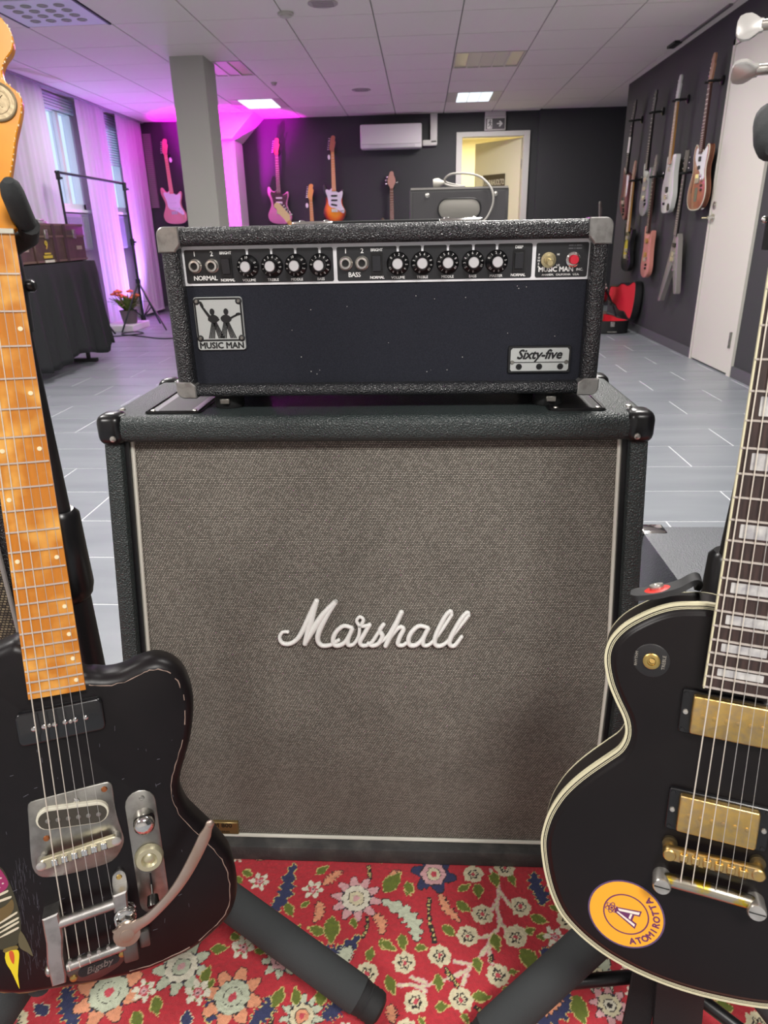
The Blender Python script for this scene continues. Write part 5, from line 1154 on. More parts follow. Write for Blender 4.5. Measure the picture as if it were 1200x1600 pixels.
# sunburst: colour follows the distance from the body edge (painted finish)
sb = bpy.data.materials.new('sunburst'); sb.use_nodes = True
def sunburst(m):
    N = m.node_tree.nodes; L = m.node_tree.links; b = N['Principled BSDF']; tc = N.new('ShaderNodeTexCoord')
    mp = N.new('ShaderNodeMapping'); mp.inputs['Location'].default_value = (0, 0.68 / 0.215, 0); mp.inputs['Scale'].default_value = (1 / 0.165, 1 / 0.215, 0)
    gd = N.new('ShaderNodeTexGradient'); gd.gradient_type = 'SPHERICAL'; cr = N.new('ShaderNodeValToRGB')
    L.new(tc.outputs['Object'], mp.inputs[0]); L.new(mp.outputs[0], gd.inputs[0]); L.new(gd.outputs['Fac'], cr.inputs[0]); L.new(cr.outputs[0], b.inputs['Base Color'])
    e = cr.color_ramp.elements; e[0].position = 0.04; e[0].color = (*lin((36, 22, 28)), 1); e[1].position = 0.6; e[1].color = (*lin((244, 160, 40)), 1)
    x = e.new(0.20); x.color = (*lin((170, 50, 26)), 1); x = e.new(0.36); x.color = (*lin((232, 112, 26)), 1)
    b.inputs['Roughness'].default_value = 0.25; b.inputs['Coat Weight'].default_value = 0.4
sunburst(sb)
def on_back(x, ztop, dy=0.1, roll=0.0, S=1.0):
    """frame for an instrument hung on the back wall: nut origin, face towards -Y"""
    return Matrix.Translation((x, YB - dy, ztop - 0.192 * S)) @ Matrix(((1, 0, 0, 0), (0, 0, -1, 0), (0, 1, 0, 0), (0, 0, 0, 1))) @ Matrix.Rotation(math.radians(roll), 4, 'Z') @ Matrix.Scale(S, 4)
SSS = lambda m_: [(0, -520, 84, 20, 0, m_), (0, -575, 84, 20, 0, m_), (-4, -632, 84, 20, -10, m_)]
KN = lambda m_: [(70, -655, m_), (95, -690, m_), (112, -722, m_)]
gs = []
pink1 = mat('salmon_lacquer', (222, 150, 150), 0.3, coat=0.3)
def tagcard(x=-0.05, y=-0.03, s=0.02):
    return lambda o: part('price_tag', G().prism(circ(x, y, s, 14, s * 1.5), -0.004, -0.002), white_pl, o)
M = on_back(-3.385, 2.196, roll=2); gs.append((M, 'behind the pillar'))
wall_guitar('salmon pink guitar with white pickguard hanging beside the pillar', M, STRAT, pink1, pink1, mat('pink_maple', (214, 140, 120), 0.5), mat('pink_head', (214, 112, 124), 0.4), STRAT_PG, wp, SSS(wp), KN(wp), -700, extra=tagcard(0.055, -0.06))
M = on_back(-1.905, 2.167, roll=-1); gs.append((M, 'above the pink guitar'))
wall_guitar('pink guitar with dark tortoise pickguard on the back wall', M, STRAT, mat('pink_lacquer', (214, 132, 176), 0.3, coat=0.3), rosew, mat('rosewood_pink', (116, 72, 84), 0.5), mat('red_head', (206, 72, 84), 0.4), STRAT_PG, tort, SSS(pu_w), KN(pu_w), -700)
M = on_back(-1.165, 2.178, roll=-0.5); gs.append((M, 'above the sunburst guitar'))
wall_guitar('sunburst guitar with white pickguard on the back wall', M, STRAT, sb, maple2, maple2, mat('aged_maple_head', (166, 104, 74), 0.45), STRAT_PG, wp, SSS(pu_b), KN(wp), -700, extra=lambda o: (part('vibrato_arm', G().tube([(0.03, -0.70, 0.005), (0.06, -0.72, 0.018), (0.13, -0.70, 0.02)], 0.004, 8), chrome, o), part('price_tag', G().prism(circ(-0.05, -0.06, 0.016, 14, 0.03), -0.004, -0.002), white_pl, o)))
M = on_back(-1.485, 1.617); gs.append((M, 'between the two upper wall guitars'))
wall_guitar('butterscotch guitar with yellow maple neck in the lower row of the back wall', M, STRAT, mat('butterscotch', (206, 150, 60), 0.35), maple2, maple2, mat('yellow_maple_head', (224, 168, 84), 0.4), STRAT_PG, pu_b, SSS(pu_w), KN(chrome), -700, extra=tagcard(-0.055, -0.07))
M = on_back(-0.40, 1.730); gs.append((M, 'left of the black combo'))
wall_guitar('brown bass guitar with large tuners in the lower row of the back wall', M, OFFSET, wood_dark, wood_dark, mat('bass_board', (116, 78, 66), 0.5), mat('bass_head', (176, 132, 116), 0.45), OFFSET_PG, pu_b, [(0, -600, 90, 40, 0, pu_b)], KN(chrome), -720, head='bass')
for M, s in gs: hanger(M, 'black guitar hanger on the back wall ' + s)
# ---- right wall: face towards -X
def on_right(y, ztop, dx=0.1, roll=0.0, S=1.0, yaw=0):
    return Matrix.Translation((XR - dx, y, ztop - 0.192 * S)) @ Matrix.Rotation(math.radians(yaw), 4, 'Z') @ Matrix(((0, 0, -1, 0), (-1, 0, 0, 0), (0, 1, 0, 0), (0, 0, 0, 1))) @ Matrix.Rotation(math.radians(roll), 4, 'Z') @ Matrix.Scale(S, 4)
HH = lambda m_: [(0, -520, 80, 38, 0, m_), (0, -640, 80, 38, 0, m_)]
hs_ = []
M = on_right(8.00, 2.17, roll=-6, S=1.02); hs_.append((M, 'over the far red-brown guitar'))
wall_guitar('dark red slim-bodied guitar with white sleeve on its neck, farthest on the right wall', M, BIRD, mat('mahogany_red', (116, 66, 66), 0.35, coat=0.3), darkneck, darkneck, darkneck, [(30, -470), (95, -480), (105, -540), (100, -640), (70, -660), (50, -560)], wp, [(0, -690, 80, 30, 0, chrome), (20, -750, 60, 24, 0, pu_b)], [(60, -780, pu_b), (80, -800, pu_b), (70, -830, pu_b)], -720,
            extra=lambda o: part('neck_sleeve', G().box(-0.026, 0.026, -0.27, -0.13, -0.004, 0.004), white_pl, o))
M = on_right(7.33, 2.145, roll=-2); hs_.append((M, 'over the silver-grey guitar'))
wall_guitar('silver grey double-horned guitar with black neck on the right wall', M, TEARDROP, mat('silver_grey_lacquer', (158, 162, 158), 0.35, 0.2), darkneck, darkneck, darkneck, None, None, [(0, -540, 80, 36, 0, nickel), (0, -620, 80, 36, 0, nickel), (10, -690, 80, 24, 0, chrome)], [(60, -720, pu_b), (75, -750, pu_b), (60, -770, chrome)], -700)
M = on_right(6.69, 2.145, roll=0); hs_.append((M, 'over the white guitar'))
wall_guitar('white angular guitar with maple neck on the right wall', M, ANGULAR, mat('white_lacquer', (214, 214, 210), 0.3), maple2, mat('grey_maple', (176, 152, 130), 0.5), mat('silver_head', (176, 176, 174), 0.4), None, None, [(0, -500, 40, 36, 0, nickel), (0, -660, 50, 44, 0, pu_b)], [(20, -705, chrome), (40, -720, chrome), (-30, -770, pu_b)], -715, k=2, extra=lambda o: part('output_jack', G().lathe([(0.03, -0.03), (0.03, -0.008), (0.012, -0.008)], (0.085, -0.800, 0), (0, 0, 1), 18), pu_b, o))
M = on_right(5.985, 2.155, roll=0, S=0.99); hs_.append((M, 'over the brown semi-hollow guitar'))
amb = mat('brown_burst', (168, 108, 74), 0.35, coat=0.3, var=((136, 78, 54), 7, 0.35, 0.7))
def fh(o):
    part('sound_hole', G().prism(ccw(smooth(mm([(-95, -620), (-88, -612), (-92, -660), (-110, -720), (-104, -730), (-112, -735), (-118, -715), (-100, -660)]), 2)), -0.0125, -0.0112), pu_b, o)
    part('label_plate', G().prism(rrect(-0.03, 0.03, -0.80, -0.70, 0.006), -0.012, -0.010), mat('olive_plate', (96, 100, 78), 0.5), o)
    part('side_finish', ring(ccw(smooth(mm(HOLLOW), 3)), 0.002, -0.05, -0.02), mat('side_red', (92, 38, 40), 0.4), o)
    part('strap_pin', G().lathe([(0.012, 0), (0.014, 0.012), (0.006, 0.018)], (0.12, -0.845, -0.035), (0.5, -0.86, 0), 14), chrome, o)
wall_guitar('brown burst semi-hollow guitar with white pickguard nearest the white door', M, HOLLOW, amb, rosew, rosew, mat('brown_head', (142, 100, 76), 0.45), HOLLOW_PG, wp, [(0, -500, 40, 34, 0, pu_b), (0, -560, 40, 26, 0, pu_b), (0, -620, 70, 30, 0, chrome)], [(70, -620, chrome), (95, -650, chrome), (100, -690, rosew), (105, -720, rosew)], -650, head='six', binding=aged_white, extra=fh)
M = on_right(7.77, 1.61, roll=0, S=1.0); hs_.append((M, 'over the black and yellow guitar'))
wall_guitar('black guitar with yellow paint on its body in the lower row of the right wall', M, STRAT, mat('black_lacquer_far', (30, 30, 32), 0.3), maple2, mat('pale_neck', (196, 178, 156), 0.5), mat('pale_head', (150, 116, 100), 0.5), [(-60, -560), (20, -540), (40, -660), (-20, -720), (-80, -690)], mat('yellow_paint', (190, 178, 40), 0.5), HH(nickel), KN(chrome), -700)
M = on_right(7.09, 1.60, roll=0); hs_.append((M, 'over the salmon guitar'))
wall_guitar('salmon pink guitar with gold pickups in the lower row of the right wall', M, TEARDROP, mat('salmon_far', (206, 136, 124), 0.35), rosew, mat('dark_rosewood', (60, 40, 40), 0.5), mat('grey_head', (110, 104, 104), 0.4), None, None, [(0, -530, 60, 40, 0, brass), (0, -655, 60, 50, 0, brass)], [(60, -680, chrome), (55, -740, pu_b), (50, -770, pu_b)], -690)
M = on_right(6.29, 1.575, roll=-3, S=1.0); hs_.append((M, 'over the V-shaped guitar'))
wall_guitar('silver V-shaped guitar with pointed wings lowest on the right wall', M, FLYV, mat('grey_metal_lacquer', (150, 144, 140), 0.35, 0.3), darkneck, mat('grey_board', (96, 90, 88), 0.5), mat('dark_head', (70, 66, 66), 0.4), None, None, [(0, -530, 70, 34, 0, pu_b), (0, -600, 70, 34, 0, nickel)], [(50, -660, chrome), (70, -720, chrome)], -640, head='three', k=1)
for M, s in hs_: hanger(M, 'black guitar hanger on the right wall ' + s)

# ---- two guitars on floor stands further back (only their headstocks rise above the amplifier)
def stand_guitar(label, x, y, ztop, headm, neckm, bodym, yaw, roll, slabel):
    M = Matrix.Translation((x, y, ztop - 0.18)) @ Matrix.Rotation(math.radians(yaw), 4, 'Z') @ Matrix(((1, 0, 0, 0), (0, 0, -1, 0), (0, 1, 0, 0), (0, 0, 0, 1))) @ Matrix.Rotation(math.radians(roll), 4, 'Z') @ Matrix.Rotation(math.radians(-8), 4, 'X')
    wall_guitar(label, M, STRAT, bodym, neckm, neckm, headm, STRAT_PG, wp, SSS(pu_w), KN(pu_w), -700, group='guitars on floor stands')
    b = M @ Vector((0, -0.845, -0.035)); s = thing('guitar_floor_stand', slabel, 'guitar stand', (b.x, b.y, 0))
    for sx in (-1, 1):
        part('leg', G().tube([(b.x + sx * 0.16, b.y - 0.16, 0.012), (b.x + sx * 0.11, b.y - 0.045, b.z - 0.012), (b.x + sx * 0.02, b.y + 0.14, b.z + 0.22)], 0.011, 8), black_mt, s)
        part('cradle_arm', G().cyl((b.x + sx * 0.11, b.y + 0.05, b.z - 0.013), (b.x + sx * 0.11, b.y - 0.075, b.z - 0.013), 0.012), foam, s)
    part('rear_leg', G().tube([(b.x, b.y + 0.14, b.z + 0.22), (b.x, b.y + 0.30, 0.012)], 0.011, 8), black_mt, s)
stand_guitar('guitar on a floor stand with pale maple headstock and chrome tuners', -1.27, 7.1, 1.30, mat('pale_maple_head', (222, 186, 146), 0.45), maple2, mat('cream_lacquer', (214, 206, 186), 0.35), 180, -30, 'black floor stand holding the maple-headed guitar')
stand_guitar('guitar on a floor stand with a slim grey headstock in the dark recess', 1.90, 8.05, 1.25, mat('grey_headstock', (150, 144, 140), 0.4), rosew, mat('charcoal_lacquer', (60, 58, 62), 0.35), 60, 0, 'black floor stand in the dark recess')

# ================================================================== COMBO AMPLIFIER BEHIND THE HEAD
cb = thing('combo_amplifier', 'small black amplifier with an oval grey window, a coiled grey cable on top', 'amplifier', (0.195, 4.12, 0.80))
cb_m = mat('charcoal_vinyl', (58, 57, 58), 0.6, bump=(200, 0.3, 0.001))
part('cabinet', G().rbox(-0.064, 0.455, 4.0, 4.25, 0.80, 1.212, 0.012, 2), cb_m, cb)
part('front_panel', G().box(-0.046, 0.437, 3.994, 4.0, 0.82, 1.192), mat('charcoal_front', (66, 64, 66), 0.7), cb)
part('oval_window', G().loft(rrect(0.088, 0.306, 1.062, 1.158, 0.046, 6), [(0, 0), (0, 0.004), (0.004, 0.006)]).xf(face(0, 3.994, 0)), mat('grey_window', (132, 129, 122), 0.8, bump=(300, 0.3, 0.001)), cb)
part('window_edge', G().tube([(p[0], 3.99, p[1]) for p in rrect(0.086, 0.308, 1.060, 1.160, 0.047, 6)] + [(0.308 - 0.047, 3.99, 1.060)], 0.004, 6), black_mt, cb)
part('top_edge', G().box(-0.058, 0.449, 3.998, 4.004, 1.205, 1.2145), mat('edge_grey', (140, 136, 132), 0.5), cb)
for x in (0.030, 0.384): part('bolt', G().lathe([(0.012, 0), (0.012, 0.003), (0.006, 0.006)], (x, 3.994, 1.178), (0, -1, 0), 12), nickel, cb)
st2 = thing('speaker_box', 'plain black speaker box carrying the small oval-window amplifier', 'speaker', (0.195, 4.12, 0.0))
part('cabinet', G().rbox(-0.10, 0.49, 3.98, 4.30, 0.0, 0.80, 0.012, 2), cb_m, st2)
part('grille', G().box(-0.07, 0.46, 3.972, 3.98, 0.04, 0.76), mat('charcoal_front', (66, 64, 66)), st2)
kb_m = mat('grey_cable', (158, 154, 148), 0.5)
ck = thing('power_cable', 'grey mains cable with a round plug lying on the oval-window amplifier', 'cable', (0.1, 4.05, 1.213))
part('plug', G().lathe([(0.020, 0), (0.024, 0.012), (0.024, 0.03), (0.016, 0.042), (0.008, 0.06)], (0.060, 4.06, 1.237), (1, 0, 0.05), 18), mat('plug_grey', (190, 186, 176), 0.5), ck)
part('cord', G().tube(smooth([(0.11, 4.06, 1.240), (0.135, 4.06, 1.228), (0.18, 4.05, 1.219), (0.225, 4.04, 1.219), (0.20, 4.07, 1.224), (0.13, 4.09, 1.243), (0.125, 4.06, 1.262), (0.155, 4.03, 1.278), (0.22, 4.02, 1.279), (0.29, 4.01, 1.266), (0.335, 3.99, 1.235), (0.365, 3.972, 1.19), (0.37, 3.968, 1.13), (0.345, 3.966, 1.07), (0.31, 3.965, 1.03), (0.29, 3.965, 0.98)], 5, False), 0.0055, 8), kb_m, ck)
# ---- amplifier standing behind the right guitar
ra = thing('combo_amplifier', 'black textured amplifier box with chrome corner beside the speaker cabinet, behind the black guitar', 'amplifier', (0.72, 1.09, 0.0125))
part('cabinet', G().rbox(0.432, 1.02, 0.90, 1.296, 0.02, 0.450, 0.006, 2), mat('grey_black_vinyl', (86, 89, 94), 0.5, bump=(380, 0.6, 0.0014, 'voronoi')), ra)
part('front_grille', G().box(0.45, 1.0, 0.894, 0.90, 0.05, 0.42), mat('charcoal_front', (66, 64, 66)), ra)
part('corner_cap', G().rbox(0.428, 0.480, 1.258, 1.300, 0.420, 0.4535, 0.006, 3), chrome, ra)
part('corner_cap', G().rbox(0.428, 0.470, 0.892, 0.930, 0.420, 0.4535, 0.006, 3), chrome, ra)
for x in (0.50, 0.95):
    for y in (0.95, 1.25): part('foot', G().cyl((x, y, 0.0125 if y < 1 else 0.0), (x, y, 0.021), 0.02), rubber, ra)
# ---- small speaker box behind the left guitar
la = thing('combo_amplifier', 'black amplifier with light piping and woven grille behind the offset guitar at the left edge', 'amplifier', (-0.86, 0.96, 0.0125))
lx1 = -0.631
part('cabinet', G().rbox(-1.10, lx1 + 0.010, 0.915, 1.00, 0.034, 0.66, 0.006, 2), tolex, la)
part('grille_cloth', G().box(-1.08, lx1 - 0.006, 0.908, 0.916, 0.06, 0.64), weave('black_gold_grille', (150, 138, 110), (70, 64, 56), (26, 24, 22), 0.006, 0.0045, 0.001), la)
part('piping', G().tube([(lx1 - 0.003, 0.909, 0.06), (lx1 - 0.003, 0.909, 0.64)], 0.0035, 8), mat('grey_piping', (150, 148, 144), 0.5), la)
for x in (-1.05, -0.65): part('foot', G().cyl((x, 0.96, 0.0125), (x, 0.96, 0.036), 0.02), rubber, la)

# ================================================================== LEFT SIDE: TABLE, TRUNKS, STAND, FLOWERS
tb_ = thing('table', 'trestle table hidden under a black cloth by the windows', 'table', (-3.15, 5.35, 0.0))
part('table_top', G().rbox(-3.48, -2.83, 4.55, 6.12, 0.80, 0.828, 0.004, 1), mat('table_grey', (90, 88, 86), 0.6), tb_)
for (x, y) in ((-3.4, 4.65), (-2.92, 4.65), (-3.4, 6.0), (-2.92, 6.0)): part('leg', G().cyl((x, y, 0), (x, y, 0.8), 0.018), black_mt, tb_)
part('foot_bar', G().box(-3.45, -2.85, 5.98, 6.03, 0.0, 0.03), black_mt, tb_)
# tablecloth: a draped grid
cl_m = mat('black_cloth', (30, 31, 35), 0.85, bump=(600, 0.3, 0.0006))
nx_, ny_ = 26, 70; vs = []; fs = []
def drape(u, v):
    # u: across (0 = wall side .. 1 = hanging front hem), v: along the table
    y = 4.5 + v * 1.72
    if u < 0.42:
        return (-3.5 + u / 0.42 * 0.675, min(max(y, 4.53), 6.14), 0.8305)
    t = (u - 0.42) / 0.58
    fold = (0.018 * math.sin(y * 19) + 0.012 * math.sin(y * 41 + 1)) * t
    zl = 0.10 + 0.03 * math.sin(y * 7) + (0.05 if v > 0.93 else 0)
    return (-2.825 + 0.012 * min(1, t * 8) + fold + 0.035 * t, y + (y - 5.35) * 0.045 * t, 0.8305 - t * (0.8305 - zl))
for i in range(nx_ + 1):
    for j in range(ny_ + 1): vs.append(drape(i / nx_, j / ny_))
for i in range(nx_):
    for j in range(ny_): a = i * (ny_ + 1) + j; fs.append((a, a + ny_ + 1, a + ny_ + 2, a + 1))
# far end flap
n0 = len(vs); m_ = 14
for i in range(m_ + 1):
    for j in range(m_ + 1):
        t = j / m_; x = -2.82 - i / m_ * 0.66
        vs.append((x + 0.065 * t * (1 - i / m_) + 0.01 * math.sin(x * 40) * t, 6.145 + 0.05 * t + 0.012 * math.sin(x * 33) * t, 0.8305 - t * 0.70))
for i in range(m_):
    for j in range(m_): a = n0 + i * (m_ + 1) + j; fs.append((a, a + 1, a + m_ + 2, a + m_ + 1))
tc_ = solo('tablecloth', G().add(vs, fs), cl_m, 'black cloth draped to the floor over the trunk table', 'tablecloth', (-3.1, 5.35, 0.1), ang=60)
sd = tc_.modifiers.new('thick', 'SOLIDIFY'); sd.thickness = 0.003; sd.offset = 1
# trunks
tr_m = mat('brown_trunk', (84, 60, 56), 0.55, var=((66, 46, 44), 14, 0.35, 0.65))
trim_m = mat('trunk_trim', (108, 84, 74), 0.5)
def trunk(y0, y1, h, lab, sticker):
    x0, x1 = -3.25, -2.835; z0 = 0.836; t = thing('travel_trunk', lab, 'trunk', ((x0 + x1) / 2, (y0 + y1) / 2, z0), 'old trunks on the covered table')
    part('base', G().rbox(x0, x1, y0, y1, z0, z0 + h * 0.68, 0.006, 1), tr_m, t)
    part('lid', G().rbox(x0 - 0.002, x1 + 0.003, y0 - 0.003, y1 + 0.003, z0 + h * 0.69, z0 + h, 0.008, 2), tr_m, t)
    for z in (z0 + 0.012, z0 + h * 0.685, z0 + h * 0.99): part('edge_band', G().box(x1 - 0.004, x1 + 0.006, y0, y1, z - 0.007, z + 0.007), trim_m, t)
    for y in (y0 + 0.18, y1 - 0.18):
        la_ = part('latch', G().rbox(x1, x1 + 0.014, y - 0.022, y + 0.022, z0 + h * 0.62, z0 + h * 0.86, 0.003, 1), dullsteel, t)
    for y in (y0 + 0.30, y1 - 0.34): part('strap_band', G().box(x1 - 0.002, x1 + 0.007, y - 0.022, y + 0.022, z0, z0 + h), mat('trunk_strap', (58, 40, 38), 0.6), t)
    part('shipping_label', G().box(x1 + 0.001, x1 + 0.004, y1 - 0.16, y1 - 0.07, z0 + 0.085, z0 + 0.115), mat('label_grey', (150, 132, 124), 0.6), t)
    if sticker:
        yel = mat('yellow_sticker', (196, 170, 50), 0.5)
        fM = Matrix(((0, 0, 1, x1 + 0.008), (1, 0, 0, y0 + 0.155), (0, 1, 0, z0 + 0.10), (0, 0, 0, 1)))
        part('number_sticker', text('9', 0.085, 0.001, bold=0.002).mv(0, 0.0, 0).xf(fM), yel, t)
        part('yellow_print', G().box(x1 + 0.006, x1 + 0.009, y0 + 0.09, y0 + 0.22, z0 + 0.035, z0 + 0.055).box(x1 + 0.006, x1 + 0.009, y0 + 0.11, y0 + 0.20, z0 + 0.062, z0 + 0.074), yel, t)
        part('paper_tag', G().box(x1 + 0.006, x1 + 0.009, y0 + 0.10, y0 + 0.24, z0 + 0.004, z0 + 0.022), aged_white, t)
trunk(5.30, 6.115, 0.275, 'brown travel trunk with yellow number sticker on the black tablecloth', True)
trunk(4.62, 5.27, 0.22, 'second brown trunk half hidden behind the maple headstock', False)
for (y, s, lab) in ((5.42, 0.05, 'clear plastic case on the brown trunk, nearer the headstock'), (5.62, 0.04, 'clear plastic case on the brown trunk, nearer the window')):
    t = thing('plastic_box', lab, 'box', (-3.0, y, 1.1125), 'clear cases on the trunk')
    clr = mat('clear_plastic', (178, 170, 180), 0.15, spec=0.8)
    part('tray', G().rbox(-3.12, -2.92, y - 0.09, y + 0.09, 1.1125, 1.1125 + s * 0.6, 0.006, 2), clr, t)
    part('lid', G().rbox(-3.11, -2.93, y - 0.08, y + 0.08, 1.1125 + s * 0.6, 1.1125 + s, 0.008, 2), clr, t)
# backdrop stand: two tripods and a crossbar
bsd = thing('backdrop_stand', 'black telescopic backdrop stand with crossbar in front of the windows', 'stand', (-3.4, 7.8, 0.0))
bk = mat('stand_black', (24, 30, 34), 0.4)
def tripod(x, y, top, spread):
    part('pole', G().cyl((x, y, 0.12), (x, y, 0.95), 0.016, n=10).cyl((x, y, 0.95), (x, y, top), 0.012, n=10), bk, bsd)
    part('clamp', G().cyl((x, y, 0.92), (x, y, 0.99), 0.024, n=10).cyl((x, y, 0.955), (x + 0.05, y - 0.02, 0.955), 0.008, n=8), bk, bsd)
    part('top_clamp', G().cyl((x, y, top - 0.07), (x, y, top + 0.01), 0.022, n=10).cyl((x, y, top - 0.05), (x + 0.05, y - 0.03, top - 0.06), 0.01, n=8), bk, bsd)
    part('collar', G().cyl((x, y, 0.50), (x, y, 0.56), 0.028, n=12), bk, bsd)
    part('hub', G().cyl((x, y, 0.10), (x, y, 0.16), 0.03, n=12), bk, bsd)
    for a in spread:
        fx, fy = x + 0.42 * math.cos(math.radians(a)), y + 0.42 * math.sin(math.radians(a))
        if fx < -3.68: fx = -3.68
        part('leg', G().tube([(x, y, 0.53), (fx, fy, 0.012)], 0.010, 8), bk, bsd)
        part('brace', G().tube([(x, y, 0.13), ((x + fx) / 2, (y + fy) / 2, 0.27)], 0.007, 8), bk, bsd)
tripod(-3.27, 8.25, 1.555, (-35, 85, 255)); tripod(-3.56, 7.35, 1.615, (-50, 70, 250))
part('crossbar', G().tube([(-3.565, 7.32, 1.612), (-3.265, 8.28, 1.552)], 0.013, 10), bk, bsd)
# flower pot on a low white box
pb = solo('plinth', G().rbox(-3.67, -3.30, 7.98, 8.50, 0.0, 0.07, 0.006, 1), white_pl, 'low white plinth under the potted flowers', 'plinth', (-3.45, 8.15, 0))
fp = thing('potted_flowers', 'orange flowers and green leaves in a grey pot by the stand', 'plant', (-3.44, 8.20, 0.07))
px_, py_, pz_ = -3.42, 8.22, 0.07

part('pot', G().lathe([(0.075, 0), (0.085, 0.01), (0.11, 0.19), (0.118, 0.20), (0.104, 0.205), (0.10, 0.18)], (px_, py_, pz_), (0, 0, 1), 24), mat('pot_grey', (120, 110, 112), 0.7), fp)
part('soil', G().cyl((px_, py_, pz_ + 0.16), (px_, py_, pz_ + 0.185), 0.10), mat('soil', (50, 40, 34), 0.9), fp)
lf_m = mat('leaf_green', (126, 142, 70), 0.6, var=((92, 116, 50), 30, 0.4, 0.6)); fl_m = mat('flower_orange', (232, 116, 78), 0.6)
r_ = random.Random(4)
for i in range(46):
    a = r_.uniform(0, 6.28); l = r_.uniform(0.10, 0.26); zt = pz_ + r_.uniform(0.26, 0.46); b = (px_ + 0.03 * math.cos(a), py_ + 0.03 * math.sin(a), pz_ + 0.18); e = Vector((px_ + l * math.cos(a), py_ + l * math.sin(a), zt))
    m1 = Vector(b).lerp(e, 0.5) + Vector((0, 0, 0.05)); sx = Vector((-math.sin(a), math.cos(a), 0)) * r_.uniform(0.016, 0.03)
    part('leaf', G().add([b, tuple(m1 + sx), tuple(e), tuple(m1 - sx), tuple(m1 + Vector((0, 0, 0.012)))], [(0, 1, 4), (1, 2, 4), (2, 3, 4), (3, 0, 4), (0, 3, 2, 1)]), lf_m, fp, ang=None)
for (dx, dy, dz, s) in ((-0.06, -0.10, 0.50, 0.055), (-0.10, 0.02, 0.44, 0.05), (0.02, 0.08, 0.49, 0.045), (0.11, 0.03, 0.43, 0.055), (0.10, -0.06, 0.40, 0.045), (-0.02, -0.05, 0.42, 0.05), (-0.13, -0.08, 0.46, 0.04)):
    st_ = part('stem', G().tube([(px_, py_, pz_ + 0.18), (px_ + dx, py_ + dy, pz_ + dz)], 0.003, 5), lf_m, fp)
    g = G()
    for q in range(7):
        a = q * 0.897; g.sphere((px_ + dx + s * 0.55 * math.cos(a), py_ + dy + s * 0.55 * math.sin(a), pz_ + dz), (s * 0.5, s * 0.5, s * 0.4), 8, 5)
    g.sphere((px_ + dx, py_ + dy, pz_ + dz + s * 0.2), s * 0.5, 8, 5)
    part('blossom', g, fl_m, st_)
tw = G()
for i in range(14):
    a = r_.uniform(0, 6.28); l = r_.uniform(0.17, 0.26); tw.tube([(px_, py_, pz_ + 0.2), (px_ + l * 0.6 * math.cos(a), py_ + l * 0.6 * math.sin(a), pz_ + 0.34), (px_ + l * math.cos(a), py_ + l * math.sin(a), pz_ + r_.uniform(0.3, 0.42))], 0.003, 4)
o = part('twigs', tw, mat('twig', (70, 76, 48), 0.7), fp); o['kind'] = 'stuff'
fp.scale = (0.92, 0.92, 0.72)
solo('floor_cable', G().tube(smooth([(-3.58, 7.55, 0.006), (-3.30, 7.60, 0.006), (-3.12, 7.80, 0.006), (-3.28, 7.95, 0.006), (-3.35, 7.75, 0.006), (-3.05, 7.55, 0.006), (-2.75, 7.35, 0.006), (-2.55, 7.42, 0.006), (-2.62, 7.62, 0.006), (-2.40, 7.55, 0.006), (-2.0, 7.30, 0.006), (-1.5, 7.2, 0.006)], 6, False), 0.006, 6), black_pl, 'black cable snaking across the tiles past the flower pot', 'cable', (-2.6, 7.5, 0))
# LED floor light behind the pillar that throws the magenta glow
ll = thing('stage_light', 'small black LED floor light hidden behind the pillar', 'stage light', (-2.62, 9.15, 0.0))
part('housing', G().cyl((-2.62, 9.15, 0.06), (-2.62, 9.22, 0.20), 0.075, n=20), black_mt, ll)
part('bracket', G().box(-2.72, -2.70, 9.13, 9.17, 0.0, 0.14).box(-2.54, -2.52, 9.13, 9.17, 0.0, 0.14).box(-2.72, -2.52, 9.13, 9.17, 0.0, 0.015), black_mt, ll)
part('lens', G().cyl((-2.62, 9.222, 0.203), (-2.62, 9.227, 0.212), 0.066, n=20), mat('magenta_led', (255, 40, 255), 0.3, emit=((255, 20, 255), 6)), ll)
d = bpy.data.lights.new('stage_light_beam', 'SPOT'); d.energy = 1500; d.color = (1.0, 0.0, 1.0); d.spot_size = math.radians(50); d.spot_blend = 0.7; d.shadow_soft_size = 0.06
o = bpy.data.objects.new('stage_light_beam', d); COL.objects.link(o); o.location = (-2.62, 9.25, 0.24); o.rotation_euler = Vector((0.04, 0.34, 1.0)).to_track_quat('-Z', 'Y').to_euler()
# ---- open guitar case on the floor by the right wall
gc = thing('guitar_case', 'open black guitar case with red plush lining on the floor by the right wall', 'guitar case', (1.945, 7.8, 0.0))
CASE = [(-470, -80), (-300, -95), (-160, -105), (-60, -138), (60, -146), (180, -138), (260, -150), (380, -185), (480, -160), (520, 0), (480, 160), (380, 185), (260, 150), (180, 138), (60, 146), (-60, 138), (-160, 105), (-300, 95), (-470, 80), (-500, 0)]
red = mat('red_plush', (206, 22, 42), 0.9, bump=(300, 0.4, 0.001)); blk_c = mat('case_black', (24, 24, 27), 0.5)
cp = ccw(smooth(mm(CASE), 3))
CM = Matrix.Translation((1.915, 7.80, 0.0)) @ Matrix.Rotation(math.radians(-90), 4, 'Z')
def scaled(k_): return [(p[0], p[1]) for p in cp]
base = ring(cp, 0.012, 0.0, 0.125).prism(cp, 0.0, 0.012).xf(CM)
part('tray', base, blk_c, gc)
part('lining', ring(inset(cp, 0.012), 0.02, 0.012, 0.122).prism(inset(cp, 0.012), 0.012, 0.05).xf(CM), red, gc)
LM = CM @ Matrix.Translation((0, 0.185, 0.13)) @ Matrix.Rotation(math.radians(87), 4, 'X') @ Matrix.Translation((0, 0.185, 0))
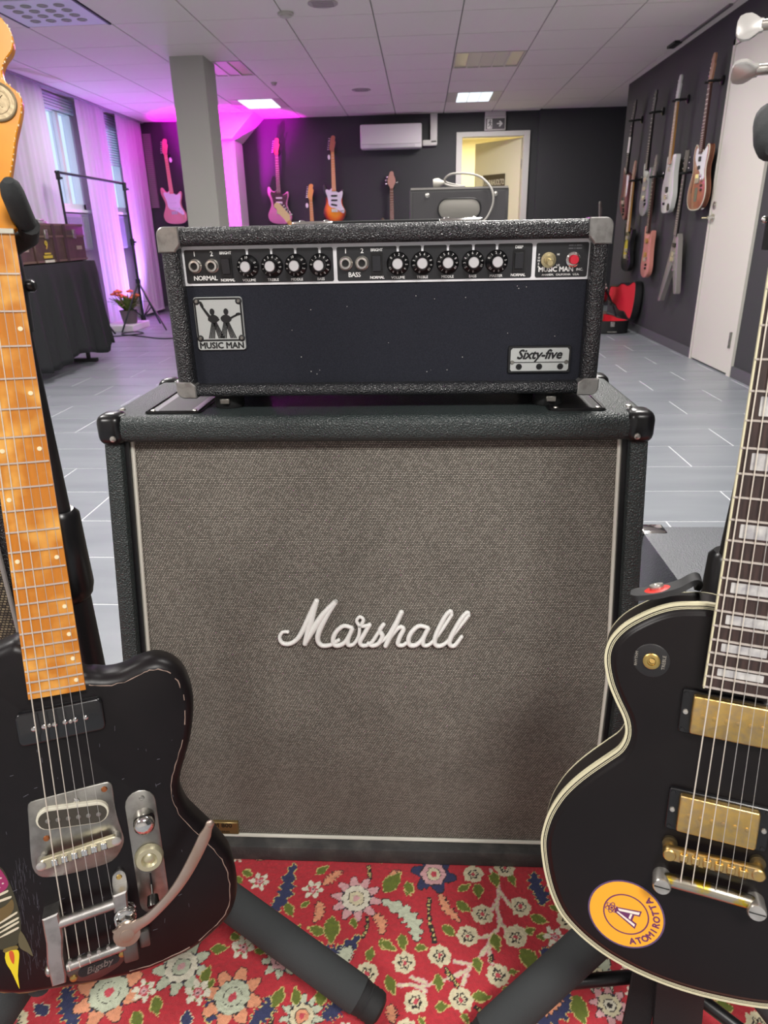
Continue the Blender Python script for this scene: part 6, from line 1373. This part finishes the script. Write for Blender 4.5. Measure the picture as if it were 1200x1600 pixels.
part('lid', ring(cp, 0.012, -0.07, 0.0).prism(cp, -0.07, -0.058).xf(LM), blk_c, gc)
part('lid_lining', G().prism(inset(cp, 0.010), -0.058, -0.006).xf(LM), red, gc)
part('accessory_pad', G().rbox(1.84, 2.03, 7.95, 8.15, 0.05, 0.15, 0.02, 2), mat('grey_pad', (116, 112, 104), 0.8), gc)
part('latch', G().rbox(1.900, 1.940, 7.268, 7.285, 0.07, 0.118, 0.003, 1), nickel, gc)
part('latch', G().rbox(1.765, 1.785, 7.78, 7.82, 0.07, 0.118, 0.003, 1), nickel, gc)
part('trim', G().box(1.875, 1.965, 7.270, 7.290, 0.015, 0.025), nickel, gc)

# violet LED floor light washing the curtains
ll = thing('stage_light', 'small black LED floor light at the foot of the curtains', 'stage light', (-2.98, 9.62, 0.0))
part('housing', G().cyl((-2.98, 9.62, 0.06), (-3.01, 9.57, 0.19), 0.06, n=20), black_mt, ll)
part('bracket', G().box(-3.06, -3.04, 9.60, 9.64, 0.0, 0.13).box(-2.92, -2.90, 9.60, 9.64, 0.0, 0.13).box(-3.06, -2.90, 9.60, 9.64, 0.0, 0.015), black_mt, ll)
part('lens', G().cyl((-3.0105, 9.5695, 0.1915), (-3.012, 9.567, 0.197), 0.052, n=20), mat('violet_led', (150, 90, 255), 0.3, emit=((130, 60, 255), 5)), ll)
d = bpy.data.lights.new('stage_light_beam', 'SPOT'); d.energy = 130; d.color = (0.44, 0.26, 1.0); d.spot_size = math.radians(120); d.spot_blend = 0.9; d.shadow_soft_size = 0.05
o = bpy.data.objects.new('stage_light_beam', d); COL.objects.link(o); o.location = (-3.02, 9.55, 0.24); o.rotation_euler = Vector((-0.62, -0.85, 0.85)).to_track_quat('-Z', 'Y').to_euler()
# ================================================================== PERSIAN RUG (a tufted pattern: flat colour on the pile)
CREAM=[(0.095, 0.774), (0.156, 0.789), (0.07, 0.737), (0.144, 0.741), (0.027, 0.705), (-0.025, 0.692), (0.11, 0.679), (-0.008, 0.637), (0.055, 0.643), (0.086, 0.847), (0.139, 0.86), (-0.079, 0.674), (0.156, 0.789), (0.142, 0.738), (0.226, 0.769)]
ROSE=[(-0.268, 0.821), (-0.177, 0.809), (-0.269, 0.71), (-0.318, 0.641), (-0.394, 0.638), (-0.317, 0.638), (-0.268, 0.706), (0.201, 0.74)]
LEAF=[((-0.14, 0.758), (-0.136, 0.72)), ((-0.215, 0.781), (-0.203, 0.761)), ((-0.175, 0.84), (-0.157, 0.854)), ((-0.023, 0.805), (-0.016, 0.827)), ((-0.077, 0.694), (-0.075, 0.715)), ((-0.175, 0.629), (-0.178, 0.651)), ((-0.141, 0.629), (-0.141, 0.654)), ((-0.247, 0.701), (-0.229, 0.706)), ((-0.314, 0.701), (-0.292, 0.706)), ((-0.314, 0.654), (-0.31, 0.676)), ((-0.108, 0.759), (-0.102, 0.745)), ((-0.206, 0.625), (-0.196, 0.649)), ((-0.292, 0.726), (-0.274, 0.72)), ((-0.253, 0.726), (-0.243, 0.717)), ((-0.3, 0.84), (-0.283, 0.831)), ((-0.19, 0.777), (-0.18, 0.788)), ((-0.191, 0.733), (-0.189, 0.746)), ((-0.063, 0.724), (-0.04, 0.711)), ((-0.03, 0.735), (-0.027, 0.712)), ((-0.008, 0.716), (0.009, 0.716)), ((-0.143, 0.742), (-0.143, 0.742)), ((-0.059, 0.812), (-0.036, 0.845)), ((-0.3, 0.657), (-0.307, 0.642)), ((0.062, 0.816), (0.078, 0.826)), ((0.092, 0.827), (0.092, 0.802)), ((0.119, 0.85), (0.123, 0.824)), ((0.146, 0.847), (0.153, 0.827)), ((0.057, 0.793), (0.077, 0.778)), ((0.171, 0.773), (0.194, 0.764)), ((0.034, 0.752), (0.051, 0.737)), ((0.157, 0.745), (0.173, 0.753)), ((0.11, 0.74), (0.114, 0.715)), ((0.15, 0.718), (0.169, 0.685)), ((-0.008, 0.716), (0.009, 0.716)), ((0.08, 0.703), (0.083, 0.681)), ((0.126, 0.684), (0.139, 0.685)), ((0.023, 0.675), (0.025, 0.653)), ((0.073, 0.647), (0.097, 0.648)), ((0.02, 0.631), (0.038, 0.634)), ((0.117, 0.661), (0.126, 0.646)), ((0.057, 0.624), (0.063, 0.61)), ((-0.048, 0.67), (-0.039, 0.647)), ((-0.057, 0.724), (-0.04, 0.71)), ((0.204, 0.792), (0.219, 0.783)), ((0.175, 0.738), (0.192, 0.743)), ((0.215, 0.652), (0.219, 0.617)), ((-0.023, 0.827), (-0.018, 0.805)), ((-0.003, 0.616), (0.004, 0.608))]
STEM=[[(0.116, 0.856), (0.125, 0.822), (0.12, 0.791), (0.122, 0.765), (0.13, 0.748)], [(0.124, 0.818), (0.14, 0.792)], [(0.123, 0.803), (0.111, 0.783)], [(0.122, 0.765), (0.112, 0.744), (0.085, 0.734)], [(0.104, 0.733), (0.1, 0.707), (0.103, 0.697)], [(0.1, 0.723), (0.086, 0.706)], [(0.073, 0.693), (0.048, 0.697)], [(0.069, 0.689), (0.059, 0.664)], [(0.069, 0.686), (0.038, 0.671), (0.001, 0.659)], [(-0.032, 0.659), (-0.011, 0.66), (0.004, 0.653)], [(-0.014, 0.671), (0.007, 0.664)]]
VINE=[[(0.013, 0.799), (0.012, 0.769), (0.019, 0.727)], [(0.035, 0.685), (0.051, 0.661)], [(0.102, 0.707), (0.103, 0.7)], [(0.075, 0.633), (0.084, 0.625)], [(-0.09, 0.856), (-0.085, 0.835)], [(-0.085, 0.762), (-0.084, 0.747), (-0.089, 0.73)], [(0.013, 0.799), (0.011, 0.769), (0.021, 0.727)], [(-0.206, 0.625), (-0.204, 0.6)]]
BIG=[((-0.105, 0.795), (-0.071, 0.796)), ((0.02, 0.845), (0.051, 0.846)), ((-0.266, 0.634), (-0.23, 0.636)), ((-0.444, 0.634), (-0.404, 0.635)), ((-0.164, 0.612), (-0.139, 0.613)), ((0.252, 0.687), (0.277, 0.688)), ((-0.352, 0.674), (-0.317, 0.675)), ((-0.207, 0.692), (-0.182, 0.693)), ((0.259, 0.643), (0.277, 0.643))]
NAVY=[[(-0.217, 0.854), (-0.221, 0.822), (-0.221, 0.802), (-0.23, 0.779), (-0.237, 0.771)], [(-0.173, 0.72), (-0.145, 0.704), (-0.119, 0.705), (-0.096, 0.73)], [(-0.207, 0.637), (-0.216, 0.616), (-0.23, 0.599)], [(-0.133, 0.611), (-0.111, 0.631)], [(0.186, 0.852), (0.186, 0.828), (0.192, 0.813), (0.191, 0.795)], [(0.177, 0.716), (0.193, 0.71)], [(0.204, 0.658), (0.188, 0.631), (0.157, 0.616)], [(-0.508, 0.637), (-0.492, 0.611), (-0.472, 0.59)], [(-0.3, 0.642), (-0.287, 0.622), (-0.29, 0.602)]]
PEACH=[[(-0.135, 0.846), (-0.147, 0.833), (-0.162, 0.82)], [(-0.166, 0.785), (-0.16, 0.77), (-0.166, 0.753)], [(-0.076, 0.769), (-0.062, 0.755), (-0.061, 0.736)], [(-0.038, 0.849), (-0.048, 0.828), (-0.061, 0.81)], [(-0.043, 0.631), (-0.039, 0.609)], [(0.031, 0.807), (0.038, 0.785), (0.058, 0.763)], [(0.195, 0.655), (0.181, 0.64), (0.161, 0.625)], [(-0.045, 0.849), (-0.051, 0.828), (-0.058, 0.812)]]
PALE=[[(-0.06, 0.792), (-0.029, 0.775), (-0.012, 0.754), (-0.007, 0.729)], [(-0.121, 0.689), (-0.107, 0.712)]]
RX0, RX1, RY0, RY1 = -1.45, 1.30, 0.22, 1.02
fx = np.concatenate([np.arange(RX0, -0.60, 0.003), np.arange(-0.60, 0.46, 0.0016), np.arange(0.46, RX1 + 0.001, 0.003)])
fy = np.concatenate([np.arange(RY0, 0.54, 0.003), np.arange(0.54, 0.90, 0.0016), np.arange(0.90, RY1 + 0.001, 0.003)])
PXg, PYg = np.meshgrid(fx, fy)
C = {k: np.array(lin(v)) for k, v in dict(red=(184, 48, 58), deep=(168, 36, 48), cream=(214, 204, 170), dark=(48, 40, 38), green=(104, 116, 44), navy=(52, 56, 92), pink=(214, 164, 166), rose=(198, 74, 86), peach=(222, 152, 116), pale=(190, 196, 172), gold=(206, 190, 120), white=(222, 216, 196)).items()}
col = np.empty(PXg.shape + (3,)); col[:] = C['red']
def vnoise(X, Y, s, seed):
    r = np.random.default_rng(seed); T = r.random((64, 64)); u = X / s; v = Y / s
    i = np.floor(u).astype(int); j = np.floor(v).astype(int); a = u - i; b = v - j; a = a * a * (3 - 2 * a); b = b * b * (3 - 2 * b)
    return (T[j % 64, i % 64] * (1 - a) + T[j % 64, (i + 1) % 64] * a) * (1 - b) + (T[(j + 1) % 64, i % 64] * (1 - a) + T[(j + 1) % 64, (i + 1) % 64] * a) * b
JX = (vnoise(PXg, PYg, 0.004, 1) - 0.5) * 0.0030 + (vnoise(PXg, PYg, 0.0018, 2) - 0.5) * 0.0016
JY = (vnoise(PXg, PYg, 0.004, 3) - 0.5) * 0.0030 + (vnoise(PXg, PYg, 0.0018, 4) - 0.5) * 0.0016
QX, QY = PXg + JX, PYg + JY
def win(x0, x1, y0, y1, pad=0.03):
    i0, i1 = np.searchsorted(fx, x0 - pad), np.searchsorted(fx, x1 + pad); j0, j1 = np.searchsorted(fy, y0 - pad), np.searchsorted(fy, y1 + pad)
    return slice(j0, j1), slice(i0, i1)
def put(w, mask, c): sub = col[w]; sub[mask] = C[c]
def polar(w, cx, cy): dx = QX[w] - cx; dy = QY[w] - cy; return np.hypot(dx, dy), np.arctan2(dy, dx)
def daisy(cx, cy, R=0.0165):
    w = win(cx, cx, cy, cy, R * 1.6); r, a = polar(w, cx, cy)
    put(w, r < R * (1.0 + 0.07 * np.cos(8 * a)), 'cream')
    put(w, (r < R * 0.50 * (1 + 0.22 * np.cos(6 * a))) & (r > R * 0.36 * (1 + 0.22 * np.cos(6 * a))), 'dark')
    put(w, r < R * 0.20, 'rose')
    put(w, (r < R * 0.44) & (r > R * 0.15) & (np.cos(6 * a + 3.1) > 0.86), 'dark')
def rosette(cx, cy, R=0.017):
    w = win(cx, cx, cy, cy, R * 1.6); r, a = polar(w, cx, cy); e = R * (0.84 + 0.22 * np.cos(6 * a + 0.4))
    put(w, r < e, 'white'); put(w, (r < R * 0.66) & (r > R * 0.50) & (np.cos(6 * a + 3.5) > 0.7), 'green')
    put(w, r < R * 0.42 * (1 + 0.2 * np.cos(5 * a)), 'rose'); put(w, r < R * 0.26, 'pink'); put(w, r < R * 0.10, 'dark')
def seg(w, p, q):
    dx, dy = q[0] - p[0], q[1] - p[1]; L2 = max(dx * dx + dy * dy, 1e-9); t = np.clip(((QX[w] - p[0]) * dx + (QY[w] - p[1]) * dy) / L2, 0, 1)
    return np.hypot(QX[w] - p[0] - t * dx, QY[w] - p[1] - t * dy), t
def leaf(p, q, c='green', edge='gold', wd=0.28):
    p, q = ((p[0] * 1.1 - q[0] * 0.1, p[1] * 1.1 - q[1] * 0.1), (q[0] * 1.1 - p[0] * 0.1, q[1] * 1.1 - p[1] * 0.1))
    L = math.hypot(q[0] - p[0], q[1] - p[1])
    if L < 0.004: return
    w = win(min(p[0], q[0]), max(p[0], q[0]), min(p[1], q[1]), max(p[1], q[1])); d, t = seg(w, p, q); hw_ = max(L * wd, 0.0042) * np.clip(np.sin(np.pi * t ** 0.75), 0, 1) ** 1.15 - 0.0008
    put(w, (d < hw_ + 0.0014), edge); put(w, d < hw_, c)
def path(pts, wd, c, edge=None, ew=0.0014, taper=False, dash=None):
    pts = [(p[0], p[1]) for p in smooth([(a, b, 0) for a, b in pts], 5, False)]
    xs = [p[0] for p in pts]; ys = [p[1] for p in pts]; w = win(min(xs), max(xs), min(ys), max(ys)); best = None
    n = len(pts) - 1
    for i in range(n):
        d, t = seg(w, pts[i], pts[i + 1]); T = (i + t) / n
        if best is None: best, bt = d, T
        else: m = d < best; best = np.where(m, d, best); bt = np.where(m, T, bt)
    W = wd * (np.sqrt(np.clip(4 * bt * (1 - bt) + 0.06, 0, 1)) if taper else 1.0)
    if taper: W = W * (1 + 0.35 * np.sin(bt * 40))
    if edge: put(w, best < W + ew, edge)
    put(w, best < W, c)
    if dash: put(w, (best < W * 0.55) & (np.sin(bt * dash[1]) > 0.0), dash[0])
def palmette(cx, cy, R, outer, mid, inner, n=9, core='rose'):
    w = win(cx, cx, cy, cy, R * 1.7); r, a = polar(w, cx, cy); e = R * (0.74 + 0.46 * np.abs(np.cos(n / 2 * a + 0.6)) ** 1.5)
    put(w, r < e + 0.0016, 'dark'); put(w, r < e, outer); put(w, (r < e) & (r > R * 0.62) & (np.abs(np.cos(n / 2 * a + 0.6)) < 0.22), 'navy')
    put(w, (r < R * 0.66 + 0.0014) & (r > 0), 'dark' if mid != outer else mid); put(w, r < R * 0.66 * (1 + 0.06 * np.cos(n * a)), mid)
    put(w, r < R * 0.36 + 0.001, 'dark'); put(w, r < R * 0.36, inner); put(w, r < R * 0.16, core)
# filler motifs over the whole field, then the ones in front of the cabinet
r_ = random.Random(12)
vis = lambda x, y: -0.52 < x < 0.33 and 0.57 < y < 0.92
for it in range(1500):
    x, y = r_.uniform(RX0, RX1), r_.uniform(RY0, RY1)
    if vis(x, y): continue
    k = r_.random(); a = r_.uniform(0, 6.28)
    if it < 150: k = 0.86 + 0.14 * k
    w = win(x, x, y, y, 0.034 if k > 0.85 else 0.018)
    if np.abs(col[w] - C['red']).sum() > 1e-6: continue
    if k < 0.35: daisy(x, y)
    elif k < 0.5: rosette(x, y)
    elif k < 0.85: leaf((x, y), (x + 0.025 * math.cos(a), y + 0.025 * math.sin(a)))
    elif k < 0.93: palmette(x, y, 0.035, r_.choice(['peach', 'pink', 'navy']), 'pale', 'cream')
    else: path([(x, y), (x + 0.04 * math.cos(a), y + 0.03), (x + 0.07 * math.cos(a), y + 0.07 * math.sin(a))], 0.008, 'navy', 'gold', taper=True)
for s in STEM: path(s, 0.0034, 'pink'); path(s, 0.0021, 'cream')
for s in VINE: path(s, 0.0032, 'dark', None, dash=('gold', 60))
for s in NAVY: path(s, 0.0105, 'navy', 'gold', taper=True)
for s in PALE: path(s, 0.0105, 'pale', 'dark', taper=True)
for s in PEACH: path(s, 0.0062, 'peach', 'dark', taper=True)
pal = [('pink', 'white', 'cream', 10, 'pink'), ('navy', 'pink', 'cream', 6, 'rose'), ('peach', 'pale', 'pale', 8, 'rose'), ('peach', 'pale', 'pale', 8, 'rose'), ('pale', 'cream', 'peach', 11, 'rose'), ('pale', 'pale', 'cream', 7, 'dark'), ('pale', 'white', 'pale', 9, 'pink'), ('pale', 'pink', 'pink', 9, 'cream'), ('pink', 'cream', 'white', 8, 'dark')]
for ((c, e), (o_, m_, i_, n, k)) in zip(BIG, pal): palmette(c[0], c[1], max(0.022, e[0] - c[0]), o_, m_, i_, n, k)
for p, q in LEAF: leaf(p, q)
for p in ROSE: rosette(*p)
for p in CREAM: daisy(*p)
for (x, y) in ((-0.36, 0.78), (-0.40, 0.72), (-0.46, 0.80), (-0.50, 0.70), (0.22, 0.83), (0.27, 0.79), (0.30, 0.74), (0.24, 0.88), (-0.02, 0.60), (0.12, 0.60), (0.16, 0.64)): daisy(x, y, 0.014)
# small sprigs filling the gaps of the field
rs = random.Random(31)
for _ in range(260):
    x, y = rs.uniform(-0.58, 0.44), rs.uniform(0.55, 0.90); w = win(x, x, y, y, 0.011)
    sub = col[w]
    if np.abs(sub - C['red']).sum() > 1e-6: continue
    a = rs.uniform(0, 6.28); k = rs.random(); q = (x + 0.012 * math.cos(a), y + 0.012 * math.sin(a)); p = (x - 0.012 * math.cos(a), y - 0.012 * math.sin(a))
    if k < 0.4: leaf(p, q, 'green', 'gold')
    elif k < 0.6: leaf(p, q, 'peach', 'dark')
    elif k < 0.8: rosette(x, y, 0.011)
    else: leaf(p, q, 'navy', 'cream')
tone = 0.86 + 0.28 * vnoise(PXg, PYg, 0.003, 6)[..., None] * 0.6 + 0.10 * vnoise(PXg, PYg, 0.09, 7)[..., None]
col = np.clip(col * tone, 0, 1)
nx, ny = len(fx), len(fy)
zz = 0.0102 + 0.0016 * vnoise(PXg, PYg, 0.0035, 8)
verts = np.stack([PXg.ravel(), PYg.ravel(), zz.ravel()], 1)
idx = np.arange(nx * ny).reshape(ny, nx)
faces = np.stack([idx[:-1, :-1].ravel(), idx[:-1, 1:].ravel(), idx[1:, 1:].ravel(), idx[1:, :-1].ravel()], 1)
me = bpy.data.meshes.new('rug'); me.vertices.add(len(verts)); me.vertices.foreach_set('co', verts.astype(np.float32).ravel())
me.loops.add(faces.size); me.loops.foreach_set('vertex_index', faces.astype(np.int32).ravel())
me.polygons.add(len(faces)); me.polygons.foreach_set('loop_start', np.arange(0, faces.size, 4, dtype=np.int32))
me.update(calc_edges=True); me.validate()
ca = me.color_attributes.new('pattern', 'FLOAT_COLOR', 'POINT')
ca.data.foreach_set('color', np.concatenate([col.reshape(-1, 3), np.ones((nx * ny, 1))], 1).astype(np.float32).ravel())
rug_m = bpy.data.materials.new('rug_pile'); rug_m.use_nodes = True
N = rug_m.node_tree.nodes; L = rug_m.node_tree.links; b = N['Principled BSDF']
at = N.new('ShaderNodeAttribute'); at.attribute_name = 'pattern'; L.new(at.outputs['Color'], b.inputs['Base Color']); b.inputs['Roughness'].default_value = 0.95
b.inputs['Sheen Weight'].default_value = 0.15
nz = N.new('ShaderNodeTexNoise'); nz.inputs['Scale'].default_value = 700; tcn = N.new('ShaderNodeTexCoord'); L.new(tcn.outputs['Object'], nz.inputs['Vector'])
bn = N.new('ShaderNodeBump'); bn.inputs['Strength'].default_value = 0.7; bn.inputs['Distance'].default_value = 0.0015; L.new(nz.outputs['Fac'], bn.inputs['Height']); L.new(bn.outputs[0], b.inputs['Normal'])
me.materials.append(rug_m)
rug = thing('rug', 'red floral oriental rug under the speaker cabinet and guitars', 'rug', (0, 0, 0))
po = bpy.data.objects.new('pile', me); COL.objects.link(po); po.parent = rug
part('backing', G().box(RX0, RX1, RY0, RY1, 0.0005, 0.0099), mat('rug_backing', (130, 60, 54), 0.9), rug)

# ================================================================== STANDS UNDER THE FOREGROUND GUITARS
def T(*p): return Vector(p)
sl = thing('guitar_stand', 'black tubular guitar stand with foam-covered legs holding the worn black guitar', 'guitar stand', (-0.43, 0.735, 0.0))
hub = T(-0.430, 0.742, 0.215)
part('upright', G().cyl((-0.4165, 0.7165, 0.93), (-0.4210, 0.7280, 0.700), 0.0115, n=16), black_mt, sl)
part('upper_tube', G().cyl((-0.4160, 0.7150, 1.03), (-0.4165, 0.7165, 0.90), 0.0090, n=14), black_mt, sl)
part('height_clutch', G().lathe([(0.0150, 0), (0.0205, 0.006), (0.0230, 0.060), (0.0250, 0.100), (0.0225, 0.112), (0.0185, 0.118)], (-0.4212, 0.7285, 0.7130), (-0.06, 0.03, -1), 24), black_pl, sl)
part('lower_tube', G().cyl((-0.4260, 0.7330, 0.612), tuple(hub), 0.0165, n=18), black_mt, sl)
part('hub', G().rbox(hub.x - 0.035, hub.x + 0.035, hub.y - 0.03, hub.y + 0.03, hub.z - 0.055, hub.z + 0.03, 0.01, 2), black_pl, sl)
def leg(par, a, b, r=0.0245, cap=True):
    a, b = Vector(a), Vector(b); d = (b - a).normalized()
    l = part('leg', G().cyl(tuple(a), tuple(b - d * 0.035), r, n=22), foam, par, 'foam-covered leg')
    if cap: part('rubber_foot', G().lathe([(r * 0.97, 0), (r * 0.93, 0.010), (r * 0.88, 0.016), (r * 0.92, 0.017), (r * 0.88, 0.020), (r * 0.92, 0.023), (r * 0.88, 0.026), (r * 0.92, 0.029), (r * 0.86, 0.036), (r * 0.6, 0.040)], b - d * 0.040, d, 22), rubber, l)
leg(sl, hub + T(0.03, -0.01, -0.02), (-0.055, 0.6105, 0.0305))
leg(sl, hub + T(-0.02, -0.03, -0.02), (-0.580, 0.530, 0.0340))
leg(sl, hub + T(-0.01, 0.03, -0.02), (-0.548, 0.880, 0.036))
# cradle that holds the neck (in the guitar's frame)
cr = part('neck_cradle', G().cyl(tuple(ML @ T(0.030, 0.006, -0.030)), tuple(ML @ T(0.026, -0.045, -0.055)), 0.010).rbox(-0.008, 0.008, -0.02, 0.02, -0.015, 0.015, 0.003, 1) if False else G().tube([ML @ T(0.034, 0.010, -0.012), ML @ T(0.030, 0.004, -0.034), ML @ T(0.012, -0.004, -0.045), ML @ T(-0.012, -0.004, -0.045), ML @ T(-0.030, 0.004, -0.034), ML @ T(-0.034, 0.010, -0.012)], 0.0095, 12), rubber, sl)
for s_ in (-1, 1):
    q = [ML @ T(s_ * 0.0310, 0.010, -0.024), ML @ T(s_ * 0.0290, 0.019, 0.000), ML @ T(s_ * 0.0270, 0.030, 0.020), ML @ T(s_ * 0.0262, 0.036, 0.027), ML @ T(s_ * 0.0260, 0.039, 0.031)]
    part('cradle_prong', G().tube(q, [0.0100, 0.0104, 0.0102, 0.0085, 0.0045], 16), foam, sl)
part('cradle_bracket', G().tube([ML @ T(0.006, -0.002, -0.046), ML @ T(0.008, -0.040, -0.056), ML @ T(0.008, -0.085, -0.060)], 0.0125, 12), black_mt, sl)
part('lock_knob', G().lathe([(0.004, 0), (0.0062, 0.003), (0.0062, 0.008), (0.004, 0.010)], ML @ T(0.0185, -0.040, -0.055), ML.to_3x3() @ T(1, 0, 0.3), 16), black_pl, sl)
# arms under the body
for s_ in (-0.075, 0.075):
    q0 = ML @ T(s_, -0.850, -0.085); q1 = ML @ T(s_, -0.851, -0.056)
    part('support_arm', G().tube([hub + T(0, 0, -0.02), q0, ], 0.010, 10), black_mt, sl)
    part('arm_pad', G().tube([q0, q1], 0.0125, 14), foam, sl)

sr = thing('guitar_stand', 'black tubular guitar stand with foam-covered legs under the cream-bound guitar', 'guitar stand', (0.33, 0.70, 0.0))
hub = T(0.335, 0.690, 0.215)
up1 = MR @ T(0.0, -0.02, -0.060)
part('upright', G().cyl(tuple(MR @ T(0.010, -0.02, -0.060)), (0.350, 0.735, 0.60), 0.0115, n=16), black_mt, sr)
part('height_clutch', G().lathe([(0.0150, 0), (0.0205, 0.006), (0.0230, 0.060), (0.0250, 0.100), (0.0225, 0.112), (0.0185, 0.118)], (0.349, 0.733, 0.66), (0.02, -0.02, -1), 24), black_pl, sr)
part('lower_tube', G().cyl((0.350, 0.735, 0.60), tuple(hub), 0.0165, n=18), black_mt, sr)
part('hub', G().rbox(hub.x - 0.035, hub.x + 0.035, hub.y - 0.03, hub.y + 0.03, hub.z - 0.055, hub.z + 0.03, 0.01, 2), black_pl, sr)
leg(sr, hub + T(-0.03, -0.01, -0.02), (0.060, 0.563, 0.0315), 0.0255)
leg(sr, hub + T(0.02, -0.03, -0.02), (0.520, 0.500, 0.0340))
leg(sr, hub + T(0.02, 0.03, -0.02), (0.420, 0.855, 0.034))
for s_ in (-1, 1):
    q = [MR @ T(s_ * 0.0340, 0.042, -0.030), MR @ T(s_ * 0.0360, 0.026, 0.000), MR @ T(s_ * 0.0365, 0.010, 0.022), MR @ T(s_ * 0.0362, 0.000, 0.034), MR @ T(s_ * 0.0355, -0.003, 0.039)]
    part('cradle_prong', G().tube(q, [0.0125, 0.0130, 0.0130, 0.0115, 0.006], 16), foam, sr)
part('neck_cradle', G().tube([MR @ T(-0.034, 0.050, -0.030), MR @ T(-0.015, 0.020, -0.055), MR @ T(0.015, 0.020, -0.055), MR @ T(0.034, 0.050, -0.030)], 0.0105, 12), rubber, sr)
lk = part('cradle_lock', G().tube([MR @ T(-0.0215, -0.036, -0.028), MR @ T(-0.0215, -0.062, -0.035)], 0.0055, 10), black_mt, sr)
part('lock_pin', G().sphere(tuple(MR @ T(-0.0285, -0.040, -0.024)), 0.0030, 12, 8), chrome, lk)
for s_ in (-0.07, 0.07):
    q0 = MR @ T(s_, -0.793, -0.090); q1 = MR @ T(s_, -0.793, -0.062)
    part('support_arm', G().tube([hub + T(0, 0, -0.01), q0], 0.010, 10), black_mt, sr)
    part('arm_pad', G().tube([q0, q1], 0.0125, 14), foam, sr)
part('spreader_bar', G().tube([(0.165, 0.616, 0.088), (0.270, 0.626, 0.094), (0.335, 0.620, 0.094), (0.420, 0.560, 0.070)], 0.0085, 10), black_mt, sr)
# the strap of the right guitar hangs down behind its body
sb_m = mat('black_webbing', (26, 26, 28), 0.8, bump=(900, 0.8, 0.0008))
hs2 = thing('hanging_strap', 'black webbing strap hanging below the cream-bound guitar', 'strap', (0.285, 0.60, 0.013))
def ribbon(pts, w, th, wdir):
    q = smooth(pts, 5, False); wv = Vector(wdir).normalized() * (w / 2); vs = []; fs = []
    for i, p in enumerate(q):
        d = (Vector(q[min(i + 1, len(q) - 1)]) - Vector(q[max(i - 1, 0)])).normalized(); n = d.cross(wv).normalized() * th / 2
        for s in (wv + n, -wv + n, -wv - n, wv - n): vs.append(tuple(Vector(p) + s))
    for i in range(len(q) - 1):
        for j in range(4): fs.append((i * 4 + j, (i + 1) * 4 + j, (i + 1) * 4 + (j + 1) % 4, i * 4 + (j + 1) % 4))
    fs += [(0, 1, 2, 3), tuple(reversed(range(len(q) * 4 - 4, len(q) * 4)))]
    return G().add(vs, fs)
part('webbing', ribbon([(0.2900, 0.640, 0.30), (0.2870, 0.615, 0.18), (0.2780, 0.595, 0.09), (0.2700, 0.580, 0.030), (0.2650, 0.545, 0.018), (0.2600, 0.49, 0.017)], 0.036, 0.004, (1, 0.1, 0.02)), sb_m, hs2)
part('leather_end', ribbon([(0.3250, 0.630, 0.30), (0.3230, 0.605, 0.19), (0.3220, 0.590, 0.10), (0.3230, 0.572, 0.030), (0.3260, 0.53, 0.018), (0.330, 0.46, 0.017)], 0.058, 0.006, (1, -0.05, 0.03)), leather, hs2)
